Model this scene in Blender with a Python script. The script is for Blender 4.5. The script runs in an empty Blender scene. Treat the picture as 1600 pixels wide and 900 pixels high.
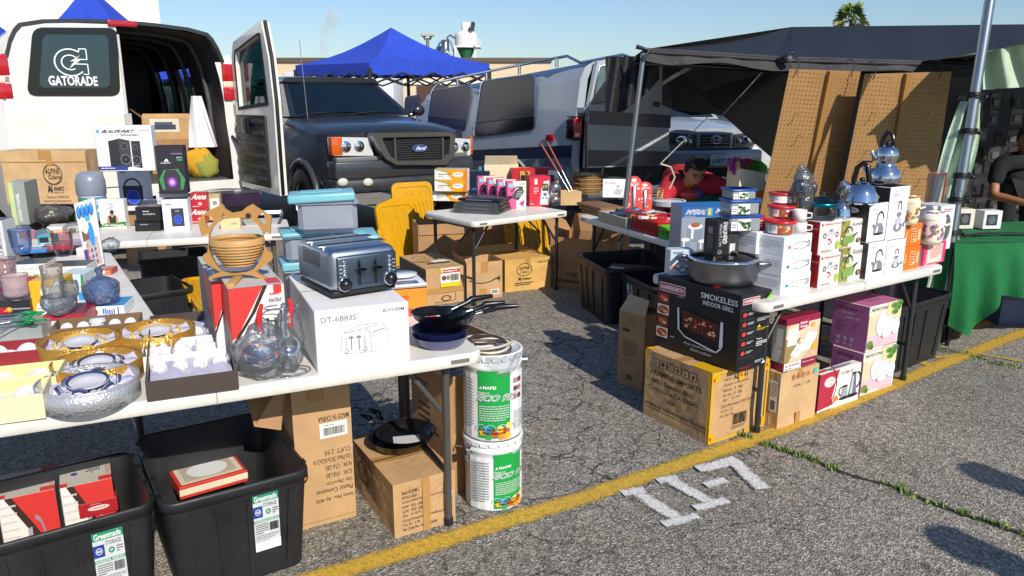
import bpy, bmesh, math, random
from mathutils import Vector, Matrix, Euler
random.seed(7)
SC = bpy.context.scene
COL = SC.collection
R = math.radians
# -- camera, sky, sun
CH = 1.6
FP = 1180.0
TH = math.atan(290 / FP)
CS, SN = math.cos(TH), math.sin(TH)
cam = bpy.data.cameras.new('camera')
cam.sensor_width = 36
cam.lens = 36 * FP / 1600
cam.clip_start = 0.05
cam.clip_end = 2000
camo = bpy.data.objects.new('camera', cam)
COL.objects.link(camo)
camo.location = (0, 0, CH)
camo.rotation_euler = (math.pi / 2 - TH, 0, 0)
SC.camera = camo
SUN_EL = R(35)
SUN_AZ = math.atan2(0.469, -0.883)      # direction towards the sun, clockwise from +Y
world = bpy.data.worlds.new('World')
SC.world = world
world.use_nodes = True
wn = world.node_tree
bgn = wn.nodes['Background']
sky = wn.nodes.new('ShaderNodeTexSky')
sky.sky_type = 'NISHITA'
sky.sun_disc = False
sky.sun_elevation = SUN_EL
sky.sun_rotation = SUN_AZ
sky.air_density = 1.25
sky.dust_density = 0.3
sky.ozone_density = 2.0
skm = wn.nodes.new('ShaderNodeMix')
skm.data_type = 'RGBA'
skm.blend_type = 'MULTIPLY'
skm.inputs[0].default_value = 1
skm.inputs[7].default_value = (0.71, 0.84, 1.08, 1)
wn.links.new(sky.outputs[0], skm.inputs[6])
wn.links.new(skm.outputs[2], bgn.inputs[0])
bgn.inputs[1].default_value = 0.10
sl = bpy.data.lights.new('sun', 'SUN')
sl.energy = 4.6
sl.angle = R(0.5)
sl.color = (1.0, 0.93, 0.82)
so = bpy.data.objects.new('sun', sl)
COL.objects.link(so)
sd = Vector((math.sin(SUN_AZ) * math.cos(SUN_EL), math.cos(SUN_AZ) * math.cos(SUN_EL), math.sin(SUN_EL)))
so.rotation_euler = sd.to_track_quat('Z', 'Y').to_euler()
so.location = sd * 30
SC.view_settings.view_transform = 'Standard'
SC.view_settings.look = 'None'
SC.view_settings.exposure = 0.15
SC.view_settings.gamma = 1
SC.view_settings.use_curve_mapping = False
SC.render.engine = 'CYCLES'
SC.cycles.transparent_max_bounces = 24
SC.cycles.max_bounces = 8
SC.cycles.volume_bounces = 3

# -- where things stand (photo measurements turned into metres)
def at(px, py, z=0.0):
 u = (px - 800) / FP
 v = (py - 450) / FP
 dy = CS - v * SN
 dz = -SN - v * CS
 t = (z - CH) / dz
 return Vector((u * t, dy * t, z))
def atY(px, py, Y):
 u = (px - 800) / FP
 v = (py - 450) / FP
 dy = CS - v * SN
 dz = -SN - v * CS
 t = Y / dy
 return Vector((u * t, Y, CH + dz * t))
def zat(x, y, py):
 k = (450 - py) / FP
 return CH + y * (k * CS - SN) / (CS + k * SN)
def dep(p):
 return p[1] * CS - (p[2] - CH) * SN

# -- materials
MC = {}
def lin(h):
 h = h.lstrip('#')
 c = [int(h[i:i + 2], 16) / 255 for i in (0, 2, 4)]
 return tuple(x / 12.92 if x <= 0.04045 else ((x + 0.055) / 1.055) ** 2.4 for x in c) + (1,)
def M(h, kind='plain', rough=None):
 key = (h, kind, rough)
 if key in MC:
  return MC[key]
 m = bpy.data.materials.new(kind + '_' + h.strip('#'))
 m.use_nodes = True
 nt = m.node_tree
 N = nt.nodes
 L = nt.links
 b = N['Principled BSDF']
 c = lin(h)
 b.inputs['Base Color'].default_value = c
 tc = N.new('ShaderNodeTexCoord')
 def noise(scale, detail=3, rgh=0.6, src=None):
  n = N.new('ShaderNodeTexNoise')
  n.inputs['Scale'].default_value = scale
  n.inputs['Detail'].default_value = detail
  n.inputs['Roughness'].default_value = rgh
  L.new(src or tc.outputs['Object'], n.inputs['Vector'])
  return n
 def vary(scale, lo, hi, detail=4):
  n = noise(scale, detail)
  mr = N.new('ShaderNodeMapRange')
  mr.inputs['From Min'].default_value = 0.3
  mr.inputs['From Max'].default_value = 0.7
  mr.inputs['To Min'].default_value = lo
  mr.inputs['To Max'].default_value = hi
  L.new(n.outputs[0], mr.inputs['Value'])
  mx = N.new('ShaderNodeMix')
  mx.data_type = 'RGBA'
  mx.blend_type = 'MULTIPLY'
  mx.inputs[0].default_value = 1
  mx.inputs[6].default_value = c
  L.new(mr.outputs[0], mx.inputs[7])
  L.new(mx.outputs[2], b.inputs['Base Color'])
  return mx
 def bump(src, strength, dist=0.002):
  bp = N.new('ShaderNodeBump')
  bp.inputs['Strength'].default_value = strength
  bp.inputs['Distance'].default_value = dist
  L.new(src, bp.inputs['Height'])
  L.new(bp.outputs[0], b.inputs['Normal'])
 rr = 0.5
 if kind == 'plain':
  vary(9, 0.9, 1.04)
  rr = 0.55
 elif kind == 'print':
  vary(30, 0.93, 1.03)
  rr = 0.4
  bump(noise(14, 2).outputs[0], 0.25, 0.004)
 elif kind == 'card':
  mx = vary(7, 0.82, 1.06, 6)
  rr = 0.8
  w = N.new('ShaderNodeTexWave')
  w.bands_direction = 'Z'
  w.inputs['Scale'].default_value = 60
  w.inputs['Distortion'].default_value = 1.5
  L.new(tc.outputs['Object'], w.inputs['Vector'])
  n = noise(11, 5)
  ad = N.new('ShaderNodeMath')
  ad.operation = 'MULTIPLY_ADD'
  ad.inputs[1].default_value = 0.10
  L.new(w.outputs[0], ad.inputs[0])
  L.new(n.outputs[0], ad.inputs[2])
  bump(ad.outputs[0], 0.5, 0.006)
 elif kind == 'cloth':
  vary(6, 0.85, 1.08)
  rr = 0.9
  bump(noise(12, 4).outputs[0], 0.6, 0.01)
 elif kind == 'tarp':
  vary(3, 0.75, 1.15, 7)
  rr = 0.5
  bump(noise(4, 6).outputs[0], 0.7, 0.03)
 elif kind == 'black':
  vary(8, 0.6, 1.5, 7)
  rr = 0.42
  n = noise(40, 6, 0.7)
  bump(n.outputs[0], 0.35, 0.002)
  mr = N.new('ShaderNodeMapRange')
  mr.inputs['To Min'].default_value = 0.3
  mr.inputs['To Max'].default_value = 0.7
  L.new(noise(10, 5).outputs[0], mr.inputs['Value'])
  L.new(mr.outputs[0], b.inputs['Roughness'])
 elif kind == 'carpaint':
  vary(3, 0.86, 1.08, 6)
  rr = 0.3
  b.inputs['Coat Weight'].default_value = 0.6
  b.inputs['Coat Roughness'].default_value = 0.08
  bump(noise(1.5, 2).outputs[0], 0.08, 0.01)
 elif kind == 'peel':
  n = noise(2.2, 9, 0.7)
  cr = N.new('ShaderNodeValToRGB')
  cr.color_ramp.elements[0].position = 0.47
  cr.color_ramp.elements[0].color = c
  cr.color_ramp.elements[1].position = 0.50
  cr.color_ramp.elements[1].color = (0.30, 0.33, 0.36, 1)
  L.new(n.outputs[0], cr.inputs[0])
  L.new(cr.outputs[0], b.inputs['Base Color'])
  rr = 0.35
 elif kind == 'metal':
  b.inputs['Metallic'].default_value = 1
  rr = 0.28
  bump(noise(8, 3).outputs[0], 0.08, 0.003)
 elif kind == 'chrome':
  b.inputs['Metallic'].default_value = 1
  rr = 0.06
 elif kind == 'foil':
  b.inputs['Metallic'].default_value = 0.45
  rr = 0.38
  v = N.new('ShaderNodeTexVoronoi')
  v.inputs['Scale'].default_value = 120
  L.new(tc.outputs['Object'], v.inputs['Vector'])
  bump(v.outputs[0], 0.6, 0.003)
 elif kind == 'wood':
  w = N.new('ShaderNodeTexWave')
  w.inputs['Scale'].default_value = 14
  w.inputs['Distortion'].default_value = 4
  w.inputs['Detail'].default_value = 3
  mp = N.new('ShaderNodeMapping')
  mp.inputs['Scale'].default_value = (6, 6, 1)
  L.new(tc.outputs['Object'], mp.inputs[0])
  L.new(mp.outputs[0], w.inputs['Vector'])
  mx = N.new('ShaderNodeMix')
  mx.data_type = 'RGBA'
  mx.inputs[6].default_value = c
  mx.inputs[7].default_value = tuple(x * 0.72 for x in c[:3]) + (1,)
  L.new(w.outputs[0], mx.inputs[0])
  L.new(mx.outputs[2], b.inputs['Base Color'])
  rr = 0.5
 elif kind == 'lamp':
  rr = 0.12
  b.inputs['Coat Weight'].default_value = 1
  b.inputs['Coat Roughness'].default_value = 0.03
  w = N.new('ShaderNodeTexWave')
  w.inputs['Scale'].default_value = 30
  L.new(tc.outputs['Object'], w.inputs['Vector'])
  bump(w.outputs[0], 0.4, 0.004)
 elif kind in ('glass', 'clear', 'pane', 'cut', 'milk'):
  N.remove(b)
  out = [x for x in N if x.type == 'OUTPUT_MATERIAL'][0]
  tr = N.new('ShaderNodeBsdfTransparent')
  gl = N.new('ShaderNodeBsdfGlossy')
  gl.inputs['Roughness'].default_value = {'glass': 0.03, 'clear': 0.12, 'pane': 0.02, 'cut': 0.05, 'milk': 0.25}[kind]
  tr.inputs['Color'].default_value = c
  fr = N.new('ShaderNodeLayerWeight')
  fr.inputs['Blend'].default_value = {'glass': 0.3, 'clear': 0.22, 'pane': 0.25, 'cut': 0.35, 'milk': 0.4}[kind]
  mr = N.new('ShaderNodeMapRange')
  lo, hi = {'glass': (0.06, 0.8), 'clear': (0.05, 0.75), 'pane': (0.06, 0.9), 'cut': (0.12, 0.9), 'milk': (0.1, 0.6)}[kind]
  mr.inputs['To Min'].default_value = lo
  mr.inputs['To Max'].default_value = hi
  L.new(fr.outputs['Fresnel'], mr.inputs['Value'])
  mix = N.new('ShaderNodeMixShader')
  L.new(mr.outputs[0], mix.inputs[0])
  L.new(tr.outputs[0], mix.inputs[1])
  L.new(gl.outputs[0], mix.inputs[2])
  sh = mix.outputs[0]
  if kind in ('clear', 'cut'):
   bp = N.new('ShaderNodeBump')
   bp.inputs['Strength'].default_value = 1.0
   bp.inputs['Distance'].default_value = 0.012 if kind == 'clear' else 0.006
   if kind == 'cut':
    v = N.new('ShaderNodeTexVoronoi')
    v.inputs['Scale'].default_value = 55
    L.new(tc.outputs['Object'], v.inputs['Vector'])
    L.new(v.outputs[0], bp.inputs['Height'])
   else:
    L.new(noise(22, 5, 0.6).outputs[0], bp.inputs['Height'])
   L.new(bp.outputs[0], gl.inputs['Normal'])
   L.new(bp.outputs[0], fr.inputs['Normal'])
  if kind in ('milk', 'clear', 'cut'):
   df = N.new('ShaderNodeBsdfDiffuse')
   df.inputs['Color'].default_value = tuple(min(1, x * 0.8 + 0.05) for x in c[:3]) + (1,)
   m2 = N.new('ShaderNodeMixShader')
   m2.inputs[0].default_value = {'milk': 0.45, 'clear': 0.05, 'cut': 0.10}[kind]
   L.new(sh, m2.inputs[1])
   L.new(df.outputs[0], m2.inputs[2])
   sh = m2.outputs[0]
  L.new(sh, out.inputs[0])
  MC[key] = m
  return m
 b.inputs['Roughness'].default_value = rr if rough is None else rough
 MC[key] = m
 return m
def K(h): return M('#' + h, 'print')
def N_(h): return M('#' + h)
CARD = M('#bd976a', 'card')
CARD2 = M('#a98259', 'card')
CARD3 = M('#c9a577', 'card')
TAPE = M('#b0854c', 'print', 0.25)
WHITE = K('e8e6e0')
BLK = M('#16171a', 'plain', 0.45)
INK = M('#2b2420', 'plain')
BTOTE = M('#1c1d20', 'black')
PLW = M('#dcd8cf', 'plain', 0.45)
CHR = M('#d9dadd', 'chrome')
STEEL = M('#b9babd', 'metal')

# -- geometry
TXT = {}
def textmesh(s, bold=0.0):
 k = (s, bold)
 if k not in TXT:
  c = bpy.data.curves.new('lettering', 'FONT')
  c.body = s
  c.resolution_u = 2
  c.offset = bold
  o = bpy.data.objects.new('lettering', c)
  m = bpy.data.meshes.new_from_object(o)
  vs = [(v.co.x, v.co.y) for v in m.vertices]
  fs = [tuple(p.vertices) for p in m.polygons]
  bpy.data.meshes.remove(m)
  bpy.data.objects.remove(o)
  bpy.data.curves.remove(c)
  xs = [a for a, b in vs] or [0, 1]
  ys = [b for a, b in vs] or [0, 1]
  x0, x1, y0, y1 = min(xs), max(xs), min(ys), max(ys)
  TXT[k] = ([((a - x0) / (x1 - x0 or 1), (b - y0) / (y1 - y0 or 1)) for a, b in vs], fs)
 return TXT[k]
class G:
 def __init__(s):
  s.v = []; s.f = []; s.mi = []; s.sm = []; s.ms = []; s.T = None
 def add(s, vs, fs, mat, smooth=False):
  if mat not in s.ms:
   s.ms.append(mat)
  i = s.ms.index(mat)
  n = len(s.v)
  if s.T is not None:
   vs = [s.T @ Vector(v) for v in vs]
  s.v += [tuple(v) for v in vs]
  for f in fs:
   s.f.append(tuple(n + a for a in f)); s.mi.append(i); s.sm.append(smooth)
  return s
 def box(s, x0, x1, y0, y1, z0, z1, mat, bev=0, seg=2):
  if bev <= 0:
   vs = [(x, y, z) for z in (z0, z1) for x, y in ((x0, y0), (x1, y0), (x1, y1), (x0, y1))]
   return s.add(vs, [(3, 2, 1, 0), (4, 5, 6, 7), (0, 1, 5, 4), (1, 2, 6, 5), (2, 3, 7, 6), (3, 0, 4, 7)], mat)
  bm = bmesh.new()
  bmesh.ops.create_cube(bm, size=1)
  for v in bm.verts:
   v.co = Vector(((x0 + x1) / 2 + v.co.x * (x1 - x0), (y0 + y1) / 2 + v.co.y * (y1 - y0), (z0 + z1) / 2 + v.co.z * (z1 - z0)))
  bmesh.ops.bevel(bm, geom=bm.edges[:], offset=bev, segments=seg, affect='EDGES', profile=0.5)
  bm.verts.index_update()
  s.add([v.co[:] for v in bm.verts], [[v.index for v in f.verts] for f in bm.faces], mat, seg > 1)
  bm.free()
  return s
 def prism(s, pts, z0, z1, mat, smooth=False):
  n = len(pts)
  vs = [(x, y, z0) for x, y in pts] + [(x, y, z1) for x, y in pts]
  return s.add(vs, [tuple(range(n))[::-1], tuple(range(n, 2 * n))] + [(i, (i + 1) % n, n + (i + 1) % n, n + i) for i in range(n)], mat, smooth)
 def poly(s, pts, mat):
  return s.add(pts, [tuple(range(len(pts)))], mat)
 def slab(s, pts, nrm, t, mat):
  n = len(pts)
  nv = Vector(nrm).normalized() * t
  vs = [Vector(p) for p in pts] + [Vector(p) - nv for p in pts]
  return s.add(vs, [tuple(range(n)), tuple(range(n, 2 * n))[::-1]] + [(i, n + i, n + (i + 1) % n, (i + 1) % n) for i in range(n)], mat)
 def cyl(s, p0, p1, r0, mat, r1=None, n=12, cap=True):
  p0 = Vector(p0); p1 = Vector(p1)
  r1 = r0 if r1 is None else r1
  d = (p1 - p0).normalized()
  a = d.orthogonal().normalized(); b = d.cross(a)
  vs = []
  for p, r in ((p0, r0), (p1, r1)):
   for i in range(n):
    t = 2 * math.pi * i / n
    vs.append(p + (a * math.cos(t) + b * math.sin(t)) * r)
  s.add(vs, [(i, (i + 1) % n, n + (i + 1) % n, n + i) for i in range(n)], mat, True)
  if cap:
   s.add(vs[:n], [tuple(range(n))[::-1]], mat); s.add(vs[n:], [tuple(range(n))], mat)
  return s
 def tube(s, pts, r, mat, n=8, closed=False, rs=None):
  pts = [Vector(p) for p in pts]
  m = len(pts)
  vs = []
  prev = None
  for i, p in enumerate(pts):
   if closed:
    d = pts[(i + 1) % m] - pts[i - 1]
   else:
    d = pts[min(i + 1, m - 1)] - pts[max(i - 1, 0)]
   if d.length < 1e-9: d = Vector((0, 0, 1))
   d.normalize()
   if prev is None:
    a = d.orthogonal().normalized()
   else:
    a = prev - d * prev.dot(d)
    a = a.normalized() if a.length > 1e-6 else d.orthogonal().normalized()
   prev = a
   b = d.cross(a)
   rr = rs[i] if rs else r
   for k in range(n):
    t = 2 * math.pi * k / n
    vs.append(p + (a * math.cos(t) + b * math.sin(t)) * rr)
  fs = []
  for i in range(m if closed else m - 1):
   j = (i + 1) % m
   for k in range(n):
    fs.append((i * n + k, i * n + (k + 1) % n, j * n + (k + 1) % n, j * n + k))
  s.add(vs, fs, mat, True)
  if not closed:
   s.add(vs[:n], [tuple(range(n))[::-1]], mat); s.add(vs[-n:], [tuple(range(n))], mat)
  return s
 def lathe(s, prof, mat, n=28, c=(0, 0, 0), sx=1, sy=1, a0=0, a1=360, smooth=True):
  full = abs(a1 - a0) >= 360
  k = n if full else n + 1
  vs = []
  for r, z in prof:
   for i in range(k):
    t = R(a0 + (a1 - a0) * i / n)
    vs.append((c[0] + r * math.cos(t) * sx, c[1] + r * math.sin(t) * sy, c[2] + z))
  fs = []
  for j in range(len(prof) - 1):
   for i in range(n):
    i2 = (i + 1) % k
    fs.append((j * k + i, j * k + i2, (j + 1) * k + i2, (j + 1) * k + i))
  return s.add(vs, fs, mat, smooth)
 def ball(s, c, rx, ry, rz, mat, n=14, m=9, jit=0):
  vs = []
  for j in range(m + 1):
   p = math.pi * j / m
   for i in range(n):
    t = 2 * math.pi * i / n
    q = 1 + random.uniform(-jit, jit)
    vs.append((c[0] + rx * q * math.sin(p) * math.cos(t), c[1] + ry * q * math.sin(p) * math.sin(t), c[2] + rz * q * math.cos(p)))
  fs = [(j * n + i, (j + 1) * n + i, (j + 1) * n + (i + 1) % n, j * n + (i + 1) % n) for j in range(m) for i in range(n)]
  return s.add(vs, fs, mat, True)
 def grid(s, fn, nu, nv, mat, smooth=True, skip=None):
  vs = [fn(i / nu, j / nv) for j in range(nv + 1) for i in range(nu + 1)]
  fs = [(j * (nu + 1) + i, j * (nu + 1) + i + 1, (j + 1) * (nu + 1) + i + 1, (j + 1) * (nu + 1) + i) for j in range(nv) for i in range(nu) if not (skip and skip(i, j))]
  return s.add(vs, fs, mat, smooth)
 def tray(s, x0, x1, y0, y1, z0, z1, t, mat, mi=None, floor=0.004):
  mi = mi or mat
  s.box(x0, x1, y0, y0 + t, z0, z1, mat); s.box(x0, x1, y1 - t, y1, z0, z1, mat)
  s.box(x0, x0 + t, y0 + t, y1 - t, z0, z1, mat); s.box(x1 - t, x1, y0 + t, y1 - t, z0, z1, mat)
  s.box(x0 + t, x1 - t, y0 + t, y1 - t, z0, z0 + floor, mi)
  return s
 def obj(s, name, parent=None, loc=None, rz=0):
  me = bpy.data.meshes.new(name)
  me.from_pydata(s.v, [], s.f)
  for m in s.ms:
   me.materials.append(m)
  me.polygons.foreach_set('material_index', s.mi)
  me.polygons.foreach_set('use_smooth', s.sm)
  me.update()
  o = bpy.data.objects.new(name, me)
  COL.objects.link(o)
  if parent is not None:
   o.parent = parent
  if loc is not None:
   o.location = loc
  o.rotation_euler.z = rz
  return o
class Face:
 """draws flat print on a face: u, v run 0..1 from its lower left corner"""
 def __init__(s, g, O, U, V, N, fn=None):
  s.g = g; s.O = Vector(O); s.U = Vector(U); s.V = Vector(V); s.N = Vector(N).normalized(); s.k = 0.0006; s.fn = fn
 def p(s, u, v):
  if s.fn: return s.fn(u, v, s.k)
  return s.O + s.U * u + s.V * v + s.N * s.k
 def up(s): s.k += 0.0002
 def rect(s, u0, v0, u1, v1, mat):
  s.up()
  n = 10 if s.fn else 1
  for i in range(n):
   a = u0 + (u1 - u0) * i / n; b = u0 + (u1 - u0) * (i + 1) / n
   s.g.poly([s.p(a, v0), s.p(b, v0), s.p(b, v1), s.p(a, v1)], mat)
  return s
 def poly(s, pts, mat):
  s.up(); s.g.poly([s.p(*q) for q in pts], mat); return s
 def ell(s, u, v, ru, rv, mat, n=24, a0=0, a1=360):
  s.up()
  s.g.poly([s.p(u + ru * math.cos(R(a0 + (a1 - a0) * i / n)), v + rv * math.sin(R(a0 + (a1 - a0) * i / n))) for i in range(n if abs(a1 - a0) >= 360 else n + 1)], mat)
  return s
 def ring(s, u, v, ru, rv, w, mat, n=24, a0=0, a1=360):
  s.up()
  for i in range(n):
   a = R(a0 + (a1 - a0) * i / n); b = R(a0 + (a1 - a0) * (i + 1) / n)
   s.g.poly([s.p(u + ru * math.cos(a), v + rv * math.sin(a)), s.p(u + ru * math.cos(b), v + rv * math.sin(b)),
     s.p(u + ru * (1 - w) * math.cos(b), v + rv * (1 - w) * math.sin(b)), s.p(u + ru * (1 - w) * math.cos(a), v + rv * (1 - w) * math.sin(a))], mat)
  return s
 def line(s, pts, w, mat):
  s.up()
  asp = (s.U.length / max(s.V.length, 1e-6)) if not s.fn else 1
  for (a, b), (c, d) in zip(pts[:-1], pts[1:]):
   dx, dy = (c - a) * asp, d - b
   l = math.hypot(dx, dy) or 1
   nx, ny = -dy / l * w / 2 / asp, dx / l * w / 2
   s.g.poly([s.p(a + nx, b + ny), s.p(a - nx, b - ny), s.p(c - nx, d - ny), s.p(c + nx, d + ny)], mat)
  return s
 def txt(s, t, u0, v0, u1, v1, mat, bold=0.0, slant=0.0, rot=0):
  s.up()
  vs, fs = textmesh(t, bold)
  out = []
  for a, b in vs:
   a += slant * b
   if rot == 90: a, b = 1 - b, a
   elif rot == 180: a, b = 1 - a, 1 - b
   elif rot == 270: a, b = b, 1 - a
   out.append(s.p(u0 + (u1 - u0) * a, v0 + (v1 - v0) * b))
  s.g.add(out, fs, mat)
  return s
 def lines(s, n, u0, v0, u1, v1, mat, seed=1, fill=0.45):
  """rows of tiny print, too small to read"""
  rg = random.Random(seed)
  s.up()
  for i in range(n):
   vy = v1 - (v1 - v0) * (i + 0.5) / n
   hh = (v1 - v0) / n * fill / 2
   x = u0
   e = u1 if i < n - 1 else u0 + (u1 - u0) * rg.uniform(0.5, 0.9)
   while x < e:
    w = rg.uniform(0.04, 0.13) * (u1 - u0)
    x2 = min(x + w, e)
    s.g.poly([s.p(x, vy - hh), s.p(x2, vy - hh), s.p(x2, vy + hh), s.p(x, vy + hh)], mat)
    x = x2 + 0.02 * (u1 - u0)
  return s
 def bars(s, u0, v0, u1, v1, mat=None, seed=3, n=22):
  rg = random.Random(seed)
  s.up()
  x = u0
  st = (u1 - u0) / n
  while x < u1 - st * 0.5:
   w = st * rg.choice((0.35, 0.6, 0.9))
   s.g.poly([s.p(x, v0), s.p(x + w, v0), s.p(x + w, v1), s.p(x, v1)], mat or BLK)
   x += w + st * rg.choice((0.3, 0.5))
  return s
def tag(o, label, cat, grp=None, kind=None):
 if label: o['label'] = label
 if cat: o['category'] = cat
 if grp: o['group'] = grp
 if kind: o['kind'] = kind
 return o
def thing(name, label, cat, loc, rz=0, grp=None):
 o = bpy.data.objects.new(name, None)
 o.empty_display_size = 0.1
 COL.objects.link(o)
 o.location = loc
 o.rotation_euler = (0, 0, rz)
 return tag(o, label, cat, grp)
def dup(root, loc, rz, label, s=1.0):
 r = root.copy(); COL.objects.link(r)
 r.location = loc; r.rotation_euler.z = rz; r['label'] = label
 r.scale = (s, s, s)
 for ch in list(root.children):
  c = ch.copy(); COL.objects.link(c); c.parent = r
  for g in list(ch.children):
   d = g.copy(); COL.objects.link(d); d.parent = c
 return r
ANG = 33.0
class Bx:
 """a box thing placed by its near lower corner; F faces right-front, S left-front"""
 def __init__(s, name, label, cat, c, rx, lx, zb, ty, mat=CARD, ang=ANG, d=None, h=None, w=None, grp=None, anchor='c', open_=False, tmat=None, smat=None, bev=0.003, base='body', tilt=0):
  a = R(ang)
  s.u = Vector((math.cos(a), math.sin(a), 0)); s.vv = Vector((-math.sin(a), math.cos(a), 0))
  P0 = at(c[0], c[1], zb) if not isinstance(c, Vector) else Vector((c.x, c.y, zb))
  z0 = dep(P0)
  def ln(dirv, px):
   k = (px - 800) / FP
   return (k * z0 - P0.x) / (dirv.x - k * dirv.y * CS)
  if w is None: w = abs(ln(s.u, rx))
  if anchor == 'r':
   P0 = P0 - s.u * w; z0 = dep(P0)
  if d is None: d = abs(ln(s.vv, lx))
  if h is None: h = zat(P0.x if anchor == 'c' else P0.x + s.u.x * w, P0.y if anchor == 'c' else P0.y + s.u.y * w, ty) - zb
  s.w, s.d, s.h, s.zb, s.zt = w, d, h, zb, zb + h
  s.c = P0 + s.u * w / 2 + s.vv * d / 2
  s.a = a; s.g = G(); s.parts = []; s.name = name; s.label = label; s.cat = cat; s.grp = grp; s.base = base; s.tilt = tilt
  x, y = w / 2, d / 2
  if open_:
   s.g.tray(-x, x, -y, y, 0, h, 0.005, mat, open_ if not isinstance(open_, bool) else mat)
  else:
   if cat == 'cardboard box' and not tilt:
    s.dented(x, y, h, mat)
   else:
    s.g.box(-x, x, -y, y, 0, h, mat, bev, 1)
  s.F = Face(s.g, (-x, -y, 0), (w, 0, 0), (0, 0, h), (0, -1, 0))
  s.S = Face(s.g, (-x, y, 0), (0, -d, 0), (0, 0, h), (-1, 0, 0))
  s.T = Face(s.g, (-x, -y, h), (w, 0, 0), (0, d, 0), (0, 0, 1))
  if cat == 'cardboard box' and not open_:
   s.T.rect(0, .44, 1, .55, TAPE); s.T.rect(0, .493, 1, .497, INK); s.F.rect(.44, .84, .55, 1, TAPE); s.S.rect(.45, .9, .56, 1, TAPE)
  if smat: s.S.rect(0.01, 0.01, 0.99, 0.99, smat)
  if tmat: s.T.rect(0.01, 0.01, 0.99, 0.99, tmat)
 def dented(s, x, y, h, mat):
  rg = random.Random(int(x * 9999 + y * 777)); ph = [rg.uniform(0, 6) for _ in range(6)]
  def side(o, U, V, n, k):
   def fn(u, v):
    e = min(u, 1 - u, v, 1 - v) * 5
    b = abs(math.sin(u * 5 + ph[k]) * math.sin(v * 4 + ph[k - 1])) + .5 * abs(math.sin(u * 13 + v * 9 + ph[k]))
    return o + U * u + V * v - n * (.006 * b * min(1, e))
   s.g.grid(fn, 12, 12, mat, False)
  X, Y, Z = Vector((2 * x, 0, 0)), Vector((0, 2 * y, 0)), Vector((0, 0, h)); o = Vector((-x, -y, 0))
  side(o, X, Z, Vector((0, -1, 0)), 0); side(o + Y, -Y, Z, Vector((-1, 0, 0)), 1); side(o + X, Y, Z, Vector((1, 0, 0)), 2); side(o + X + Y, -X, Z, Vector((0, 1, 0)), 3); side(o + Z, X, Y, Vector((0, 0, 1)), 4)
  s.g.poly([o, o + Y, o + X + Y, o + X], mat)
 def part(s, name):
  g = G(); s.parts.append((name, g)); return g
 def pface(s, name, which='F'):
  g = s.part(name); f = getattr(s, which)
  k = Face(g, f.O, f.U, f.V, f.N); k.k = 0.003
  return k
 def flap(s, side, ln, deg, mat=CARD, t=0.004):
  """a flap hinged on the top edge of one side; deg 0 = flat outward, 90 = up, negative = hanging"""
  x, y, h = s.w / 2, s.d / 2, s.h
  e = {'F': ((-x, -y), (x, -y), (0, -1)), 'B': ((x, y), (-x, y), (0, 1)), 'S': ((-x, y), (-x, -y), (-1, 0)), 'R': ((x, -y), (x, y), (1, 0))}[side]
  (ax, ay), (bx, by), (nx, ny) = e
  cz, sz = math.cos(R(deg)), math.sin(R(deg))
  i = 0.004
  A = Vector((ax, ay, h)); B = Vector((bx, by, h)); D = (B - A).normalized() * i; A = A + D; B = B - D
  O = Vector((nx * cz, ny * cz, sz)) * ln
  g = s.part('flap')
  nn = (B - A).cross(O)
  g.slab([A, B, B + O - D * 2, A + O + D * 2], nn, t, mat)
  return g
 def done(s):
  if not s.parts:
   o = s.g.obj(s.name, None, (s.c.x, s.c.y, s.zb), s.a)
   tag(o, s.label, s.cat, s.grp)
  else:
   o = thing(s.name, s.label, s.cat, (s.c.x, s.c.y, s.zb), s.a, s.grp)
   s.g.obj(s.base, o)
   for n, g in s.parts: g.obj(n, o)
  if s.tilt: o.rotation_euler = (R(s.tilt) if not isinstance(s.tilt, tuple) else R(s.tilt[0]), 0 if not isinstance(s.tilt, tuple) else R(s.tilt[1]), s.a)
  s.o = o
  return s
def cylat(cx, by, zb, wpx, ty):
 """centre, radius and height of a round thing from its lowest front point, width and top"""
 p = at(cx, by, zb)
 r = wpx / 2 * dep(p) / FP
 q = Vector((p.x, p.y, 0)).normalized()
 c = Vector((p.x + q.x * r, p.y + q.y * r, zb))
 r = wpx / 2 * dep(c) / FP
 return c, r, zat(c.x, c.y, ty) - zb
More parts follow.
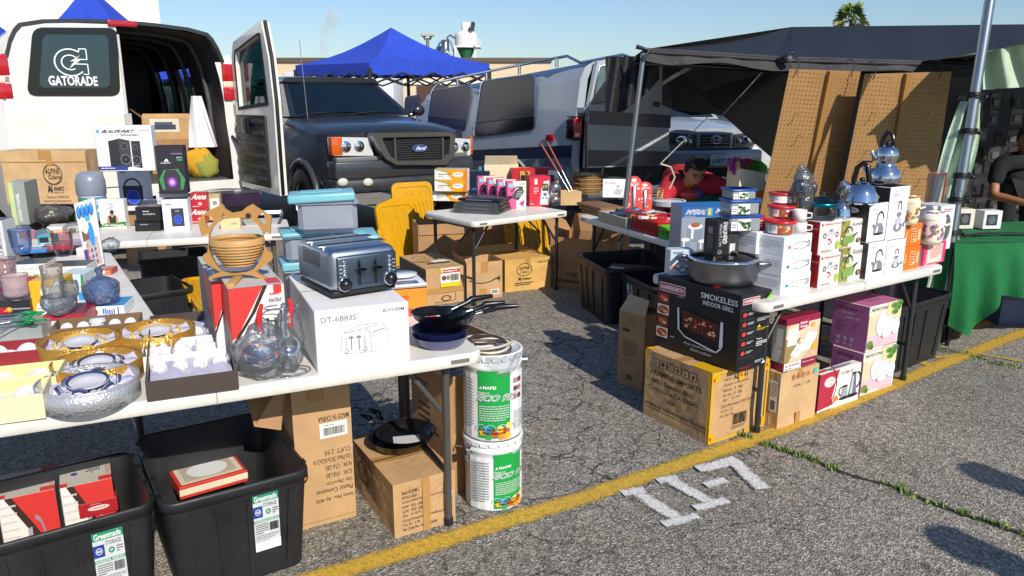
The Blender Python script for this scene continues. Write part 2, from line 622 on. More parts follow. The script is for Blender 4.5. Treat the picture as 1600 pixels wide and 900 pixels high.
# -- ground
def asphalt():
 m = bpy.data.materials.new('asphalt'); m.use_nodes = True
 nt = m.node_tree; N = nt.nodes; L = nt.links; b = N['Principled BSDF']
 tc = N.new('ShaderNodeTexCoord'); ob = tc.outputs['Object']
 def node(t, **k):
  n = N.new(t)
  for a, v in k.items(): n.inputs[a].default_value = v
  return n
 def ramp(src, stops):
  r = N.new('ShaderNodeValToRGB')
  e = r.color_ramp.elements
  while len(e) < len(stops): e.new(0.5)
  for q, (p, c) in zip(e, stops):
   q.position = p; q.color = (c, c, c, 1) if not isinstance(c, tuple) else c
  L.new(src, r.inputs[0]); return r.outputs[0]
 def mul(a, bb, f=1.0, mode='MULTIPLY'):
  x = N.new('ShaderNodeMix'); x.data_type = 'RGBA'; x.blend_type = mode
  if isinstance(f, float): x.inputs[0].default_value = f
  else: L.new(f, x.inputs[0])
  for s, v in ((6, a), (7, bb)):
   if isinstance(v, tuple): x.inputs[s].default_value = v
   else: L.new(v, x.inputs[s])
  return x.outputs[2]
 v = node('ShaderNodeTexVoronoi', Scale=150.0, Randomness=1.0); L.new(ob, v.inputs['Vector'])
 sep = N.new('ShaderNodeSeparateColor'); L.new(v.outputs['Color'], sep.inputs[0])
 st = ramp(sep.outputs[0], [(0.0, (0.115, 0.105, 0.088, 1)), (0.35, (0.215, 0.197, 0.165, 1)), (0.7, (0.30, 0.276, 0.232, 1)), (1.0, (0.50, 0.46, 0.385, 1))])
 v2 = node('ShaderNodeTexVoronoi', Scale=60.0); L.new(ob, v2.inputs['Vector'])
 sep2 = N.new('ShaderNodeSeparateColor'); L.new(v2.outputs['Color'], sep2.inputs[0])
 st = mul(st, ramp(sep2.outputs[1], [(0, 0.72), (1, 1.25)]))
 n1 = node('ShaderNodeTexNoise', Scale=0.9, Detail=7.0, Roughness=0.65); L.new(ob, n1.inputs['Vector'])
 st = mul(st, ramp(n1.outputs[0], [(0.3, 0.74), (0.7, 1.14)]))
 n2 = node('ShaderNodeTexNoise', Scale=5.0, Detail=5.0, Roughness=0.6); L.new(ob, n2.inputs['Vector'])
 st = mul(st, ramp(n2.outputs[0], [(0.29, 0.4), (0.37, 1.0)]))
 n3 = node('ShaderNodeTexNoise', Scale=3.0, Detail=4.0); L.new(ob, n3.inputs['Vector'])
 dm = N.new('ShaderNodeVectorMath'); dm.operation = 'MULTIPLY_ADD'; dm.inputs[1].default_value = (0.5, 0.5, 0.5)
 L.new(n3.outputs['Color'], dm.inputs[0]); L.new(ob, dm.inputs[2])
 cr = node('ShaderNodeTexVoronoi', Scale=2.3); cr.feature = 'DISTANCE_TO_EDGE'; L.new(dm.outputs[0], cr.inputs['Vector'])
 cr2 = node('ShaderNodeTexVoronoi', Scale=6.0); cr2.feature = 'DISTANCE_TO_EDGE'; L.new(dm.outputs[0], cr2.inputs['Vector'])
 crk = ramp(cr.outputs[0], [(0.0, 0.1), (0.016, 1.0)])
 crk2 = ramp(cr2.outputs[0], [(0.0, 0.3), (0.022, 1.0)])
 n4 = node('ShaderNodeTexNoise', Scale=0.55, Detail=2.0); L.new(ob, n4.inputs['Vector'])
 sx = N.new('ShaderNodeSeparateXYZ'); L.new(ob, sx.inputs[0])
 vm = N.new('ShaderNodeVectorMath'); vm.operation = 'DISTANCE'; vm.inputs[1].default_value = (0.1, 4.0, 0); L.new(ob, vm.inputs[0])
 area = ramp(vm.outputs['Value'], [(0.0, 1.0), (1.0, 0.0)])
 mr = N.new('ShaderNodeMapRange'); mr.inputs['From Min'].default_value = 1.2; mr.inputs['From Max'].default_value = 2.4; mr.inputs['To Min'].default_value = 1; mr.inputs['To Max'].default_value = 0.05
 L.new(vm.outputs['Value'], mr.inputs['Value'])
 st = mul(st, mul(st, crk), mr.outputs[0], 'MIX')
 st = mul(st, mul(st, crk2), mr.outputs[0], 'MIX')
 n5 = node('ShaderNodeTexNoise', Scale=2.2, Detail=6.0); L.new(ob, n5.inputs['Vector'])
 tan = mul(st, (1.18, 1.04, 0.82, 1))
 mk = ramp(n5.outputs[0], [(0.60, 0.0), (0.74, 0.55)])
 st = mul(st, tan, mk, 'MIX')
 L.new(st, b.inputs['Base Color'])
 b.inputs['Roughness'].default_value = 0.85
 bp = N.new('ShaderNodeBump'); bp.inputs['Strength'].default_value = 0.9; bp.inputs['Distance'].default_value = 0.006
 L.new(v.outputs['Distance'], bp.inputs['Height'])
 L.new(bp.outputs[0], b.inputs['Normal'])
 return m
ASPH = asphalt()
def paint(name, col, lo, hi):
 m = bpy.data.materials.new(name); m.use_nodes = True
 nt = m.node_tree; N = nt.nodes; L = nt.links; b = N['Principled BSDF']
 tc = N.new('ShaderNodeTexCoord')
 v = N.new('ShaderNodeTexVoronoi'); v.inputs['Scale'].default_value = 150; L.new(tc.outputs['Object'], v.inputs['Vector'])
 n = N.new('ShaderNodeTexNoise'); n.inputs['Scale'].default_value = 14; n.inputs['Detail'].default_value = 6; n.inputs['Roughness'].default_value = 0.7; L.new(tc.outputs['Object'], n.inputs['Vector'])
 uv = N.new('ShaderNodeUVMap'); sx = N.new('ShaderNodeSeparateXYZ'); L.new(uv.outputs[0], sx.inputs[0])
 sp = N.new('ShaderNodeSeparateColor'); L.new(v.outputs['Color'], sp.inputs[0])
 a = N.new('ShaderNodeMath'); a.operation = 'MULTIPLY_ADD'; a.inputs[1].default_value = 0.35; L.new(sp.outputs[1], a.inputs[0]); L.new(n.outputs[0], a.inputs[2])
 e = N.new('ShaderNodeMath'); e.operation = 'MULTIPLY_ADD'; e.inputs[1].default_value = 0.9; L.new(sx.outputs[0], e.inputs[0]); L.new(a.outputs[0], e.inputs[2])
 mr = N.new('ShaderNodeMapRange'); mr.inputs['From Min'].default_value = lo; mr.inputs['From Max'].default_value = hi; L.new(e.outputs[0], mr.inputs['Value'])
 tr = N.new('ShaderNodeBsdfTransparent'); mix = N.new('ShaderNodeMixShader')
 out = [x for x in N if x.type == 'OUTPUT_MATERIAL'][0]
 L.new(mr.outputs[0], mix.inputs[0]); L.new(tr.outputs[0], mix.inputs[1]); L.new(b.outputs[0], mix.inputs[2]); L.new(mix.outputs[0], out.inputs[0])
 mx = N.new('ShaderNodeMix'); mx.data_type = 'RGBA'; mx.blend_type = 'MULTIPLY'; mx.inputs[0].default_value = 0.55; mx.inputs[6].default_value = col
 cr = N.new('ShaderNodeMapRange'); cr.inputs['To Min'].default_value = 0.35; cr.inputs['To Max'].default_value = 1.25; L.new(sp.outputs[0], cr.inputs['Value']); L.new(cr.outputs[0], mx.inputs[7])
 L.new(mx.outputs[2], b.inputs['Base Color']); b.inputs['Roughness'].default_value = 0.8
 return m
YPAINT = paint('yellow_road_paint', (0.56, 0.35, 0.04, 1), 0.55, 1.0)
WPAINT = paint('white_road_paint', (0.66, 0.65, 0.62, 1), 0.62, 1.05)
g = G()
g.poly([(-300, -60, 0), (300, -60, 0), (300, 600, 0), (-300, 600, 0)], ASPH)
tag(g.obj('ground'), None, None, None, 'structure')
def ribbon(name, pts, w, mat, z=0.004, jit=0.004):
 """painted stripe through pixel points; uv.x is 0 at its edges and 1 in its middle"""
 P = []
 for a, b in zip(pts[:-1], pts[1:]):
  A = at(*a); B = at(*b); n = max(2, int((B - A).length / 0.12))
  P += [A.lerp(B, i / n) for i in range(n)]
 P.append(at(*pts[-1]))
 vs, fs, uv = [], [], []
 for i, p in enumerate(P):
  d = (P[min(i + 1, len(P) - 1)] - P[max(i - 1, 0)]).normalized(); s = Vector((-d.y, d.x, 0))
  for k in (-1, -0.5, 0, 0.5, 1):
   q = p + s * (w / 2 * k * (1 + random.uniform(-jit, jit) * 8)); vs.append((q.x, q.y, z)); uv.append(1 - abs(k))
 for i in range(len(P) - 1):
  for k in range(4): fs.append((i * 5 + k, i * 5 + k + 1, (i + 1) * 5 + k + 1, (i + 1) * 5 + k))
 me = bpy.data.meshes.new(name); me.from_pydata(vs, [], fs); me.materials.append(mat)
 ul = me.uv_layers.new()
 for lp in me.loops: ul.data[lp.index].uv = (uv[lp.vertex_index], 0)
 o = bpy.data.objects.new(name, me); COL.objects.link(o)
 return tag(o, None, None, None, 'structure')
ribbon('stall_line', [(440, 921), (560, 885), (700, 843), (900, 782), (1040, 734), (1170, 690), (1290, 646), (1400, 600), (1500, 558), (1600, 520), (1760, 458)], 0.108, YPAINT)
ribbon('stall_line', [(1461, 573), (1395, 554), (1276, 527), (1190, 508)], 0.08, YPAINT, 0.0045)
ribbon('stall_line', [(1520, 512), (1560, 497), (1640, 468)], 0.09, YPAINT)
ribbon('stall_line', [(1461, 560), (1520, 552), (1600, 566)], 0.05, paint('faded_yellow_paint', (0.5, 0.33, 0.06, 1), 0.8, 1.1), 0.005)
SZ = [0.006]
def stroke(pts, w):
 SZ[0] += 0.0008
 return ribbon('stall_number', pts, w * .9, WPAINT, SZ[0], 0.006)
stroke([(972, 773), (990, 769), (1008, 768)], 0.07); stroke([(992, 769), (1016, 786), (1044, 803), (1064, 815)], 0.08); stroke([(1036, 822), (1062, 816), (1090, 808)], 0.06)
stroke([(1027, 754), (1043, 751), (1060, 750)], 0.07); stroke([(1044, 751), (1072, 767), (1112, 790)], 0.08); stroke([(1086, 798), (1110, 792), (1136, 784)], 0.06)
stroke([(1102, 762), (1120, 757), (1134, 753)], 0.07)
stroke([(1090, 737), (1110, 733), (1132, 727), (1152, 721)], 0.085); stroke([(1146, 724), (1164, 742), (1192, 768)], 0.085)
ck = [(1150, 676), (1172, 686), (1215, 701), (1268, 718), (1310, 737), (1345, 748), (1400, 762), (1440, 780), (1500, 803), (1560, 822), (1620, 845), (1700, 875)]
g = G()
CP = [at(*p) for p in ck]
for a, b in zip(CP[:-1], CP[1:]):
 n = 6
 for i in range(n):
  p = a.lerp(b, i / n); q = a.lerp(b, (i + 1) / n)
  w = random.uniform(0.006, 0.018); s = Vector((-(q - p).y, (q - p).x, 0)).normalized() * w
  g.poly([(p + s + Vector((0, 0, .0035)))[:], (p - s + Vector((0, 0, .0035)))[:], (q - s + Vector((0, 0, .0035)))[:], (q + s + Vector((0, 0, .0035)))[:]], N_('2a2723'))
tag(g.obj('pavement_crack'), None, None, None, 'structure')
g = G()
WG = [N_('5f7a22'), N_('4a6420'), N_('78872f')]
def clump(c, rad, n, hh=0.03):
 for i in range(n):
  a = random.uniform(0, 6.28); r = rad * random.random() ** 0.5
  p = c + Vector((math.cos(a) * r, math.sin(a) * r * 0.8, 0))
  a2 = random.uniform(0, 6.28); l = random.uniform(0.3, 1) * hh; w = random.uniform(0.002, 0.005)
  d = Vector((math.cos(a2), math.sin(a2), 0))
  s = Vector((-d.y, d.x, 0)) * w
  top = p + d * l * 0.7 + Vector((0, 0, l))
  g.poly([(p + s)[:], (p - s)[:], (top - s * .3)[:], (top + s * .3)[:]], random.choice(WG))
dens = [1.0, .7, 1, .8, .15, .3, .9, .3, .8, 1, .8]
for (a, b), dn in zip(zip(CP[:-1], CP[1:]), dens):
 n = int((b - a).length * 46 * dn)
 for i in range(n):
  clump(a.lerp(b, random.random()) + Vector((random.gauss(0, .008), random.gauss(0, .008), .003)), 0.028, 18, 0.024)
for px, py in ((1510, 553), (1530, 560), (1556, 568), (1585, 573), (1475, 548)): clump(at(px, py), 0.06, 60, 0.02)
tag(g.obj('weeds'), 'green weeds growing along the crack in the asphalt', 'weeds', None, 'stuff')

# -- far background
def round4(P, r):
 o = []
 for i in range(4):
  p, a_, b_ = P[i], P[i - 1], P[(i + 1) % 4]; u, v = (a_ - p).normalized() * r, (b_ - p).normalized() * r
  o += [p + u * (1 - k / 5) ** 2 + v * (k / 5) ** 2 for k in range(6)]
 return o
def plane_of(loc, rz, y=0.0):
 n = Vector((-math.sin(rz), math.cos(rz), 0)); r = Vector((math.cos(rz), math.sin(rz), 0)); o = Vector(loc) + n * y
 def f(px, py):
  d = atY(px, py, 1.0) - Vector((0, 0, CH)); t = (o - Vector((0, 0, CH))).dot(n) / d.dot(n)
  p = Vector((0, 0, CH)) + d * t
  return ((p - Vector(loc)).dot(r), p.z)
 return f
def side_of(loc, rz, x):
 n = Vector((math.cos(rz), math.sin(rz), 0)); r = Vector((-math.sin(rz), math.cos(rz), 0)); o = Vector(loc) + n * x
 def f(px, py):
  d = atY(px, py, 1.0) - Vector((0, 0, CH)); t = (o - Vector((0, 0, CH))).dot(n) / d.dot(n)
  p = Vector((0, 0, CH)) + d * t
  return ((p - Vector(loc)).dot(r), p.z)
 return f
b = thing('white_building', 'tall white windowless building behind the white van', 'building', (atY(252, 50, 30).x, 30, 0), R(27))
xr = 0
g = G(); g.box(-22, xr, 0, 18, 0, 9.5, N_('f2efe9'), 0); g.obj('wall', b)
g = G(); g.box(-22.1, xr + .1, -.1, 18.1, 9.5, 9.8, N_('d8d5cf')); g.obj('parapet', b)
b = thing('beige_building', 'low beige building with white roll door behind the blue tent', 'building', (0, 48, 0))
x0 = atY(420, 90, 48).x; x1 = atY(860, 90, 48).x; zt = atY(500, 97, 48).z
g = G(); g.box(x0, x1, 0, 12, 0, zt, N_('d8c3a2')); g.obj('wall', b)
g = G(); g.box(x0 - .1, x1 + .1, -.15, 12.1, zt, zt + .25, N_('5a4f44')); g.obj('roof', b)
xa, xb = atY(610, 90, 48).x, atY(650, 90, 48).x
g = G(); g.box(xb, atY(700, 90, 48).x, -.08, 0, 0, atY(600, 134, 48).z, N_('4c3626')); g.obj('door', b)
g = G(); g.box(atY(625, 90, 48).x, atY(760, 90, 48).x, -.12, 0, atY(600, 132, 48).z, atY(600, 126, 48).z, N_('eceae6')); g.obj('canopy', b)
g = G()
for px in (608, 617):
 xq = atY(px, 90, 48).x; zq = atY(px, 122, 48).z; g.ball((xq, -.15, zq), .25, .08, .3, N_('b8323a'))
g.obj('sign', b)
b = thing('box_truck', 'white box trailer parked beneath the blue tent eaves', 'truck', (atY(525, 120, 33).x, 33, 0))
g = G(); g.box(-2.2, 2.4, 0, 3, .9, atY(525, 112, 33).z, N_('c9ccd2'), .05); g.obj('cargo_box', b)
g = G()
for x in (-1.5, 1.6): g.cyl((x, -.02, .45), (x, .3, .45), .45, N_('1a1a1a'))
g.obj('wheel', b)
def tent(name, label, corners, peak, mat, legs=True, valance=0.25, truss=True, grp=None):
 c = sum((Vector(q) for q in corners), Vector()) / len(corners)
 t = thing(name, label, 'canopy tent', (c.x, c.y, 0), 0, grp)
 o = Vector((c.x, c.y, 0)); P = Vector(peak) - o; C = [Vector(q) - o for q in corners]
 g = G(); n = 10
 for i in range(len(C)):
  a, b = C[i], C[(i + 1) % len(C)]
  def fn(u, v, a=a, b=b):
   e = a.lerp(b, u); p = e.lerp(P, v); sag = math.sin(math.pi * v) * 0.16 + math.sin(math.pi * u) * (1 - v) * 0.10 * math.sin(math.pi * v)
   return p - Vector((0, 0, sag * (P.z - e.z)))
  g.grid(fn, 8, n, mat)
  g.grid(lambda u, v, a=a, b=b: a.lerp(b, u) - Vector((0, 0, valance * v)) + Vector((0, 0, 0.012 * math.sin(u * 40) * v)), 12, 2, mat)
 g.obj('roof', t)
 dk = M('#26282c', 'plain', .4)
 if legs:
  for q in C:
   g = G(); g.box(q.x - .04, q.x + .04, q.y - .04, q.y + .04, 0, q.z - .1, dk); g.obj('leg', t)
 if truss:
  g = G()
  for i in range(len(C)):
   a, b = C[i], C[(i + 1) % len(C)]
   for k in range(4):
    p = a.lerp(b, k / 4); q = a.lerp(b, (k + 1) / 4)
    g.tube([p - Vector((0, 0, .2)), q - Vector((0, 0, .45))], .022, dk, 5); g.tube([p - Vector((0, 0, .45)), q - Vector((0, 0, .2))], .022, dk, 5)
  for q in C: g.tube([q - Vector((0, 0, .15)), Vector((0, 0, q.z - .1))], .03, dk, 5)
  g.obj('truss', t)
 return t
BLUE = M('#2446b8', 'cloth')
N0 = atY(613 - 36, 98, 16.5); L0 = atY(461, 97, 19.0); R0 = atY(765, 112, 18.4); B0 = L0 + R0 - N0
zt = N0.z
for q in (L0, R0, B0): q.z = zt + .06
tent('popup_tent', 'bright blue pop up tent with pointed roof behind the black pickup', [N0, R0, B0, L0], atY(611, 43, 18.4), BLUE)
c = atY(145, 50, 19)
tent('popup_tent', 'blue pop up tent whose peak rises behind the white van roof', [(c.x - 2, 17.6, 2.3), (c.x + 2.4, 17.6, 2.3), (c.x + 2.4, 21, 2.3), (c.x - 2, 21, 2.3)], (c.x - .1, 19.2, atY(140, -25, 19.2).z), BLUE, True, .25, False)
c = atY(-60, 60, 17)
tent('popup_tent', 'blue pop up tent at the far left edge beside the white van', [(c.x - 1.6, 16, 2.3), (atY(14, 60, 16).x, 16, 2.3), (atY(14, 60, 16).x, 19, 2.3), (c.x - 1.6, 19, 2.3)], (c.x, 17.5, atY(-40, 8, 17.5).z), BLUE, True, .25, False)
c = atY(380, 110, 22)
tent('popup_tent', 'white pop up tent seen through the open van door', [(c.x - 1.7, 20.5, atY(380, 122, 20.5).z), (c.x + 1.3, 20.5, atY(380, 122, 20.5).z), (c.x + 1.3, 23.5, atY(380, 122, 20.5).z), (c.x - 1.7, 23.5, atY(380, 122, 20.5).z)], (c.x - .4, 22, atY(360, 86, 22).z), M('#dfe6e4', 'cloth'), True, .2, False)
Yc = 60
def cx(px): return atY(px, 60, Yc).x
def cz(py): return atY(730, py, Yc).z
t = thing('dust_collector', 'industrial dust collector with white drum and green hopper on stilts', 'industrial tower', (cx(728), Yc, 0))
wp = N_('e9e6de'); gp = N_('2f6b4a'); k = 60 / FP / CS
def C(px, py, yy=0): return (cx(px) - cx(728), yy, cz(py))
rad = 16 * k
g = G(); g.lathe([(rad, cz(74)), (rad, cz(56)), (rad * .93, cz(52)), (rad * .5, cz(49)), (rad * .4, cz(48)), (0, cz(48))], wp); g.lathe([(rad * 1.06, cz(75)), (rad * 1.06, cz(72)), (rad, cz(72))], wp); g.obj('drum', t)
g = G(); g.lathe([(6.4 * k, cz(49)), (6.4 * k, cz(35)), (0, cz(34.5))], wp); g.obj('stack', t)
g = G(); x, _, z = C(738, 36); g.slab([(x, -1, z), (x + 4 * k, -1, z), (x + 2 * k, -1, cz(48)), (x - 2 * k, -1, cz(48))], (0, -1, 0), 1.5, N_('2a2a30')); g.obj('hood', t)
g = G(); g.lathe([(14 * k, cz(74)), (7 * k, cz(91))], gp); g.lathe([(6 * k, cz(94)), (2.5 * k, cz(106))], gp); g.obj('hopper', t)
g = G()
for px in (712.5, 743): g.box(cx(px) - cx(728) - .07, cx(px) - cx(728) + .07, -.8, -.66, 0, cz(72), wp)
for px in (737,): g.box(cx(px) - cx(728) - .1, cx(px) - cx(728) + .1, -.8, -.6, 0, cz(92), gp)
g.box(C(712, 0)[0], C(746, 0)[0], -.8, .8, cz(94), cz(91), gp)
g.obj('stilt', t)
g = G(); a = C(744, 72); e = C(751, 72)
g.box(a[0], e[0], -1, 1, a[2] - .15, a[2], wp)
for q in (a[0], (a[0] + e[0]) / 2, e[0]): g.cyl((q, -1, a[2]), (q, -1, cz(64)), .025, wp)
g.cyl((a[0], -1, cz(64)), (e[0], -1, cz(64)), .025, wp); g.cyl((a[0], -1, cz(68)), (e[0], -1, cz(68)), .02, wp)
g.obj('railing', t)
g = G(); gm = M('#aab0b2', 'metal')
for pts in ([(711, 60), (704, 55), (699, 58), (698, 70), (697, 92)], [(700, 58), (705, 68), (709, 82), (708, 96)], [(697, 64), (688, 66), (682, 76), (676, 84)], [(690, 80), (696, 78), (701, 84), (703, 96)]):
 g.tube([C(*q) for q in pts], 1.3 * k, gm, 8)
g.obj('duct', t)
g = G(); x, _, z = C(692, 60); g.lathe([(6 * k, cz(90)), (6 * k, cz(60)), (5 * k, cz(59)), (0, cz(59))], gm, 16, (C(692, 60)[0], 2, 0)); g.lathe([(5 * k, cz(95)), (5 * k, cz(68)), (0, cz(67))], gm, 16, (C(682, 60)[0], 3, 0)); g.obj('silo', t)
t = thing('light_pole', 'tall light pole with two floodlights beside the dust collector', 'light pole', (atY(668.5, 80, 55).x, 55, 0))
zz = lambda py: atY(668, py, 55).z
k = 55 / FP / CS
g = G(); g.cyl((0, 0, 0), (0, 0, zz(61)), .12, N_('7a7468')); g.tube([(-5 * k, 0, zz(57)), (-4 * k, 0, zz(61)), (4 * k, 0, zz(61)), (5 * k, 0, zz(57))], .08, N_('7a7468')); g.obj('pole', t)
for sx in (-1, 1):
 g = G(); g.box(sx * 5.5 * k - .17, sx * 5.5 * k + .17, -.3, .3, zz(57), zz(52), N_('b3b09f'), .03); g.obj('floodlight', t)
m = bpy.data.materials.new('vapour'); m.use_nodes = True; nt = m.node_tree; nt.nodes.remove(nt.nodes['Principled BSDF'])
pv = nt.nodes.new('ShaderNodeVolumePrincipled'); pv.inputs['Color'].default_value = (.95, .95, .95, 1)
nz = nt.nodes.new('ShaderNodeTexNoise'); nz.inputs['Scale'].default_value = .55; nz.inputs['Detail'].default_value = 4; tcn = nt.nodes.new('ShaderNodeTexCoord'); nt.links.new(tcn.outputs['Object'], nz.inputs['Vector'])
mrr = nt.nodes.new('ShaderNodeMapRange'); mrr.inputs['From Min'].default_value = .42; mrr.inputs['From Max'].default_value = .75; mrr.inputs['To Max'].default_value = .9; nt.links.new(nz.outputs[0], mrr.inputs['Value']); nt.links.new(mrr.outputs[0], pv.inputs['Density'])
nt.links.new(pv.outputs[0], [x for x in nt.nodes if x.type == 'OUTPUT_MATERIAL'][0].inputs['Volume'])
g = G(); p = [(508, 92), (507, 72), (510, 55), (514, 40), (518, 25), (512, 12), (506, 6)]
g.tube([atY(a, b, 90) for a, b in p], 1, m, 10, rs=[.5, .7, .8, 1.0, 1.1, .9, .5]); tag(g.obj('vapour_plume'), 'thin white plume of vapour rising into the blue sky', 'vapour', None, 'stuff')
t = thing('palm_tree', 'fan palm crown rising above the dark canopy', 'palm tree', (atY(1333, 30, 50).x, 50, 0))
zc = atY(1333, 30, 50).z; g = G(); g.cyl((0, 0, 0), (0, 0, zc), .3, N_('6b5a45'), .22); g.obj('trunk', t)
g = G(); fm = [N_('5f7d35'), N_('7c9142'), N_('4a6630'), N_('a39a62')]
for i in range(46):
 az = random.uniform(0, 6.28); el = random.uniform(-.5, 1.35); d = Vector((math.cos(az) * math.cos(el), math.sin(az) * math.cos(el), math.sin(el)))
 b0 = Vector((0, 0, zc)); e = b0 + d * random.uniform(.45, .7); mt = random.choice(fm[:3]) if el > -.1 else fm[3]
 g.tube([b0, e], .015, mt, 4)
 s = d.orthogonal().normalized(); u = d.cross(s)
 s = (s * math.cos(az) + u * math.sin(az)).normalized()
 for j in range(11):
  th = (j - 5) / 5 * 1.25; dd = (d * math.cos(th) + s * math.sin(th)).normalized(); tip = e + dd * random.uniform(.5, .72) - Vector((0, 0, .12)); w = d.cross(s) * .0 + s.cross(dd).normalized() * .03 + (s * math.cos(th) - d * math.sin(th)) * .045
  g.poly([e[:], (e.lerp(tip, .5) + w)[:], tip[:], (e.lerp(tip, .5) - w)[:]], mt)
g.obj('crown', t)

# -- white van
WV = M('#dddbd5', 'carpaint'); DK = M('#101113', 'plain', .5); RUB = M('#1b1c1e', 'plain', .6)
rz = R(38); loc = Vector((-3.89, 7.87, 0)); f = plane_of(loc, rz); W = 1.09
t = thing('cargo_van', 'white cargo van with its right rear door open wide', 'van', loc, rz)
zr = f(150, 31)[1]; zfl = f(300, 281)[1]; zb = f(300, 300)[1]
xs0 = f(197, 200)[0]
sec = [(W - .03, .35), (W, .7), (W, zr * .55), (W - .03, zr * .72), (W - .10, zr * .88), (W - .19, zr * .96), (W - .42, zr * .992), (0, zr)]
sec = sec[:2] + [(W - .01, zr * .48), (W - .03, zr * .58)] + [(W - .03 - .27 * (1 - math.cos(R(a_))) ** .9 * (1 if a_ < 89 else 1), zr * .62 + zr * .355 * math.sin(R(a_))) for a_ in (12, 26, 40, 54, 66, 78)] + [(W - .44, zr * .985), (W - .75, zr * .995), (0, zr)]
sec = [(-x, z) for x, z in sec] + [(x, z) for x, z in sec[:-1][::-1]]
ys = [0, .5, 1.1, 1.75, 2.0, 2.7, 4.2]
g = G()
def vs(u, v, off=0.0):
 i = round(u * (len(sec) - 1)); x, z = sec[i]; return (x * (1 - off), ys[round(v * (len(ys) - 1))], z - off * .5)
nseg = len(sec) - 1
RW = nseg - 2
def skip(i, j): return (zr * .55 < (sec[i][1] + sec[i + 1][1]) / 2 < zr * .86) and sec[i][0] > 0 and j in (2, 4)
g.grid(lambda u, v: vs(u, v), nseg, len(ys) - 1, WV, True, skip)
g.poly([(x, 4.2, z) for x, z in sec], WV)
g.obj('body', t)
g = G(); g.grid(lambda u, v: vs(u, v, .06), nseg, len(ys) - 1, N_('3c3f44'), True, skip); g.box(-.9, .9, 2.9, 2.95, zfl, zr * .93, N_('22252b')); g.box(-.93, .93, .02, 4.1, zfl - .05, zfl, N_('4a4a4c')); g.obj('interior_lining', t)
g = G()
for yy in (.55, 1.2, 1.9, 2.6):
 g.tube([(x * .92, yy, z - .04) for x, z in sec[2:-2]], .028, N_('4b4e52'), 6)
g.obj('roof_rib', t)
for (y0, y1) in ((1.12, 1.73), (2.02, 2.68)):
 g = G(); g.box(W - .075, W - .06, y0, y1, zr * .56, zr * .80, M('#b9cfd0', 'pane')); g.obj('side_window', t)
g = G()
rs = [(x * 1.006, z * 1.003 + .004) for x, z in sec if z > zr * .84]
g.grid(lambda u, v: (rs[round(u * (len(rs) - 1))][0], -.034 + v * 4.2, rs[round(u * (len(rs) - 1))][1]), len(rs) - 1, 4, M('#26272b', 'carpaint'))
n = len(rs)
vv = [(x, -.034, z) for x, z in rs] + [(x * .975, -.034, z - .035) for x, z in rs]
g.add(vv, [(i, i + 1, n + i + 1, n + i) for i in range(n - 1)], M('#26272b', 'carpaint'))
g.obj('roof', t)
g = G()
for sx in (-1, 1):
 pr = sec[:7] if sx < 0 else sec[-7:]
 for a, b in zip(pr[:-1], pr[1:]): g.poly([(a[0], -.006, a[1]), (b[0], -.006, b[1]), (b[0] * .91, -.006, b[1]), (a[0] * .91, -.006, a[1])], WV)
g.box(-W * .93, W * .93, -.01, .03, zfl - .14, zfl - .02, WV)
g.obj('rear_frame', t)
g = G(); xa, za = f(165, 27); xb2, zb2 = f(209, 37); g.box(xa, xb2 + .02, -.06, 0, zr - .055, zr + .005, M('#a81822', 'lamp'), .01); g.obj('brake_light', t)
for px0, px1, y0, y1 in ((4, 32, 85, 155), (331, 360, 100, 157)):
 a = f(px0, y1); c = f(px1, y0); q_ = (-1 if px0 < 100 else 1); a, c = ((-W - .01, a[1]), (-W + .12, c[1])) if q_ < 0 else ((W - .13, a[1]), (W + .005, c[1])); m0 = a[1] + (c[1] - a[1]) * .36; m1 = a[1] + (c[1] - a[1]) * .52
 lamp = G(); lamp.box(a[0], c[0], -.035, .05, a[1], m0, M('#b3131c', 'lamp'), .012); lamp.box(a[0], c[0], -.035, .05, m1, c[1], M('#b3131c', 'lamp'), .012); lamp.box(a[0] + .004, c[0] - .004, -.03, .05, m0 - .004, m1 + .004, M('#d8cdb8', 'lamp'), .01); lamp.obj('tail_light', t)
xl = -W * .95; x1 = xs0 + .01
dr = G(); dr.slab([(xl, -.03, zfl - .02), (x1, -.03, zfl - .02), (x1, -.03, zr - .035), (xl + .36, -.03, zr - .05), (xl + .14, -.03, zr * .95), (xl + .06, -.03, zr * .88), (xl, -.03, zr * .7)], (0, -1, 0), .06, WV); d = dr.obj('left_door', t)
g = G(); a = f(41, 150); c = f(187, 42); ao = f(62, 137); co = f(168, 53)
def rrect(x0, z0, x1, z1, r, yy=0.0, n=5):
 o = []
 for cx_, cz_, s in ((x1 - r, z0 + r, -90), (x1 - r, z1 - r, 0), (x0 + r, z1 - r, 90), (x0 + r, z0 + r, 180)):
  for i in range(n + 1):
   q = R(s + 90 * i / n); o.append((cx_ + r * math.cos(q), yy, cz_ + r * math.sin(q)))
 return o
def rq(ps, r, yy):
 return round4([Vector((f(*q)[0], yy, f(*q)[1])) for q in ps], r)
g.slab(rq([(41, 150), (187, 150), (182, 44), (50, 43)], .09, -.04), (0, -1, 0), .012, M('#14181c', 'plain', .12))
wi = g.obj('door_window', d)
g = G(); g.slab(rq([(60, 137), (171, 137), (167, 55), (66, 54)], .06, -.0425), (0, -1, 0), .002, M('#2c4048', 'plain', .08)); g.obj('pane', wi)
g = G(); a = f(76, 136); c = f(150, 118); F1 = Face(g, (a[0], -.044, a[1]), (c[0] - a[0], 0, 0), (0, 0, c[1] - a[1]), (0, -1, 0))
wt = N_('e6eaea'); F1.txt('GATORADE', 0, .12, 1, .92, wt, .03)
a = f(86, 119); c = f(134, 77); F1 = Face(g, (a[0], -.044, a[1]), (c[0] - a[0], 0, 0), (0, 0, c[1] - a[1]), (0, -1, 0)); dkp = M('#24363c', 'plain', .1)
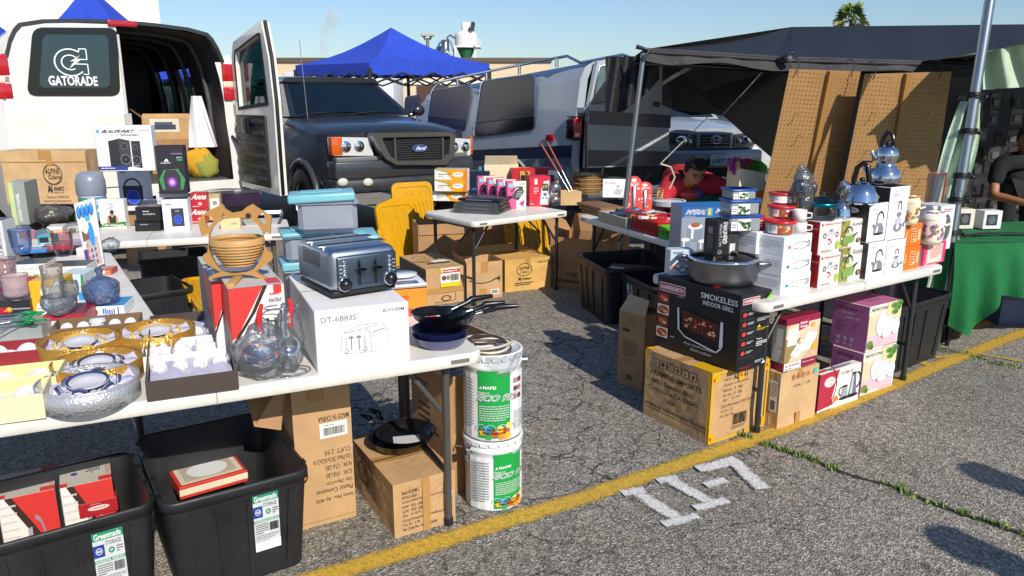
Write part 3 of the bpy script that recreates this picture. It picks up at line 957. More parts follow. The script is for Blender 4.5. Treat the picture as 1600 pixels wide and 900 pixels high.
F1.ring(.47, .5, .47, .5, .09, wt, 30, 52, 318); F1.ring(.47, .5, .27, .28, .14, wt, 26, 45, 300)
F1.line([(.76, .90), (.76, 1.0), (.97, 1.0), (.97, .62), (.62, .62)], .035, wt); F1.line([(.97, .08), (.97, .45), (.52, .45), (.52, .36)], .035, wt); F1.line([(.97, .08), (.82, .08)], .035, wt)
F1.poly([(.40, .26), (.60, .54), (.47, .54), (.80, .78), (.62, .60), (.78, .60)], wt)
g.obj('lettering', wi)
g = G(); a = f(210, 185); g.cyl((xs0 + .015, -.05, zfl), (xs0 + .015, -.05, zr - .13), .012, N_('c9c7c2')); g.box(xs0 - .01, xs0 + .05, -.07, -.04, a[1] - .06, a[1] + .05, N_('b5b3ae')); g.obj('latch', d)
hx = W - .02; hw = W - xs0 - .02
dr = G(); z0, z1 = zfl - .10, zr - .02
oc = [(0, z0), (hw, z0), (hw, z0 + (z1 - z0) * .55), (hw - .05, z0 + (z1 - z0) * .8), (hw - .16, z1), (hw - .22, z1 + .01), (.09, z1 - .14), (0, z1 - .3)]
wc = [(.13, z0 + (z1 - z0) * .52), (hw - .16, z0 + (z1 - z0) * .55), (hw - .24, z1 - .13), (hw - .3, z1 - .12), (.16, z1 - .24), (.12, z1 - .34)]
rdoor = bpy.data.objects.new('right_door', None); bpy.data.objects.remove(rdoor)
dr = G()
n = len(oc)
for yy, nn in ((-.03, -1), (.05, 1)):
 V = [(x, yy, z) for x, z in oc] + [(x, yy, z) for x, z in wc]
 fs = [(0, 1, n + 1, n), (1, 2, n + 1), (2, 3, n + 2, n + 1), (3, 4, n + 3, n + 2) if False else (3, 4, n + 2), (4, 5, n + 3, n + 2), (5, 6, n + 4, n + 3), (6, 7, n + 5, n + 4), (7, 0, n, n + 5)]
 dr.add(V, fs, WV)
for L_ in (oc, wc):
 V = [(x, -.03, z) for x, z in L_] + [(x, .05, z) for x, z in L_]; k2 = len(L_)
 dr.add(V, [(i, (i + 1) % k2, k2 + (i + 1) % k2, k2 + i) for i in range(k2)], WV)
d = dr.obj('right_door', t, (hx + .02, -.06, 0), R(-90))
g = G(); g.slab([(x, .012, z) for x, z in wc], (0, -1, 0), .006, M('#7fb0b4', 'pane')); g.obj('door_window', d)
g = G()
for yy in (-.034, .054):
 V = [Vector((x, yy, z)) for x, z in wc]; c0 = sum(V, Vector()) / len(V); k2 = len(V)
 g.add([v for v in V] + [c0 + (v - c0) * 1.10 for v in V], [(i, (i + 1) % k2, k2 + (i + 1) % k2, k2 + i) for i in range(k2)], RUB)
g.obj('window_seal', d)
INS = -1
ysd = .052
g = G(); zt_ = z0 + (z1 - z0) * .47
for yy, s in ((-.06, 1),):
 g.box(.06, hw - .2, yy, yy + .03, z0 + .06, zt_, M('#1e1f21', 'black'), .015)
 for k_ in range(6): g.box(.09, hw - .23, yy - .012, yy, z0 + .13 + k_ * .115, z0 + .17 + k_ * .115, M('#303235', 'black'), .006)
pn = g.obj('inner_panel', d)
g = G(); g.box(.30, .52, -.10, -.06, zt_ - .2, zt_ - .03, M('#151618', 'plain', .3), .02); g.box(.34, .48, -.11, -.095, zt_ - .15, zt_ - .08, M('#3c3d40', 'plain', .3), .01); g.obj('door_handle', pn)
g = G(); g.tube([(0, 0, z0 + .02), (hw + .012, 0, z0 + .02), (hw + .012, 0, z0 + (z1 - z0) * .55), (hw - .03, 0, z0 + (z1 - z0) * .8), (hw - .14, 0, z1 + .01)], .018, RUB, 6); g.obj('door_seal', d)
g = G(); g.tube([(hx - .06, -.02, zfl + .45), (hx - .0, -.25, zfl + .30), (hx + .10, -.42, zfl + .12)], .016, RUB); g.obj('door_stay', t)
g = G(); g.box(-W * .93, W * .98, -.26, -.01, zfl - .36, zfl - .17, M('#17181a', 'black'), .03); g.box(-W * .6, W * .6, -.262, -.10, zfl - .175, zfl - .16, M('#2a2b2d', 'black')); g.obj('bumper', t)
def wheel(t, x, y, r, w=.22, name='wheel', z=None):
 z = r if z is None else z
 g = G(); prof = [(r * .62, -w / 2), (r * .95, -w / 2), (r, -w * .35), (r, w * .35), (r * .95, w / 2), (r * .62, w / 2)]
 g.T = Matrix.Translation((x, y, z)) @ Matrix.Rotation(R(90), 4, 'Y'); g.lathe(prof, M('#161617', 'black'), 26); o = g.obj(name, t)
 g = G(); g.T = Matrix.Translation((x, y, z)) @ Matrix.Rotation(R(90), 4, 'Y'); g.lathe([(0, -w * .3), (r * .3, -w * .36), (r * .6, -w * .2), (r * .63, -w * .45)], M('#8d8f92', 'metal'), 20); g.lathe([(0, w * .3), (r * .3, w * .36), (r * .6, w * .2), (r * .63, w * .45)], M('#8d8f92', 'metal'), 20)
 for i in range(5):
  a = i * 1.2566; g.box(-.04, .04, r * .15, r * .55, w * .28, w * .38, M('#8d8f92', 'metal')) if False else None
 g.obj('rim', o)
for sx in (-1, 1):
 wheel(t, sx * (W - .14), .95, .37); wheel(t, sx * (W - .14), 3.9, .37)

# -- dark pickup truck
rz = R(35); loc = Vector((-1.2, 8.45, 0)); f = plane_of(loc, rz)
t = thing('pickup_truck', 'dark grey pickup truck facing the stall with honeycomb grille', 'pickup truck', loc, rz)
DP = M('#22252b', 'carpaint')
zh = f(640, 207)[1]; zg1 = f(640, 207)[1]; zg0 = f(640, 256)[1]; hl1 = f(560, 214)[1]; hl0 = f(560, 243)[1]
HW = .88
def loft(g, secs, mat, cap0=True, cap1=True):
 n = len(secs[0][1]); vs = []
 for y, pr in secs:
  full = [(-x, z) for x, z in pr] + [(x, z) for x, z in pr[::-1][1:]] if abs(pr[-1][0]) < 1e-6 else [(-x, z) for x, z in pr] + [(x, z) for x, z in pr[::-1]]
  vs += [(x, y, z) for x, z in full]; k2 = len(full)
 fs = [(j * k2 + i, j * k2 + i + 1, (j + 1) * k2 + i + 1, (j + 1) * k2 + i) for j in range(len(secs) - 1) for i in range(k2 - 1)]
 g.add(vs, fs, mat, True)
 if cap0: g.add(vs[:k2], [tuple(range(k2))], mat)
 if cap1: g.add(vs[-k2:], [tuple(range(k2))[::-1]], mat)
g = G()
loft(g, [(.02, [(.70, hl0 - .12), (.74, hl0), (.75, hl1), (.66, zh - .01), (.4, zh + .02), (0, zh + .04)]),
  (.10, [(.80, .62), (.83, .85), (.82, hl1), (.72, zh + .02), (.42, zh + .06), (0, zh + .08)]),
  (.35, [(.85, .62), (.89, .85), (.87, hl1 + .02), (.76, zh + .05), (.45, zh + .10), (0, zh + .11)]),
  (.9, [(.86, .62), (.90, .85), (.88, hl1 + .06), (.78, zh + .10), (.48, zh + .14), (0, zh + .15)]),
  (1.35, [(.86, .5), (.89, .85), (.88, hl1 + .08), (.80, zh + .14), (.5, zh + .17), (0, zh + .18)])], DP)
g.obj('hood', t)
zw = zh + .16; zr = f(540, 131)[1] + .13
g = G()
loft(g, [(1.3, [(.86, .5), (.89, .8), (.88, hl1 + .08), (.82, zw - .02), (.5, zw), (0, zw)]), (3.2, [(.86, .5), (.89, .8), (.88, hl1 + .08), (.83, zw), (.5, zw), (0, zw)])], DP)
loft(g, [(3.25, [(.86, .5), (.9, .8), (.9, 1.2), (.86, zw - .05), (.5, zw - .05), (0, zw - .05)]), (5.0, [(.86, .5), (.9, .8), (.9, 1.2), (.86, zw - .05), (.5, zw - .05), (0, zw - .05)])], DP)
g.obj('body', t)
g = G(); wb, wtp = (.80, zw - .01), (.64, zr - .04)
def gh(y0, y1, yb0, yb1): return [(-.80, yb0, zw), (.80, yb0, zw), (.80, yb1, zw), (-.80, yb1, zw)], [(-.62, y0, zr - .05), (.62, y0, zr - .05), (.62, y1, zr - .05), (-.62, y1, zr - .05)]
lo, hi = gh(2.0, 3.0, 1.3, 3.18)
g.add(lo + hi, [(0, 1, 5, 4), (1, 2, 6, 5), (2, 3, 7, 6), (3, 0, 4, 7)], DP)
loft(g, [(1.93, [(.66, zr - .07), (.60, zr - .015), (.4, zr - .005), (0, zr)]), (2.5, [(.66, zr - .06), (.60, zr), (.4, zr + .015), (0, zr + .02)]), (3.05, [(.66, zr - .07), (.60, zr - .015), (.4, zr - .005), (0, zr)])], DP)
g.obj('cab', t)
def lerp4(q, u, v, off=(0, 0, 0)):
 a, b, c_, d_ = [Vector(x) for x in q]; return (a.lerp(b, u)).lerp(d_.lerp(c_, u), v) + Vector(off)
q = [(-.80, 1.3, zw), (.80, 1.3, zw), (.62, 2.0, zr - .05), (-.62, 2.0, zr - .05)]
nn = (Vector(q[1]) - Vector(q[0])).cross(Vector(q[3]) - Vector(q[0])).normalized()
if nn.y > 0: nn = -nn
g = G(); g.grid(lambda u, v: lerp4(q, .05 + .9 * u, .06 + .88 * v) + nn * (.004 + .02 * math.sin(math.pi * u)), 10, 6, M('#0e1a22', 'plain', .05)); g.obj('windshield', t)
for sx in (-1, 1):
 q = [(sx * .80, 1.45, zw), (sx * .80, 2.75, zw), (sx * .62, 2.65, zr - .05), (sx * .62, 2.05, zr - .05)]
 g = G(); g.poly([lerp4(q, a, b, (sx * .004, 0, 0))[:] for a, b in ((.05, .08), (.95, .08), (.95, .9), (.1, .9))], M('#0e1a22', 'plain', .05)); g.obj('side_window', t)
 g = G(); g.ball((sx * .98, 1.45, zw + .06), .09, .06, .075, DP); g.tube([(sx * .86, 1.5, zw), (sx * .98, 1.47, zw + .03)], .025, DP); g.obj('mirror', t)
def fl(px, py, y=-.02): a = f(px, py); return (a[0], y, a[1])
g = G(); out = [fl(572, 212), (fl(575, 207)), fl(694, 206), fl(699, 210), fl(697, 243), fl(685, 256), fl(607, 256), fl(592, 247), fl(585, 236)]
inn = [fl(586, 216), fl(588, 214), fl(690, 212), fl(691, 214), fl(689, 240), fl(681, 248), fl(612, 250), fl(600, 244), fl(596, 238)]
n = len(out); g.add([Vector(v) + Vector((0, -.06, 0)) for v in out] + [Vector(v) + Vector((0, -.06, 0)) for v in inn] + [Vector(v) + Vector((0, .1, 0)) for v in out] + [Vector(v) + Vector((0, .02, 0)) for v in inn],
 [(i, (i + 1) % n, n + (i + 1) % n, n + i) for i in range(n)] + [(i, 2 * n + i, 2 * n + (i + 1) % n, (i + 1) % n) for i in range(n)] + [(n + i, n + (i + 1) % n, 3 * n + (i + 1) % n, 3 * n + i) for i in range(n)], M('#4a4845', 'carpaint'))
gr = g.obj('grille', t); gr.location.y = -.10
g = G(); g.poly([Vector(v) + Vector((0, -.005, 0)) for v in inn], N_('08090a'))
x0, x1 = fl(607, 230)[0], fl(679, 230)[0]; zt0, zt1 = fl(640, 247)[2], fl(640, 214)[2]
hexm = M('#2f3134', 'plain', .35); st = .028
for j in range(14):
 for i in range(22):
  x = x0 + (i + .5 * (j % 2)) * st; z = zt0 + j * st * .86
  if x < x1 and z < zt1: g.tube([(x + st * .5 * math.cos(R(60 * k_ + 30)), -.045, z + st * .5 * math.sin(R(60 * k_ + 30))) for k_ in range(6)], .0035, hexm, 4, True)
for px in (606, 680): a = fl(px, 214); c = fl(px, 248); g.box(a[0] - .012, a[0] + .012, -.07, -.02, c[2], a[2], M('#4a4845', 'carpaint'))
g.obj('honeycomb', gr)
g = G(); cxx, _, czz = fl(645, 230.5); g.T = Matrix.Translation((cxx, -.065, czz)); g.add([(.095 * math.cos(R(15 * i)), 0, .042 * math.sin(R(15 * i))) for i in range(24)], [tuple(range(24))], M('#c9ced6', 'metal')); g.add([(.086 * math.cos(R(15 * i)), -.002, .035 * math.sin(R(15 * i))) for i in range(24)], [tuple(range(24))], N_('1c3f86'))
Fb = Face(g, (-.055, -.003, -.02), (.11, 0, 0), (0, 0, .04), (0, -1, 0)); Fb.txt('Ford', 0, 0, 1, 1, N_('e8ecf2'), .02, .25); g.obj('emblem', gr)
for sx, (p0, p1, p2, p3) in ((-1, ((520, 214), (575, 215), (582, 243), (520, 243))), (1, ((700, 215), (733, 217), (733, 242), (700, 243)))):
 g = G(); pts = [fl(*q, y=-.03) for q in (p0, p1, p2, p3)]; cc = sum((Vector(v) for v in pts), Vector()) / 4
 g.slab(pts, (0, -1, 0), .12, M('#c8cbcc', 'lamp'))
 for dx in (-.08, .07): g.ball((cc.x + dx, -.035, cc.z), .06, .012, .06, M('#f0f0ee', 'chrome'))
 hl = g.obj('headlight', t)
 g = G(); e = pts[0][0] if sx < 0 else pts[1][0]
 g.box(e - (.03 if sx < 0 else 0), e + (.09 if sx < 0 else .03), -.034, .10, pts[3][2], pts[0][2], M('#c9590f', 'lamp'), .01); g.obj('turn_signal', hl)
g = G(); zb1 = f(640, 256)[1]; zb0 = f(640, 295)[1]
g.box(-.86, .86, -.14, .25, zb0, zb0 + (zb1 - zb0) * .55, M('#2a2c30', 'black'), .03); g.box(-.84, .84, -.11, .2, zb0 + (zb1 - zb0) * .55, hl0 - .05, M('#33363a', 'carpaint'), .02); g.box(-.80, .80, -.05, .2, hl0 - .055, hl0 - .01, M('#6d6c6a', 'carpaint'), .01)
bmp = g.obj('bumper', t)
for px in (527, 560):
 g = G(); a = fl(px if px < 540 else 566, 283); g.T = Matrix.Translation((a[0], -.15, a[2])); g.ball((0, 0, 0), .06, .03, .045, M('#c9c5bb', 'lamp')); g.obj('fog_light', bmp)
for sx in (-1, 1):
 wheel(t, sx * .80, .72, .39, .25, z=.5); wheel(t, sx * .80, 3.9, .39, .25, z=.5)
 g = G()
 arc = [(sx * .90, .72 + .47 * math.cos(R(a)), .5 + .47 * math.sin(R(a))) for a in range(-10, 191, 20)]
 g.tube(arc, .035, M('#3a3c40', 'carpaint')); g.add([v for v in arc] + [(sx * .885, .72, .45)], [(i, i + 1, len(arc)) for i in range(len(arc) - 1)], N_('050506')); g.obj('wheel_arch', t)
g = G()
for x0_, x1_ in ((-.7, .02), (-.1, .55)): g.tube([(x0_, 1.25, zw + .02), ((x0_ + x1_) / 2, 1.34, zw + .045), (x1_, 1.37, zw + .04)], .01, RUB, 5)
g.obj('wiper', t)
g = G(); g.tube([(-.62, 1.2, zw - .02), (-.66, 1.2, zw + .85)], .004, N_('888888'), 4); g.obj('antenna', t)

# -- silver passenger van
rz = R(35); loc = Vector((1.40, 9.75, 0)); HW = .82; f = plane_of(loc, rz); sd_ = side_of(loc, rz, -HW)
t = thing('passenger_van', 'silver and blue passenger van with peeling paint and roof rack', 'van', loc, rz)
a0 = sd_(895, 93); a1 = sd_(700, 131)
kk = min(.085, (a0[1] - a1[1]) / max(.5, a1[0] - a0[0]))
zr = a0[1]; LEN = 5.0
SV = M('#a3abb3', 'carpaint'); NB = M('#1c2340', 'carpaint'); PEEL = M('#56606e', 'peel')
prof = [(HW - .04, .35, SV), (HW, .62, PEEL), (HW + .01, .95, PEEL), (HW, 1.10, NB), (HW - .03, 1.35, SV), (HW - .10, zr - .22, SV), (HW - .17, zr - .08, SV), (HW - .30, zr - .015, NB), (0, zr + .03, NB)]
g = G(); ysn = [0, 1.0, 2.0, 3.0, 3.9]
full = [(-x, z, m) for x, z, m in prof] + [(x, z, m) for x, z, m in prof[::-1][1:]]
def mats_of(i): return prof[min(i + 1, 8)][2] if i < 8 else prof[min(16 - i, 8)][2]
for i in range(len(full) - 1):
 (xa, za, _), (xb_, zb_, _) = full[i], full[i + 1]
 for ya, yb in zip(ysn[:-1], ysn[1:]):
  g.add([(xa, ya, za - kk * ya), (xa, yb, za - kk * yb), (xb_, yb, zb_ - kk * yb), (xb_, ya, zb_ - kk * ya)], [(0, 1, 2, 3)], mats_of(i), False)
zs = lambda y, z: z - kk * y
ca = [(-x, z) for x, z, _ in prof]
for sx in (-1, 1):
 for i in range(8):
  x0_, z0_ = prof[i][0], prof[i][1]; x1_, z1_ = prof[i + 1][0], prof[i + 1][1]
  y_end = lambda z: 5.0 if z < 1.1 else 4.6 - (z - 1.1) * .75
  g.add([(sx * x0_, 3.9, zs(3.9, z0_)), (sx * x0_, y_end(z0_), zs(4.5, z0_)), (sx * x1_, y_end(z1_), zs(4.5, z1_)), (sx * x1_, 3.9, zs(3.9, z1_))], [(0, 1, 2, 3)], prof[i + 1][2])
g.add([(-HW, 5.0, .3), (HW, 5.0, .3), (HW, 5.0, .75), (-HW, 5.0, .75)], [(0, 1, 2, 3)], SV)
g.obj('body', t)
for (p0, p1, p2, p3), nm in ((((744, 127), (827, 116), (834, 201), (740, 213)), 1), (((666, 141), (729, 133), (724, 205), (664, 193)), 1), (((624, 152), (651, 147), (645, 183), (626, 178)), 0)):
 q = [sd_(*p_) for p_ in (p3, p2, p1, p0)]
 V = [(-HW - .025, a, b) for a, b in q]
 lean = lambda z, y: (-HW + max(0, (z + kk * y - 1.12)) * .12)
 V = [(lean(v[2], v[1]) - .012, v[1], v[2]) for v in V]
 c0 = sum((Vector(v) for v in V), Vector()) / 4
 W4 = round4([Vector(v) for v in V], .09); g = G(); k2 = len(W4)
 big = [c0 + (v - c0) * 1.045 + Vector((-.004, 0, 0)) for v in W4]
 g.add([v + Vector((-.010, 0, 0)) for v in W4] + big, [(i, (i + 1) % k2, k2 + (i + 1) % k2, k2 + i) for i in range(k2)], M('#b9c0c6', 'metal')); wf = g.obj('side_window', t)
 g = G(); g.poly(W4, M('#0d1422', 'plain', .22)); g.obj('pane', wf)
 if nm:
  g = G(); lo = [Vector(V[0]).lerp(Vector(V[1]), .06), Vector(V[1]).lerp(Vector(V[0]), .06), Vector(V[1]).lerp(Vector(V[2]), .24), Vector(V[0]).lerp(Vector(V[3]), .24)]
  g.poly([v + Vector((-.006, 0, 0)) for v in lo], M('#0a0b0d', 'plain', .15)); g.tube([lo[3] + Vector((-.008, 0, 0)), lo[2] + Vector((-.008, 0, 0))], .008, N_('3a3d40')); g.obj('vent_pane', wf)
g = G(); pr = [(x, z) for x, z, _ in full]; g.poly([(x, .04, z) for x, z in pr], N_('0c0d10')); g.obj('rear_dark_sheet', t)  # flat black sheet, painted in for the dark van interior
g = G(); e = [(x, -.004, z) for x, z in pr[:8]]; e2 = [(x + .12, -.004, z) for x, z in pr[:8]]
g.add(e + e2, [(i, i + 1, 9 + i, 8 + i) for i in range(7)], SV); g.obj('rear_pillar', t)
dl = lambda px, py, y=-.10: (f(px, py)[0] , y, f(px, py)[1])
g = G(); g.slab([dl(907, 262), dl(1037, 256), dl(1036, 90), dl(1020, 83), dl(935, 94), dl(925, 97), dl(911, 170)], (0, -1, 0), .06, SV); d = g.obj('rear_door', t)
F1 = Face(g := G(), dl(907, 262, -.10), (Vector(dl(1037, 262)) - Vector(dl(907, 262))), (0, 0, dl(1000, 90)[2] - dl(1000, 262)[2]), (0, -1, 0))
F1.rect(.02, .38, .99, .50, NB); F1.rect(.02, .02, .99, .16, M('#23293a', 'carpaint')); F1.txt('DODGE RAM', .62, .20, .95, .27, N_('c2c6cc'), .03); g.obj('door_trim', d)
g = G(); g.slab([dl(917, 163, -.105), dl(950, 157, -.105), dl(958, 97, -.105), dl(927, 104, -.105)], (0, -1, 0), .004, M('#5c6f78', 'plain', .06)); g.tube([dl(917, 163, -.108), dl(950, 157, -.108), dl(958, 97, -.108), dl(927, 104, -.108)], .012, M('#b3b7ba', 'metal'), 6, True); g.obj('door_window', d)
g = G(); a = dl(1017, 163, -.12); g.box(a[0] - .06, a[0] + .06, a[1], a[1] + .03, a[2] - .03, a[2] + .03, M('#111214', 'plain', .3), .008); g.obj('door_handle', d)
g = G(); a = dl(904, 172, -.02); c = dl(906, 275, -.12); g.cyl(dl(905, 190, -.12), dl(906, 268, -.12), .014, N_('7a4a30')); g.box(a[0] - .03, a[0] + .05, -.14, -.01, a[2] - .03, a[2] + .03, N_('9a9da0')); g.obj('door_hinge', t)
g = G(); a = f(877, 219); c = f(895, 181); g.box(-HW - .02, -HW + .12, -.05, .12, sd_(885, 219)[1], sd_(885, 181)[1], M('#26080a', 'lamp'), .02); g.box(-HW - .015, -HW + .1, -.06, 0, sd_(885, 214)[1], sd_(885, 184)[1], M('#c01420', 'lamp'), .01)
g.box(-HW - .01, -HW + .06, -.063, 0, sd_(885, 213)[1], sd_(885, 207)[1], M('#d9c9c0', 'lamp')); g.obj('tail_light', t)
g = G(); a = sd_(860, 215); g.box(-HW - .02, -HW, a[0] - .08, a[0] + .08, a[1] - .04, a[1] + .04, M('#b01420', 'lamp'), .005); g.obj('side_marker', t)
g = G(); g.box(-HW - .03, HW + .1, -.32, -.05, .42, .60, M('#b9bcc0', 'metal'), .03); g.box(-HW, HW, -.2, .1, .3, .42, N_('17181a')); g.obj('rear_bumper', t)
g = G(); a = f(958, 286); g.box(f(938, 280)[0], f(975, 280)[0], -.35, -.33, .44, .57, N_('c8ccd0')); g.obj('number_plate', t)
g = G()
for sx in (-1, 1):
 g.tube([(sx * (HW - .18), .1, zs(.1, zr - .02)), (sx * (HW - .14), .3, zs(.3, zr + .08)), (sx * (HW - .14), 1.6, zs(1.6, zr + .09)), (sx * (HW - .14), 3.4, zs(3.4, zr + .08)), (sx * (HW - .16), 3.7, zs(3.7, zr - .02))], .018, CHR, 8)
 for y_ in (.5, 1.3, 2.1, 2.9): g.cyl((sx * (HW - .14), y_, zs(y_, zr - .03)), (sx * (HW - .14), y_, zs(y_, zr + .08)), .022, CHR)
g.tube([(-HW + .18, .1, zs(.1, zr - .02)), (0, .05, zs(.05, zr + .09)), (HW - .18, .1, zs(.1, zr - .02))], .016, CHR)
g.obj('roof_rack', t)
for sx in (-1, 1): wheel(t, sx * (HW - .12), 1.25, .36, .22, z=.40); wheel(t, sx * (HW - .12), 4.1, .36, .22, z=.36)
for sx in (-1, 1):
 g = G(); arc = [(sx * (HW + .012), 1.25 + .45 * math.cos(R(a)), .42 + .45 * math.sin(R(a))) for a in range(-10, 191, 20)]
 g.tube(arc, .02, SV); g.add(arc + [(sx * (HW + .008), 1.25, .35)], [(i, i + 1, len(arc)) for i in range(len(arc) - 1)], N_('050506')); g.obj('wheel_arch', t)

# -- silver pickup under the canopy
def far_truck(name, label, px, Y, rzd, plate):
 loc = Vector((atY(px, 250, Y).x, Y, 0)); rz = R(rzd); f = plane_of(loc, rz); t = thing(name, label, 'pickup truck', loc, rz)
 P_ = M('#9ea4aa', 'carpaint')
 z = lambda py: f(px, py)[1]
 g = G()
 zh = z(203)
 loft(g, [(0, [(.70, z(232)), (.80, z(225)), (.82, z(212)), (.7, zh), (0, zh + .03)]), (.3, [(.86, .5), (.92, .8), (.9, z(206)), (.76, zh + .06), (0, zh + .1)]), (1.3, [(.88, .5), (.93, .8), (.91, z(203)), (.8, zh + .14), (0, zh + .2)]), (5.0, [(.88, .5), (.93, .8), (.91, z(203)), (.8, zh + .14), (0, zh + .2)])], P_)
 g.obj('body', t)
 g = G(); zq = zh + .16; zt = zq + .55
 lo = [(-.8, 1.3, zq), (.8, 1.3, zq), (.8, 3.3, zq), (-.8, 3.3, zq)]; hi = [(-.62, 2.1, zt), (.62, 2.1, zt), (.62, 3.1, zt), (-.62, 3.1, zt)]
 g.add(lo + hi, [(0, 1, 5, 4), (1, 2, 6, 5), (2, 3, 7, 6), (3, 0, 4, 7), (4, 5, 6, 7)], P_); g.obj('cab', t)
 g = G(); q = [lo[0], lo[1], hi[1], hi[0]]; g.poly([lerp4(q, a, b, (0, -.01, .005))[:] for a, b in ((.05, .05), (.95, .05), (.95, .93), (.05, .93))], M('#1b2a33', 'plain', .05)); g.obj('windshield', t)
 for sx in (-1, 1):
  g = G(); g.slab([(sx * .86, -.02, z(206)), (sx * .36, -.05, z(210)), (sx * .38, -.05, z(230)), (sx * .62, -.04, z(231)), (sx * .82, -.02, z(226))], (0, -1, 0), .1, M('#3a3634', 'lamp')); g.ball((sx * .62, -.06, z(219)), .11, .03, .085, M('#f4f2ea', 'chrome')); g.ball((sx * .47, -.06, z(221)), .05, .02, .05, M('#c9c5bb', 'chrome')); g.obj('headlight', t)
 g = G(); g.box(-.34, .34, -.09, -.02, z(232), z(205), P_, .03); g.box(-.29, .29, -.10, -.03, z(230), z(208), N_('15171a'), .02)
 for k_ in range(5): g.box(-.28, .28, -.106, -.09, z(229 - k_ * 4.6), z(227.6 - k_ * 4.6), M('#8f9498', 'metal'))
 gr = g.obj('grille', t)
 g = G(); g.T = Matrix.Translation((0, -.115, z(218)))
 for a_, b_, zo in ((.10, .07, 0), (.045, .065, 0), (.075, .03, .025)): g.tube([(a_ * math.cos(R(i * 20)), 0, zo + b_ * math.sin(R(i * 20))) for i in range(18)], .008, CHR, 5, True)
 g.obj('emblem', gr)
 g = G(); g.box(-.9, .9, -.14, .2, z(262), z(234), P_, .05); g.box(-.55, .55, -.146, -.1, z(258), z(247), N_('121315'), .02); b = g.obj('bumper', t)
 g = G(); w_ = .16; zz0, zz1 = z(257), z(242); x_ = .05
 g.box(x_ - w_, x_ + w_, -.165, -.148, zz0, zz1, N_('dfe3e2')); F1 = Face(g, (x_ - w_, -.166, zz0), (2 * w_, 0, 0), (0, 0, zz1 - zz0), (0, -1, 0)); F1.txt(plate, .08, .15, .92, .66, N_('26355e'), .03); F1.txt('California', .28, .74, .72, .92, N_('8d2f3a'), .01); g.obj('number_plate', b)
 for sx in (-1, 1): wheel(t, sx * .8, .8, .38, .25); wheel(t, sx * .8, 4.1, .38, .25)
 g = G(); g.box(-.85, .85, 0, .1, .35, z(258), N_('0c0c0d')); g.obj('underbody', t)
 return t
far_truck('pickup_truck', 'silver pickup truck with number plate parked behind the red shirted man', 1112, 13.2, 14, '62963T1')
loc = Vector((atY(1215, 255, 14.2).x, 14.2, 0)); t = thing('parked_car', 'pale grey car glimpsed under the black tarp beside the pegboard', 'car', loc, R(20))
g = G(); zl = lambda py: atY(1200, py, 14.2).z
loft(g, [(0, [(.7, .3), (.84, .5), (.84, .8), (.7, 1.0), (0, 1.02)]), (.4, [(.8, .3), (.9, .5), (.9, .9), (.75, 1.08), (0, 1.1)]), (4.4, [(.8, .3), (.9, .5), (.9, .95), (.75, 1.15), (0, 1.2)])], M('#b9bcbc', 'carpaint'))
loft(g, [(1.4, [(.75, 1.05), (.7, 1.2), (.6, 1.25), (0, 1.3)]), (2.0, [(.75, 1.05), (.66, 1.5), (.55, 1.55), (0, 1.6)]), (3.4, [(.75, 1.05), (.66, 1.5), (.55, 1.55), (0, 1.6)]), (4.0, [(.75, 1.05), (.7, 1.2), (.6, 1.25), (0, 1.3)])], M('#39424a', 'plain', .08))
g.obj('body', t)
for sx in (-1, 1):
 g = G(); g.box(sx * .62 - .15, sx * .62 + .15, -.03, .05, .66, .8, M('#d8dada', 'lamp'), .02); g.obj('headlight', t); wheel(t, sx * .8, .8, .33)
b = thing('pale_shed', 'long pale shed on the horizon behind the canopy', 'building', (8, 34, 0)); g = G(); g.box(-6, 30, 0, 8, 0, 2.6, N_('c9c8c4')); g.obj('wall', b); g = G(); g.box(-6.1, 30.1, -.1, 8.1, 2.6, 2.75, N_('8b8a86')); g.obj('roof', b)
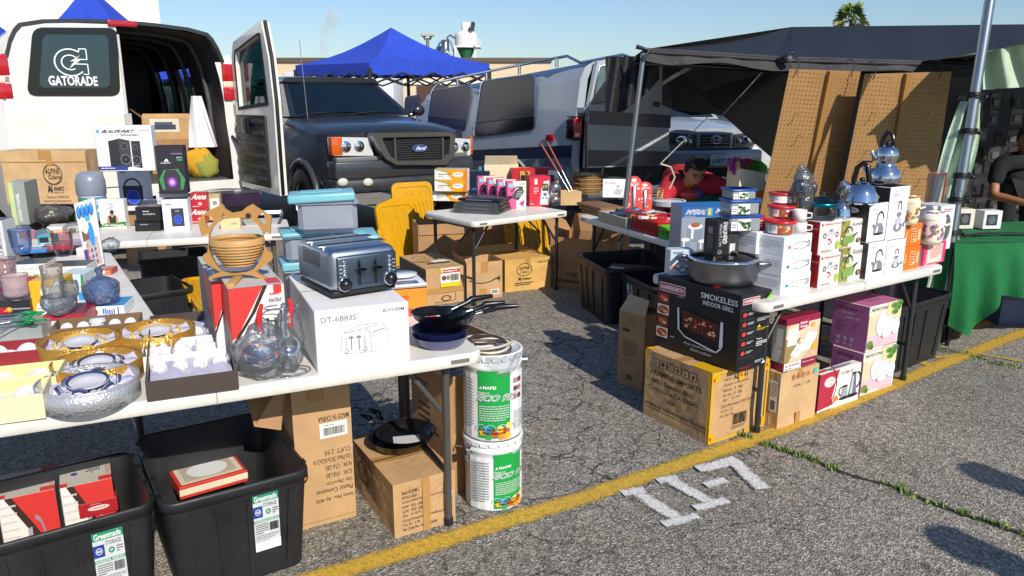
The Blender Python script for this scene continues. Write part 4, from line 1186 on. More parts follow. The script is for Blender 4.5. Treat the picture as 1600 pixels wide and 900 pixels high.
# -- folding tables
def ftable(name, label, A, ang, L, W, z, legc='#3a3a3c', legs=(0, 1), seam=True, th=.045, legin=.12, flip=False, grp='white folding tables'):
 """A is the near front corner of the top; the front edge runs along ang, the depth to its left"""
 a = R(ang); t = thing(name, label, 'folding table', (A.x, A.y, 0), a, grp)
 g = G(); r = .05; o = []
 for cx_, cy_, s in ((L - r, r, -90), (L - r, W - r, 0), (r, W - r, 90), (r, r, 180)):
  for i in range(6):
   q = R(s + 18 * i); o.append((cx_ + r * math.cos(q), cy_ + r * math.sin(q)))
 n = len(o); ins = lambda k: [(L / 2 + (x - L / 2) * (1 - 2 * k / L), W / 2 + (y - W / 2) * (1 - 2 * k / W)) for x, y in o]
 rings = [(ins(.004), z - th), (o, z - th + .006), (o, z - .008), (ins(.003), z - .002), (ins(.010), z)]
 vs = [(x, y, zz) for rr, zz in rings for x, y in rr]
 fs = [(j * n + i, j * n + (i + 1) % n, (j + 1) * n + (i + 1) % n, (j + 1) * n + i) for j in range(len(rings) - 1) for i in range(n)]
 g.add(vs, fs, PLW, True); g.add([(x, y, z) for x, y in ins(.010)], [tuple(range(n))], PLW); g.add([(x, y, z - th) for x, y in ins(.004)], [tuple(range(n))[::-1]], PLW)
 if seam:
  g.box(L / 2 - .0015, L / 2 + .0015, -.001, W + .001, z - th, z + .0012, N_('8f8a80'))
 g.box(.05, L - .05, .0, .0, 0, 0, PLW) if False else None
 tp = g.obj('tabletop', t)
 g = G(); g.box(.06, .13, -.003, 0.001, z - .030, z - .016, N_('6f6d68')); g.obj('maker_plate', tp); g = G(); g.box(L - .13, L - .06, -.003, .001, z - .030, z - .016, N_('6f6d68')); g.obj('maker_plate', tp)
 lm = M(legc, 'metal', .45) if False else M(legc, 'plain', .35)
 for e in legs:
  x = legin if e == 0 else L - legin; sx = 1 if e == 0 else -1
  for y in (.09, W - .09):
   g = G(); g.tube([(x, y, z - th + .005), (x, y, .02), (x, y, 0)], .0145, lm, 10); g.cyl((x, y, 0), (x, y, .03), .018, N_('1c1c1c')); g.obj('leg', t)
  g = G(); g.tube([(x, .09, .22), (x, W - .09, .22)], .01, lm); g.obj('crossbar', t); g = G(); g.tube([(x, .09, z - th - .02), (x, W - .09, z - th - .02)], .012, lm); g.obj('crossbar', t)
  g = G(); g.tube([(x, W / 2 - .06, z - .22), (x + sx * .20, W / 2 - .06, z - th)], .008, lm); g.obj('brace', t); g = G(); g.tube([(x, .10, z - .26), (x + sx * .02, .10, z - .24), (x + sx * .16, .10, z - th)], .010, lm); g.obj('brace', t)
 return t
T1A = at(757, 549, .72); a1 = R(25.2)
T1L = T1A - Vector((math.cos(a1), math.sin(a1), 0)) * 1.83
ftable('folding_table', 'white folding table in the foreground holding the toaster and gift sets', T1L, 25.2, 1.83, .76, .72, '#4a4744')
A2 = at(262, 520, .72); v2 = Vector((-math.sin(R(33)), math.cos(R(33)), 0)); u2 = Vector((math.cos(R(33)), math.sin(R(33)), 0))
ftable('folding_table', 'white folding table at the left edge holding cut glass and small packages', A2 + v2 * .12 - u2 * .76, 33, .76, 1.9, .715, '#4a4744', seam=False)
A3 = at(455, 364, .72); u3 = Vector((math.cos(R(18.5)), math.sin(R(18.5)), 0))
ftable('folding_table', 'white folding table before the white van holding speakers and steel pans', A3 - u3 * 1.83, 18.5, 1.83, .70, .72, '#55524c')
A4 = at(740, 347, .7); an4 = 38; q4 = Bx('x', 'x', 'x', (740, 345), 888, 662, .7, 0, h=.1, ang=38)
ftable('folding_table', 'small white folding table holding phone boxes and black cases', A4, an4, q4.w, q4.d, .7, '#2b2b2d', seam=False, legin=.06)
g = G()
A5 = at(903, 336, .7); B5 = at(1082, 388, .7); an5 = math.degrees(math.atan2(B5.y - A5.y, B5.x - A5.x))
L5 = (B5 - A5).length
ftable('folding_table', 'white folding table in front of the red shirted man with trays and baskets', A5, an5, L5, .76, .7, '#2b2b2d')
A6 = at(1196, 476, .7); B6 = at(1478, 414, .7); an6 = math.degrees(math.atan2(B6.y - A6.y, B6.x - A6.x))
ftable('folding_table', 'white folding table on the right stacked with kettle boxes', A6, an6, (B6 - A6).length, .76, .7, '#2f2f31', legin=.13)

# -- right row on the ground
ar = Bx('shipping_carton', 'brown shipping carton with importer address and yellow tape under the grill box', 'cardboard box', (1105, 695), 1193, 1005, 0, 584, CARD)
S = ar.S
for i in range(6):
 x = .13 + i * .115; S.rect(x, .80, x + .095, .91, INK); S.rect(x + .006, .808, x + .089, .902, CARD)
 if i in (0, 4): S.poly([(x + .03, .83), (x + .06, .83), (x + .045, .89)], INK)
 elif i == 1: S.ell(x + .045, .86, .025, .03, INK); S.rect(x + .04, .82, x + .05, .85, INK)
 elif i == 2: S.ring(x + .045, .855, .03, .034, .3, INK)
 elif i == 3: S.poly([(x + .015, .85), (x + .08, .85), (x + .045, .89)], INK); S.rect(x + .04, .82, x + .05, .85, INK)
 else: S.rect(x + .03, .82, x + .06, .85, INK); S.rect(x + .04, .85, x + .07, .88, INK)
S.txt('ARAMCO IMPORTS', .09, .67, .88, .745, INK, .015); S.txt('6431 Bandini Blvd.', .13, .55, .78, .625, INK, .01); S.txt('Commerce,CA 90040', .08, .43, .83, .505, INK, .01); S.txt('USA', .36, .32, .52, .385, INK, .015); S.txt('www.aramcoimports.com', .03, .17, .97, .25, INK, .015)
S.line([(.03, .155), (.97, .155)], .01, INK)
F = ar.F
F.txt('Item #', .24, .84, .34, .88, INK); F.txt('A04741', .38, .83, .62, .90, INK); F.txt('Description: 6 GLASS BOWL', .22, .76, .66, .80, INK); F.txt('Net wt:   5   LBS', .22, .69, .54, .73, INK); F.txt('Gr. wt:   5   LBS', .22, .62, .54, .66, INK); F.txt('Qty :   12  PCS', .22, .55, .52, .59, INK); F.txt('Carton Measurement: 17.75X17.75X13IN', .20, .47, .78, .51, INK); F.txt('Cu. Ft. : 1.2', .20, .40, .40, .44, INK); F.txt('Bar Code : See', .20, .33, .42, .37, INK)
F.bars(.42, .17, .66, .33); F.lines(2, .40, .11, .66, .16, INK)
YT = M('#d8a414', 'print', .3); RT = N_('b2431c')
tp = ar.part('tape_strip')
fF = Face(tp, ar.F.O, ar.F.U, ar.F.V, ar.F.N); fS = Face(tp, ar.S.O, ar.S.U, ar.S.V, ar.S.N); fT = Face(tp, ar.T.O, ar.T.U, ar.T.V, ar.T.N)
for k_ in (fF, fS, fT): k_.k = .0035
fF.rect(0, 0, .10, .14, YT); fF.rect(0, .86, .14, 1, YT); fF.rect(0, 0, .03, 1, YT); fF.rect(.03, 0, .97, .035, YT); fF.rect(.93, .02, 1, .16, YT); fF.rect(.9, .84, 1, 1, YT); fF.rect(.97, .1, 1, .9, YT); fF.rect(.46, .80, .55, 1, YT); fF.rect(.14, .965, .9, 1, YT)
fS.rect(0, .84, .035, 1, YT); fS.rect(.96, .86, 1, 1, YT); fS.rect(.975, 0, 1, .86, YT)
fT.rect(0, 0, .2, .3, YT); fT.rect(0, .9, .1, 1, YT); fT.rect(.85, 0, 1, .2, YT)
for q in ((.04, .9), (.03, .07), (.95, .92), (.5, .88)): fF.ell(q[0], q[1], .018, .028, RT, 8)
ar.done()
gb = Bx('appliance_box', 'black smokeless indoor grill box standing on the brown shipping carton', 'product box', (1150, 583), 1197, 1023, ar.zt, 462, K('17181b'), ang=35)
S = gb.S; RD = N_('a01c28'); GW = N_('c8ccd0'); MT = N_('7a3322'); MT2 = N_('b7683c')
S.rect(.03, .80, .36, .92, GW); S.rect(.036, .81, .354, .91, RD); S.txt('HAMMERSMITH', .05, .83, .34, .89, GW, .03); S.txt('by Salton', .27, .765, .35, .79, GW)
S.txt('SMOKELESS', .55, .845, .97, .92, GW, .01); S.txt('INDOOR GRILL', .58, .76, .93, .82, GW, .01)
for i, v in enumerate((.63, .47, .31, .15)):
 S.rect(.02, v, .17, v + .145, N_('c9b9a4') if i % 2 else N_('5a2a20')); S.ell(.095, v + .07, .065, .055, N_('8d3020')); S.ell(.08, v + .08, .03, .025, MT2); S.ell(.12, v + .055, .025, .02, N_('d9a878'))
S.poly([(.28, .62), (.30, .64), (.32, .34), (.30, .32)], GW); S.poly([(.80, .60), (.83, .60), (.84, .28), (.80, .25)], GW); S.poly([(.33, .63), (.80, .57), (.80, .31), (.34, .37)], N_('0b0b0c')); S.poly([(.35, .61), (.78, .555), (.78, .33), (.36, .385)], N_('3a1410'))
rg = random.Random(5)
for i in range(9): S.line([(.37 + i * .045, .60 - i * .006), (.375 + i * .045, .385 - i * .006)], .012, N_('8a2a1a'))
for i in range(26): S.ell(rg.uniform(.40, .75), rg.uniform(.38, .54), rg.uniform(.012, .03), rg.uniform(.008, .02), rg.choice([MT2, N_('c98a5a'), MT, N_('d8b48a')]), 8)
S.line([(.32, .35), (.40, .27), (.78, .19), (.84, .27)], .018, GW)
S.txt('Enjoy totally authentic', .38, .165, .74, .205, GW, 0, .1); S.txt('flavors indoors', .47, .11, .72, .15, GW, 0, .1); S.lines(1, .22, .2, .32, .22, GW)
F = gb.F
F.rect(.06, .87, .60, .95, GW); F.rect(.075, .878, .585, .942, RD); F.txt('HAMMERSMITH', .1, .89, .56, .93, GW, .03)
for i in range(7): F.rect(.02, .05 + i * .125, .5, .053 + i * .125, N_('5a5d60'))
F.rect(.5, .02, .505, .86, N_('3a3c3f'))
for i in range(5): F.ell(.14, .74 - i * .125, .07, .027, N_('cf3a30')); F.lines(2, .25, .725 - i * .125, .46, .76 - i * .125, GW, i)
F.txt('SMOKELESS', .55, .78, .93, .81, GW, .03); F.txt('INDOOR GRILL', .58, .745, .93, .77, GW, .03); F.lines(3, .54, .62, .95, .68, GW, 2); F.poly([(.55, .54), (.68, .54), (.615, .58)], N_('d9c020')); F.lines(2, .54, .50, .95, .53, N_('d9c020'), 4); F.txt('"Enjoy', .56, .37, .75, .40, GW, .02); F.lines(3, .56, .29, .92, .36, GW, 7, .6); F.lines(2, .56, .07, .84, .11, GW, 8); F.poly([(.78, .04), (.92, .04), (.85, .09)], GW)
F.poly([(.74, .88), (.95, .9), (.99, .96), (.84, .93)], N_('5fae2c')); F.poly([(.86, .87), (.98, .89), (.90, .97)], N_('79c440'))
F.txt('Recipes', .08, .03, .42, .065, RD, .02)
T = gb.T; T.rect(.1, .3, .7, .36, RD); T.lines(2, .1, .5, .7, .56, GW)
gb.done()
b = Bx('shipping_carton', 'brown carton with folded top leaning beside the importer carton', 'cardboard box', (1003, 612), 1030, 964, 0, 502, CARD2, ang=38, h=.44)
b.S.txt('HAMMERSMITH', .15, .74, .45, .78, INK, .04); b.S.lines(7, .2, .42, .75, .62, INK, 3, .25); b.S.txt('Made in China', .3, .34, .55, .37, INK); b.S.txt('CAREFUL', .35, .10, .6, .16, INK, .03); b.S.ring(.45, .9, .08, .03, .15, INK)
g = b.part('flap'); w, d, h = b.w / 2, b.d / 2, b.h
g.slab([(-w, d, h + .002), (-w, -d, h + .002), (0, -d * .6, h + .075), (0, d * .9, h + .085)], (-.5, 0, 1), .004, CARD3)
g = b.part('flap'); g.slab([(w, -d, h + .002), (w, d, h + .002), (0, d * .9, h + .07), (0, -d * .6, h + .06)], (.5, 0, 1), .004, CARD2)
b.done()
c4 = Bx('shipping_carton', 'plain tan carton under the serveware box with red handling symbols', 'cardboard box', (1213, 672), 1272, 1195, 0, 585, CARD3)
F = c4.F; RS = N_('b5402c')
for i in range(4):
 F.ring(.33 + i * .13, .88, .045, .05, .22, RS, 4 if i % 2 else 16, 45 if i % 2 else 0, 405 if i % 2 else 360)
 F.rect(.32 + i * .13, .86, .34 + i * .13, .90, RS)
F.rect(.86, .84, .96, .95, N_('5db7a4')); F.txt('Ctn No.:  1 / 128', .35, .70, .78, .745, INK); F.rect(.46, 0, .58, .22, TAPE)
c4.S.rect(.2, .3, .85, .85, N_('d9d6cf')); c4.S.lines(8, .25, .55, .8, .82, INK, 4); c4.S.bars(.3, .33, .7, .5)
c4.S.rect(.86, .86, .99, .99, N_('5db7a4'))
c4.done()
bh = Bx('product_box', 'serveware box with maroon edges and photo of white dishes', 'product box', (1223, 582), 1275, 1203, c4.zt, 500, K('8d1d3f'))
F = bh.F; F.rect(0, .16, 1, .88, N_('c9a888')); F.poly([(0, .16), (.5, .16), (.9, .5), (1, .88), (.1, .88), (0, .6)], N_('d8c3a6')); F.poly([(0, .16), (.12, .16), (.45, .6), (0, .62)], N_('98804c'))
for q in ((.06, .48, .34, .80),): F.rect(*q, N_('efece6'))
F.ring(.34, .66, .07, .08, .3, N_('efece6')); F.poly([(.16, .30), (.38, .22), (.66, .46), (.44, .56)], N_('f0eeea')); F.poly([(.38, .34), (.72, .32), (.96, .62), (.66, .68)], N_('f4f2ee')); F.poly([(.50, .42), (.70, .40), (.80, .55), (.62, .60)], N_('dcdad6')); F.poly([(.58, .46), (.70, .45), (.76, .53), (.66, .56)], N_('f6f4f0'))
F.ell(.88, .38, .08, .08, N_('d9a52c')); F.ell(.78, .80, .06, .05, N_('e2a23a')); F.ell(.42, .50, .03, .03, N_('dd8b30'))
F.poly([(.36, .74), (.64, .80), (.64, .97), (.36, .91)], N_('b01550')); F.txt('Better', .39, .86, .60, .91, WHITE, .03); F.txt('Homes', .39, .79, .60, .84, WHITE, .03)
F.rect(.0, .02, .5, .16, WHITE); F.txt('16', .03, .07, .11, .13, N_('8d1d3f'), .03); F.txt('PIECE SERVEWARE', .14, .08, .46, .12, N_('8d1d3f'), .02); F.lines(1, .05, .03, .45, .06, INK); F.txt('Measure Beat', .55, .09, .90, .12, WHITE); F.lines(1, .1, .0, .9, .02, WHITE)
bh.S.rect(0, .16, 1, .88, N_('a3a48c')); bh.S.rect(.3, .45, .8, .8, N_('e4e0d8')); bh.S.poly([(0, .16), (.5, .16), (.8, .4), (.2, .5)], N_('dedbd2')); bh.S.ring(.4, .6, .25, .14, .1, N_('efece6'))
bh.T.rect(.05, .1, .95, .9, N_('701630')); bh.done()
tm = Bx('product_box', 'tea maker box with crimson oval panel and kettle picture', 'product box', (1276, 647), 1340, 1262, 0, 586, K('efe9dd'))
F = tm.F; F.poly([(0, .06), (.38, .12), (.32, .28), (.38, .62), (.46, 1), (0, 1)], N_('b0283f')); F.ring(.06, .62, .36, .62, .06, N_('7a1c30'), 24, -60, 70); F.ell(.24, .74, .13, .13, N_('f0ece4')); F.ring(.24, .74, .12, .12, .06, N_('8a2a38')); F.txt('ALPINE', .15, .74, .33, .81, N_('7a3030')); F.txt('Cuisine', .18, .66, .31, .72, N_('7a3030')); F.txt('Tea Maker Set', .47, .83, .78, .93, N_('9a2030'), 0, .15)
KG = N_('6a6f80'); KD = N_('1c1d24')
F.poly([(.72, .20), (.92, .24), (.88, .76), (.78, .76)], KG); F.poly([(.75, .22), (.82, .24), (.83, .72), (.79, .72)], N_('b7bcc8')); F.ring(.93, .58, .07, .22, .25, KD, 20, -100, 110); F.ell(.83, .79, .06, .03, KD); F.ell(.82, .20, .15, .05, KD)
F.poly([(.54, .22), (.70, .24), (.68, .50), (.56, .48)], N_('9aa0a8')); F.ring(.53, .40, .05, .12, .3, KD, 16, 80, 280); F.ell(.62, .51, .07, .03, KD); F.ell(.62, .20, .12, .045, KD); F.poly([(.36, .16), (.48, .20), (.44, .34), (.38, .30)], N_('e07a3a')); F.lines(1, .05, .02, .55, .05, INK)
T = tm.T; T.ell(.5, .45, .32, .16, KG); T.ell(.52, .55, .3, .1, KD); T.poly([(.2, .5), (.5, .8), (.8, .7), (.9, .5), (.6, .45)], N_('8087a0')); T.ell(.12, .5, .14, .2, N_('b0283f'))
tm.S.rect(0, 0, 1, 1, N_('8d1d3f'))
for i in range(6): tm.S.ell(.5, .12 + i * .15, .25, .05, N_('e9c8c0'))
tm.done()
def nev(c, rx, lx, zb, ty, label, d):
 b = Bx('product_box', label, 'product box', c, rx, lx, zb, ty, K('e6dccb'), tmat=K('b86a9c'), smat=K('ad6698'), d=d, grp='opal dinner set boxes')
 F = b.F
 F.rect(0, .25, .5, .8, N_('e2c9a8')); F.rect(0, .06, .95, .34, N_('e8b6c0')); F.txt('NEVECONA', .05, .88, .58, .95, INK, .01); F.txt('6', .66, .88, .72, .95, N_('c8503a'), .02)
 F.rect(.55, .62, 1, 1, N_('d9cf9c')); LF = N_('5f8c3c'); LD = N_('3f6a30')
 for q in ((.75, .92), (.88, .86), (.80, .78), (.92, .95)): F.ell(q[0], q[1], .11, .07, LF, 7); F.ell(q[0] + .03, q[1] - .02, .05, .04, LD, 6)
 F.ell(.10, .16, .10, .10, LF, 7); F.ell(.16, .1, .06, .06, LD, 6)
 for q in ((.40, .55, .17, .25), (.60, .50, .20, .23), (.84, .46, .13, .18), (.56, .32, .14, .08)):
  F.ell(q[0], q[1], q[2], q[3], N_('cfcdd0')); F.ell(q[0], q[1], q[2] * .93, q[3] * .94, N_('f5f3f3')); F.ring(q[0], q[1], q[2] * .62, q[3] * .64, .08, N_('dcdade'))
  for k in range(5): F.ell(q[0] + q[2] * .75 * math.cos(k * 1.2), q[1] + q[3] * .75 * math.sin(k * 1.2), .012, .01, N_('6a8aa0'), 5)
 F.txt('Opal 32pcs Dinner Set', .45, .05, .95, .10, INK, 0, .2)
 S = b.S; S.txt('NEVECONA', .16, .83, .68, .89, N_('33102e'), .015); S.txt('6', .78, .83, .84, .89, N_('a03a50'), .02); S.txt('Opal 32pcs', .22, .74, .56, .79, WHITE, 0, .2); S.txt('Dinner Set', .34, .65, .72, .70, WHITE, 0, .2)
 for i in range(6): S.lines(1, .14, .57 - i * .045, .46, .595 - i * .045, N_('4a1c44'), i, .5); S.lines(1, .62, .57 - i * .045, .76, .595 - i * .045, N_('4a1c44'), i + 9, .5)
 for i in range(3): S.rect(.20 + i * .18, .17, .30 + i * .18, .25, N_('c9a8c4')); S.rect(.20 + i * .18, .07, .28 + i * .18, .13, N_('c9a8c4'))
 b.T.txt('NEVECONA', .3, .3, .7, .4, N_('5a2450'), 0, 0); b.T.rect(.0, .48, 1, .50, N_('8a4278'))
 return b.done()
n1 = nev((1343, 620), 1394, 1294, 0, 553, 'mauve dinner set box on the ground beneath its twin', None)
n2 = nev((1352, 552), 1401, 1296, n1.zt, 480, 'mauve dinner set box on top of its twin beside the tea maker box', None)

# -- goods on the right table
WBX = K('e9e8ea')
z = .7
for i, (c, r_, l_, ty, lb) in enumerate((((1219, 462), 1265, 1177, 433, 'lowest of the three white boxes with blue dot on the right table'), ((1221, 433), 1266, 1178, 402, 'middle one of the three stacked white boxes with blue dot'), ((1224, 402), 1267, 1179, 371, 'topmost white box with orange dot under the red lidded bowls'))):
 b = Bx('product_box', lb, 'product box', c, r_, l_, z, ty, WBX, ang=36, grp='stacked white boxes')
 b.S.lines(4, .12, .35, .9, .8, N_('b9b9c2'), i, .3); dc = N_('e0662a') if i == 2 else N_('2f86c8')
 b.F.ell(.19, .45, .055, .09, dc); b.F.ring(.60, .46, .30, .20, .18, N_('8b8e94'), 20, -150, 150); b.F.poly([(.45, .56), (.88, .50), (.88, .42), (.45, .40)], N_('dfe0e2')); b.F.ring(.86, .50, .07, .16, .3, N_('4a4c52'), 14, -120, 120)
 z = b.done().zt
zw3 = z
b = Bx('product_box', 'white box behind the three stacked boxes beneath the blue lidded containers', 'product box', (1181, 398), 1215, 1148, .7 + .18, 363, WBX, ang=36); b.F.rect(.1, .3, .6, .7, N_('c9c9d2')); b.S.lines(4, .1, .3, .9, .8, N_('b9b9c2')); zblue = b.zt; b.done()
b = Bx('product_box', 'large white box hidden behind the stacked boxes on the right table', 'product box', (1181, 440), 1215, 1150, .7, 398, WBX, ang=36); b.h; b.done()
z = .7
for i, (c, r_, ty, lb) in enumerate((((1277, 451), 1309, 399, 'lower of the two red and white milk pot boxes'), ((1277.5, 399), 1311, 347, 'upper of the two red milk pot boxes under the glass pot'))):
 b = Bx('product_box', lb, 'product box', c, r_, 1256, z, ty, K('dcd4d0'), smat=K('a3181c'), grp='milk pot boxes', d=.16)
 F = b.F; F.txt('milk/pour bowl', .2, .86, .95, .93, N_('c02a30'), .02); F.ell(.1, .895, .045, .04, N_('c02a30')); F.poly([(.35, .18), (.68, .18), (.74, .58), (.30, .58)], N_('e9e9ea')); F.ell(.52, .60, .24, .07, N_('bfc3c9')); F.ell(.52, .70, .08, .05, N_('8b9097')); F.ring(.24, .56, .07, .08, .35, N_('2c2d33')); F.ring(.80, .56, .07, .08, .35, N_('2c2d33')); F.rect(.15, .06, .6, .12, N_('a59f9a'))
 for q in ((.45, .3), (.55, .35), (.5, .42), (.42, .44)): F.ell(q[0], q[1], .05, .035, N_('c23a2c'), 7)
 F.ell(.86, .24, .09, .13, N_('9cc238')); b.S.txt('milk/pour bowl', .25, .74, .95, .80, N_('e0b0a8'), .02)
 z = b.done().zt
zmilk = z
z = .7
for i, (c, r_, ty, lb) in enumerate((((1309.5, 442), 1343, 388, 'lower kettle box with colourful floral picture'), ((1310, 388), 1344, 346, 'upper kettle box with colourful floral picture'))):
 b = Bx('product_box', lb, 'product box', c, r_, 1300, z, ty, K('ece8e0'), d=.18, grp='whistling kettle boxes')
 F = b.F; F.rect(.0, .0, .42, 1, N_('8a8f4a')); rg = random.Random(i)
 for k_ in range(22): F.ell(rg.uniform(.04, .36), rg.uniform(.05, .95), .05, .04, M(rg.choice(['#c8a82c', '#3f7a52', '#2b5a8c', '#b8542c', '#d9d2a0'])), 7)
 F.txt('Kettle', .50, .78, .97, .92, N_('55565c'), .0, .1); F.poly([(.14, .12), (.62, .16), (.66, .34), (.52, .50), (.24, .48), (.10, .30)], N_('7f9c55')); F.ell(.38, .48, .18, .06, N_('b9c49a')); F.ring(.38, .56, .18, .22, .2, N_('1d2420'), 18, 0, 180); F.poly([(.60, .34), (.78, .50), (.76, .54), (.56, .44)], N_('40563a')); F.ell(.84, .22, .09, .09, N_('4a3c34')); F.ell(.84, .22, .05, .05, N_('c98a5a'))
 z = b.done().zt
zket = z
BKS = K('1e1d20')
def alp(c, r_, l_, z, ty, lb, tall, grp):
 b = Bx('product_box', lb, 'product box', c, r_, l_, z, ty, K('efeef0'), smat=BKS, tmat=BKS, d=.2, grp=grp)
 F = b.F; F.ring(.28, .85, .14, .07, .08, INK); F.txt('Alpine', .19, .84, .37, .875, INK); F.txt('cuisine', .21, .815, .35, .835, INK); F.txt('TEA KETTLE' if not tall else 'KETTLE SET', .16, .70, .48, .73, N_('6a6b70'))
 st = N_('7f838c'); dk = N_('17181b')
 if tall:
  F.ell(.55, .24, .22, .09, st); F.ell(.55, .36, .15, .07, N_('b9bdc6')); F.ell(.55, .48, .12, .05, st); F.ring(.55, .60, .10, .14, .25, dk, 18, -20, 200); F.poly([(.75, .28), (.92, .36), (.88, .22)], st); F.ell(.52, .25, .08, .05, N_('e6e8ec'))
 else:
  F.poly([(.30, .20), (.86, .20), (.84, .36), (.70, .48), (.46, .48), (.32, .36)], st); F.ell(.58, .20, .28, .03, dk); F.poly([(.38, .24), (.52, .24), (.54, .42), (.46, .40)], N_('e0e2e6')); F.ring(.62, .55, .20, .24, .2, dk, 20, 10, 200); F.poly([(.32, .34), (.2, .44), (.26, .48), (.42, .42)], st)
 b.S.ell(.45, .80, .26, .08, N_('cfd0d4')); b.S.txt('Alpine', .27, .78, .63, .82, BLK, .02); b.S.ell(.45, .2, .26, .08, N_('8f9094'))
 return b.done().zt
za = alp((1352, 437), 1380, 1333, .7, 380, 'lower tea kettle box with black side and white front', False, 'tea kettle boxes')
za = alp((1353.5, 380), 1382, 1332, za, 319, 'upper tea kettle box with black side under the big kettle', False, 'tea kettle boxes')
zb_ = alp((1381, 430), 1410, 1366, .7, 377, 'lower tall kettle set box right of the tea kettle boxes', True, 'kettle set boxes')
zb_ = alp((1383, 377), 1413, 1364, zb_, 293, 'upper tall kettle set box under the double decker kettle', True, 'kettle set boxes')
z = .7
for i, (c, r_, ty, lb) in enumerate((((1407.5, 424), 1435, 388, 'lower of two orange boxes on the right table'), ((1409, 388), 1438, 352, 'upper of two orange boxes under the rose patterned pot'))):
 b = Bx('product_box', lb, 'product box', c, r_, 1400, z, ty, K('dd6f1c'), d=.16, grp='orange boxes'); b.F.rect(.42, .2, .72, .8, N_('f0b98a')); b.F.rect(.46, .26, .52, .72, N_('e98a42')); b.F.rect(.58, .3, .62, .76, N_('e98a42')); b.F.lines(5, .44, .22, .7, .78, N_('b0501a')); b.F.rect(.1, .3, .2, .7, N_('e7a06a')); b.F.rect(.78, .25, .9, .75, N_('f0b98a'))
 z = b.done().zt
zor = z
b = Bx('product_box', 'pink striped box at the right end of the table under the floral pot', 'product box', (1441, 416), 1475, 1434, .7, 382, K('d6336c'), d=.18); b.F.rect(.18, .08, .84, .92, N_('f0c8b8')); b.F.lines(6, .3, .3, .8, .85, N_('d77a80'), 2, .6)
for k_ in range(12): b.F.rect(.1, .04 + k_ * .08, .18, .07 + k_ * .08, N_('f6d9dc'))
b.T.rect(0, 0, 1, 1, N_('e0a0b4')); b.S.rect(.05, .05, .95, .95, N_('e6b4c0')); zpk = b.done().zt
# ---- cookware standing on those boxes
def rnd(name, label, cat, cx, by, zb, wpx, ty, grp=None):
 c, r, h = cylat(cx, by, zb, wpx, ty); t = thing(name, label, cat, c, math.atan2(c.y, c.x) - math.pi / 2, grp); return t, r, h
t, r, h = rnd('stock_pot', 'large aluminium stock pot with glass lid on the black grill box', 'cooking pot', 1128, 450, gb.zt, 106, 394)
AL = M('#8e9095', 'metal', .42)
g = G(); g.lathe([(0, 0), (r * .88, 0), (r * .96, .012), (r, .04), (r, h * .80), (r * 1.02, h * .82)], AL, 48); g.lathe([(r * .97, h * .8), (r * .96, .05), (0, .02)], AL, 40); g.obj('pot_body', t)
g = G(); g.lathe([(r * 1.03, h * .80), (r * 1.03, h * .86), (r * .97, h * .88)], CHR, 48); g.lathe([(r * .97, h * .875), (r * .7, h * .94), (0, h * .97)], M('#c9c4bc', 'glass'), 40); ld = g.obj('lid', t)
for s_ in (1, -1):
 g = G(); g.tube([(s_ * r * .98, -.05, h * .70), (s_ * (r + .045), -.045, h * .74), (s_ * (r + .05), .045, h * .74), (s_ * r * .98, .05, h * .70)], .011, AL, 8); g.obj('handle', t)
g = G(); g.tube([(-.04, -.01, h * .95), (-.04, -.01, h * 1.03), (.06, -.01, h * 1.03), (.06, -.01, h * .95)], .008, BLK); g.obj('knob', ld)
zl = gb.zt + h * .90
b = Bx('product_box', 'black salt and pepper grinder box standing on the stock pot lid', 'product box', (1118, 401), 1153, 1098, gb.zt + h * 1.0 - .012, 345, K('1b1b1e'), ang=20)
b.F.poly([(.55, .0), (1, .0), (1, .8), (.75, .95), (.5, .5)], N_('303236')); b.F.rect(.60, .08, .84, .34, N_('b9bcc2')); b.F.rect(.64, .10, .70, .32, N_('eceef2')); b.F.rect(.62, .34, .82, .52, N_('26272b')); b.F.txt('SALT & PEPPER', .10, .28, .22, .92, N_('9a9ca0'), .02, 0, 90); b.F.txt('GRINDERS', .26, .34, .46, .96, N_('d4d6da'), .03, 0, 90); b.F.ring(.16, .12, .08, .05, .2, GW); b.S.rect(.3, .2, .75, .55, N_('5a5d63')); b.S.rect(.35, .6, .7, .8, N_('8f9298'))
b.done()
b = Bx('product_box', 'blue and grey cookware set box with stainless pots pictured', 'product box', (1062, 398), 1139, 1050, .7, 323, K('8f99a8'), d=.2, ang=8)
F = b.F; F.rect(0, .78, 1, 1, N_('1f5c9c')); F.txt('IMPERIAL', .06, .83, .46, .94, GW, .03, .15); F.lines(1, .06, .79, .45, .81, GW); F.txt('IMPERIAL', .66, .85, .98, .95, GW, .03, .15); F.rect(.50, .80, .62, .97, N_('3f97b5')); F.rect(.52, .82, .58, .95, N_('d9c030'))
for q in ((.28, .5, .15, .17), (.10, .26, .09, .11), (.44, .22, .09, .11)):
 F.rect(q[0] - q[2], q[1] - q[3], q[0] + q[2], q[1] + q[3] * .5, N_('7f8c99')); F.ell(q[0], q[1] - q[3], q[2], q[3] * .3, N_('7f8c99')); F.ell(q[0], q[1] + q[3] * .5, q[2], q[3] * .35, N_('dfe3e8')); F.rect(q[0] - q[2] * .5, q[1] - q[3], q[0] - q[2] * .2, q[1] + q[3] * .4, N_('e6eaee'))
F.ell(.28, .62, .09, .05, N_('c8392c')); F.ell(.33, .64, .05, .03, N_('4f8a38')); F.rect(0, 0, 1, .06, N_('20242c')); b.T.rect(0, 0, 1, 1, N_('2a6cae')); b.done()
b = Bx('product_box', 'small pan set box with blue photo between stock pot and cookware box', 'product box', (1046, 431), 1082, 1040, gb.zt, 391, K('bccada'), d=.08, ang=8)
F = b.F
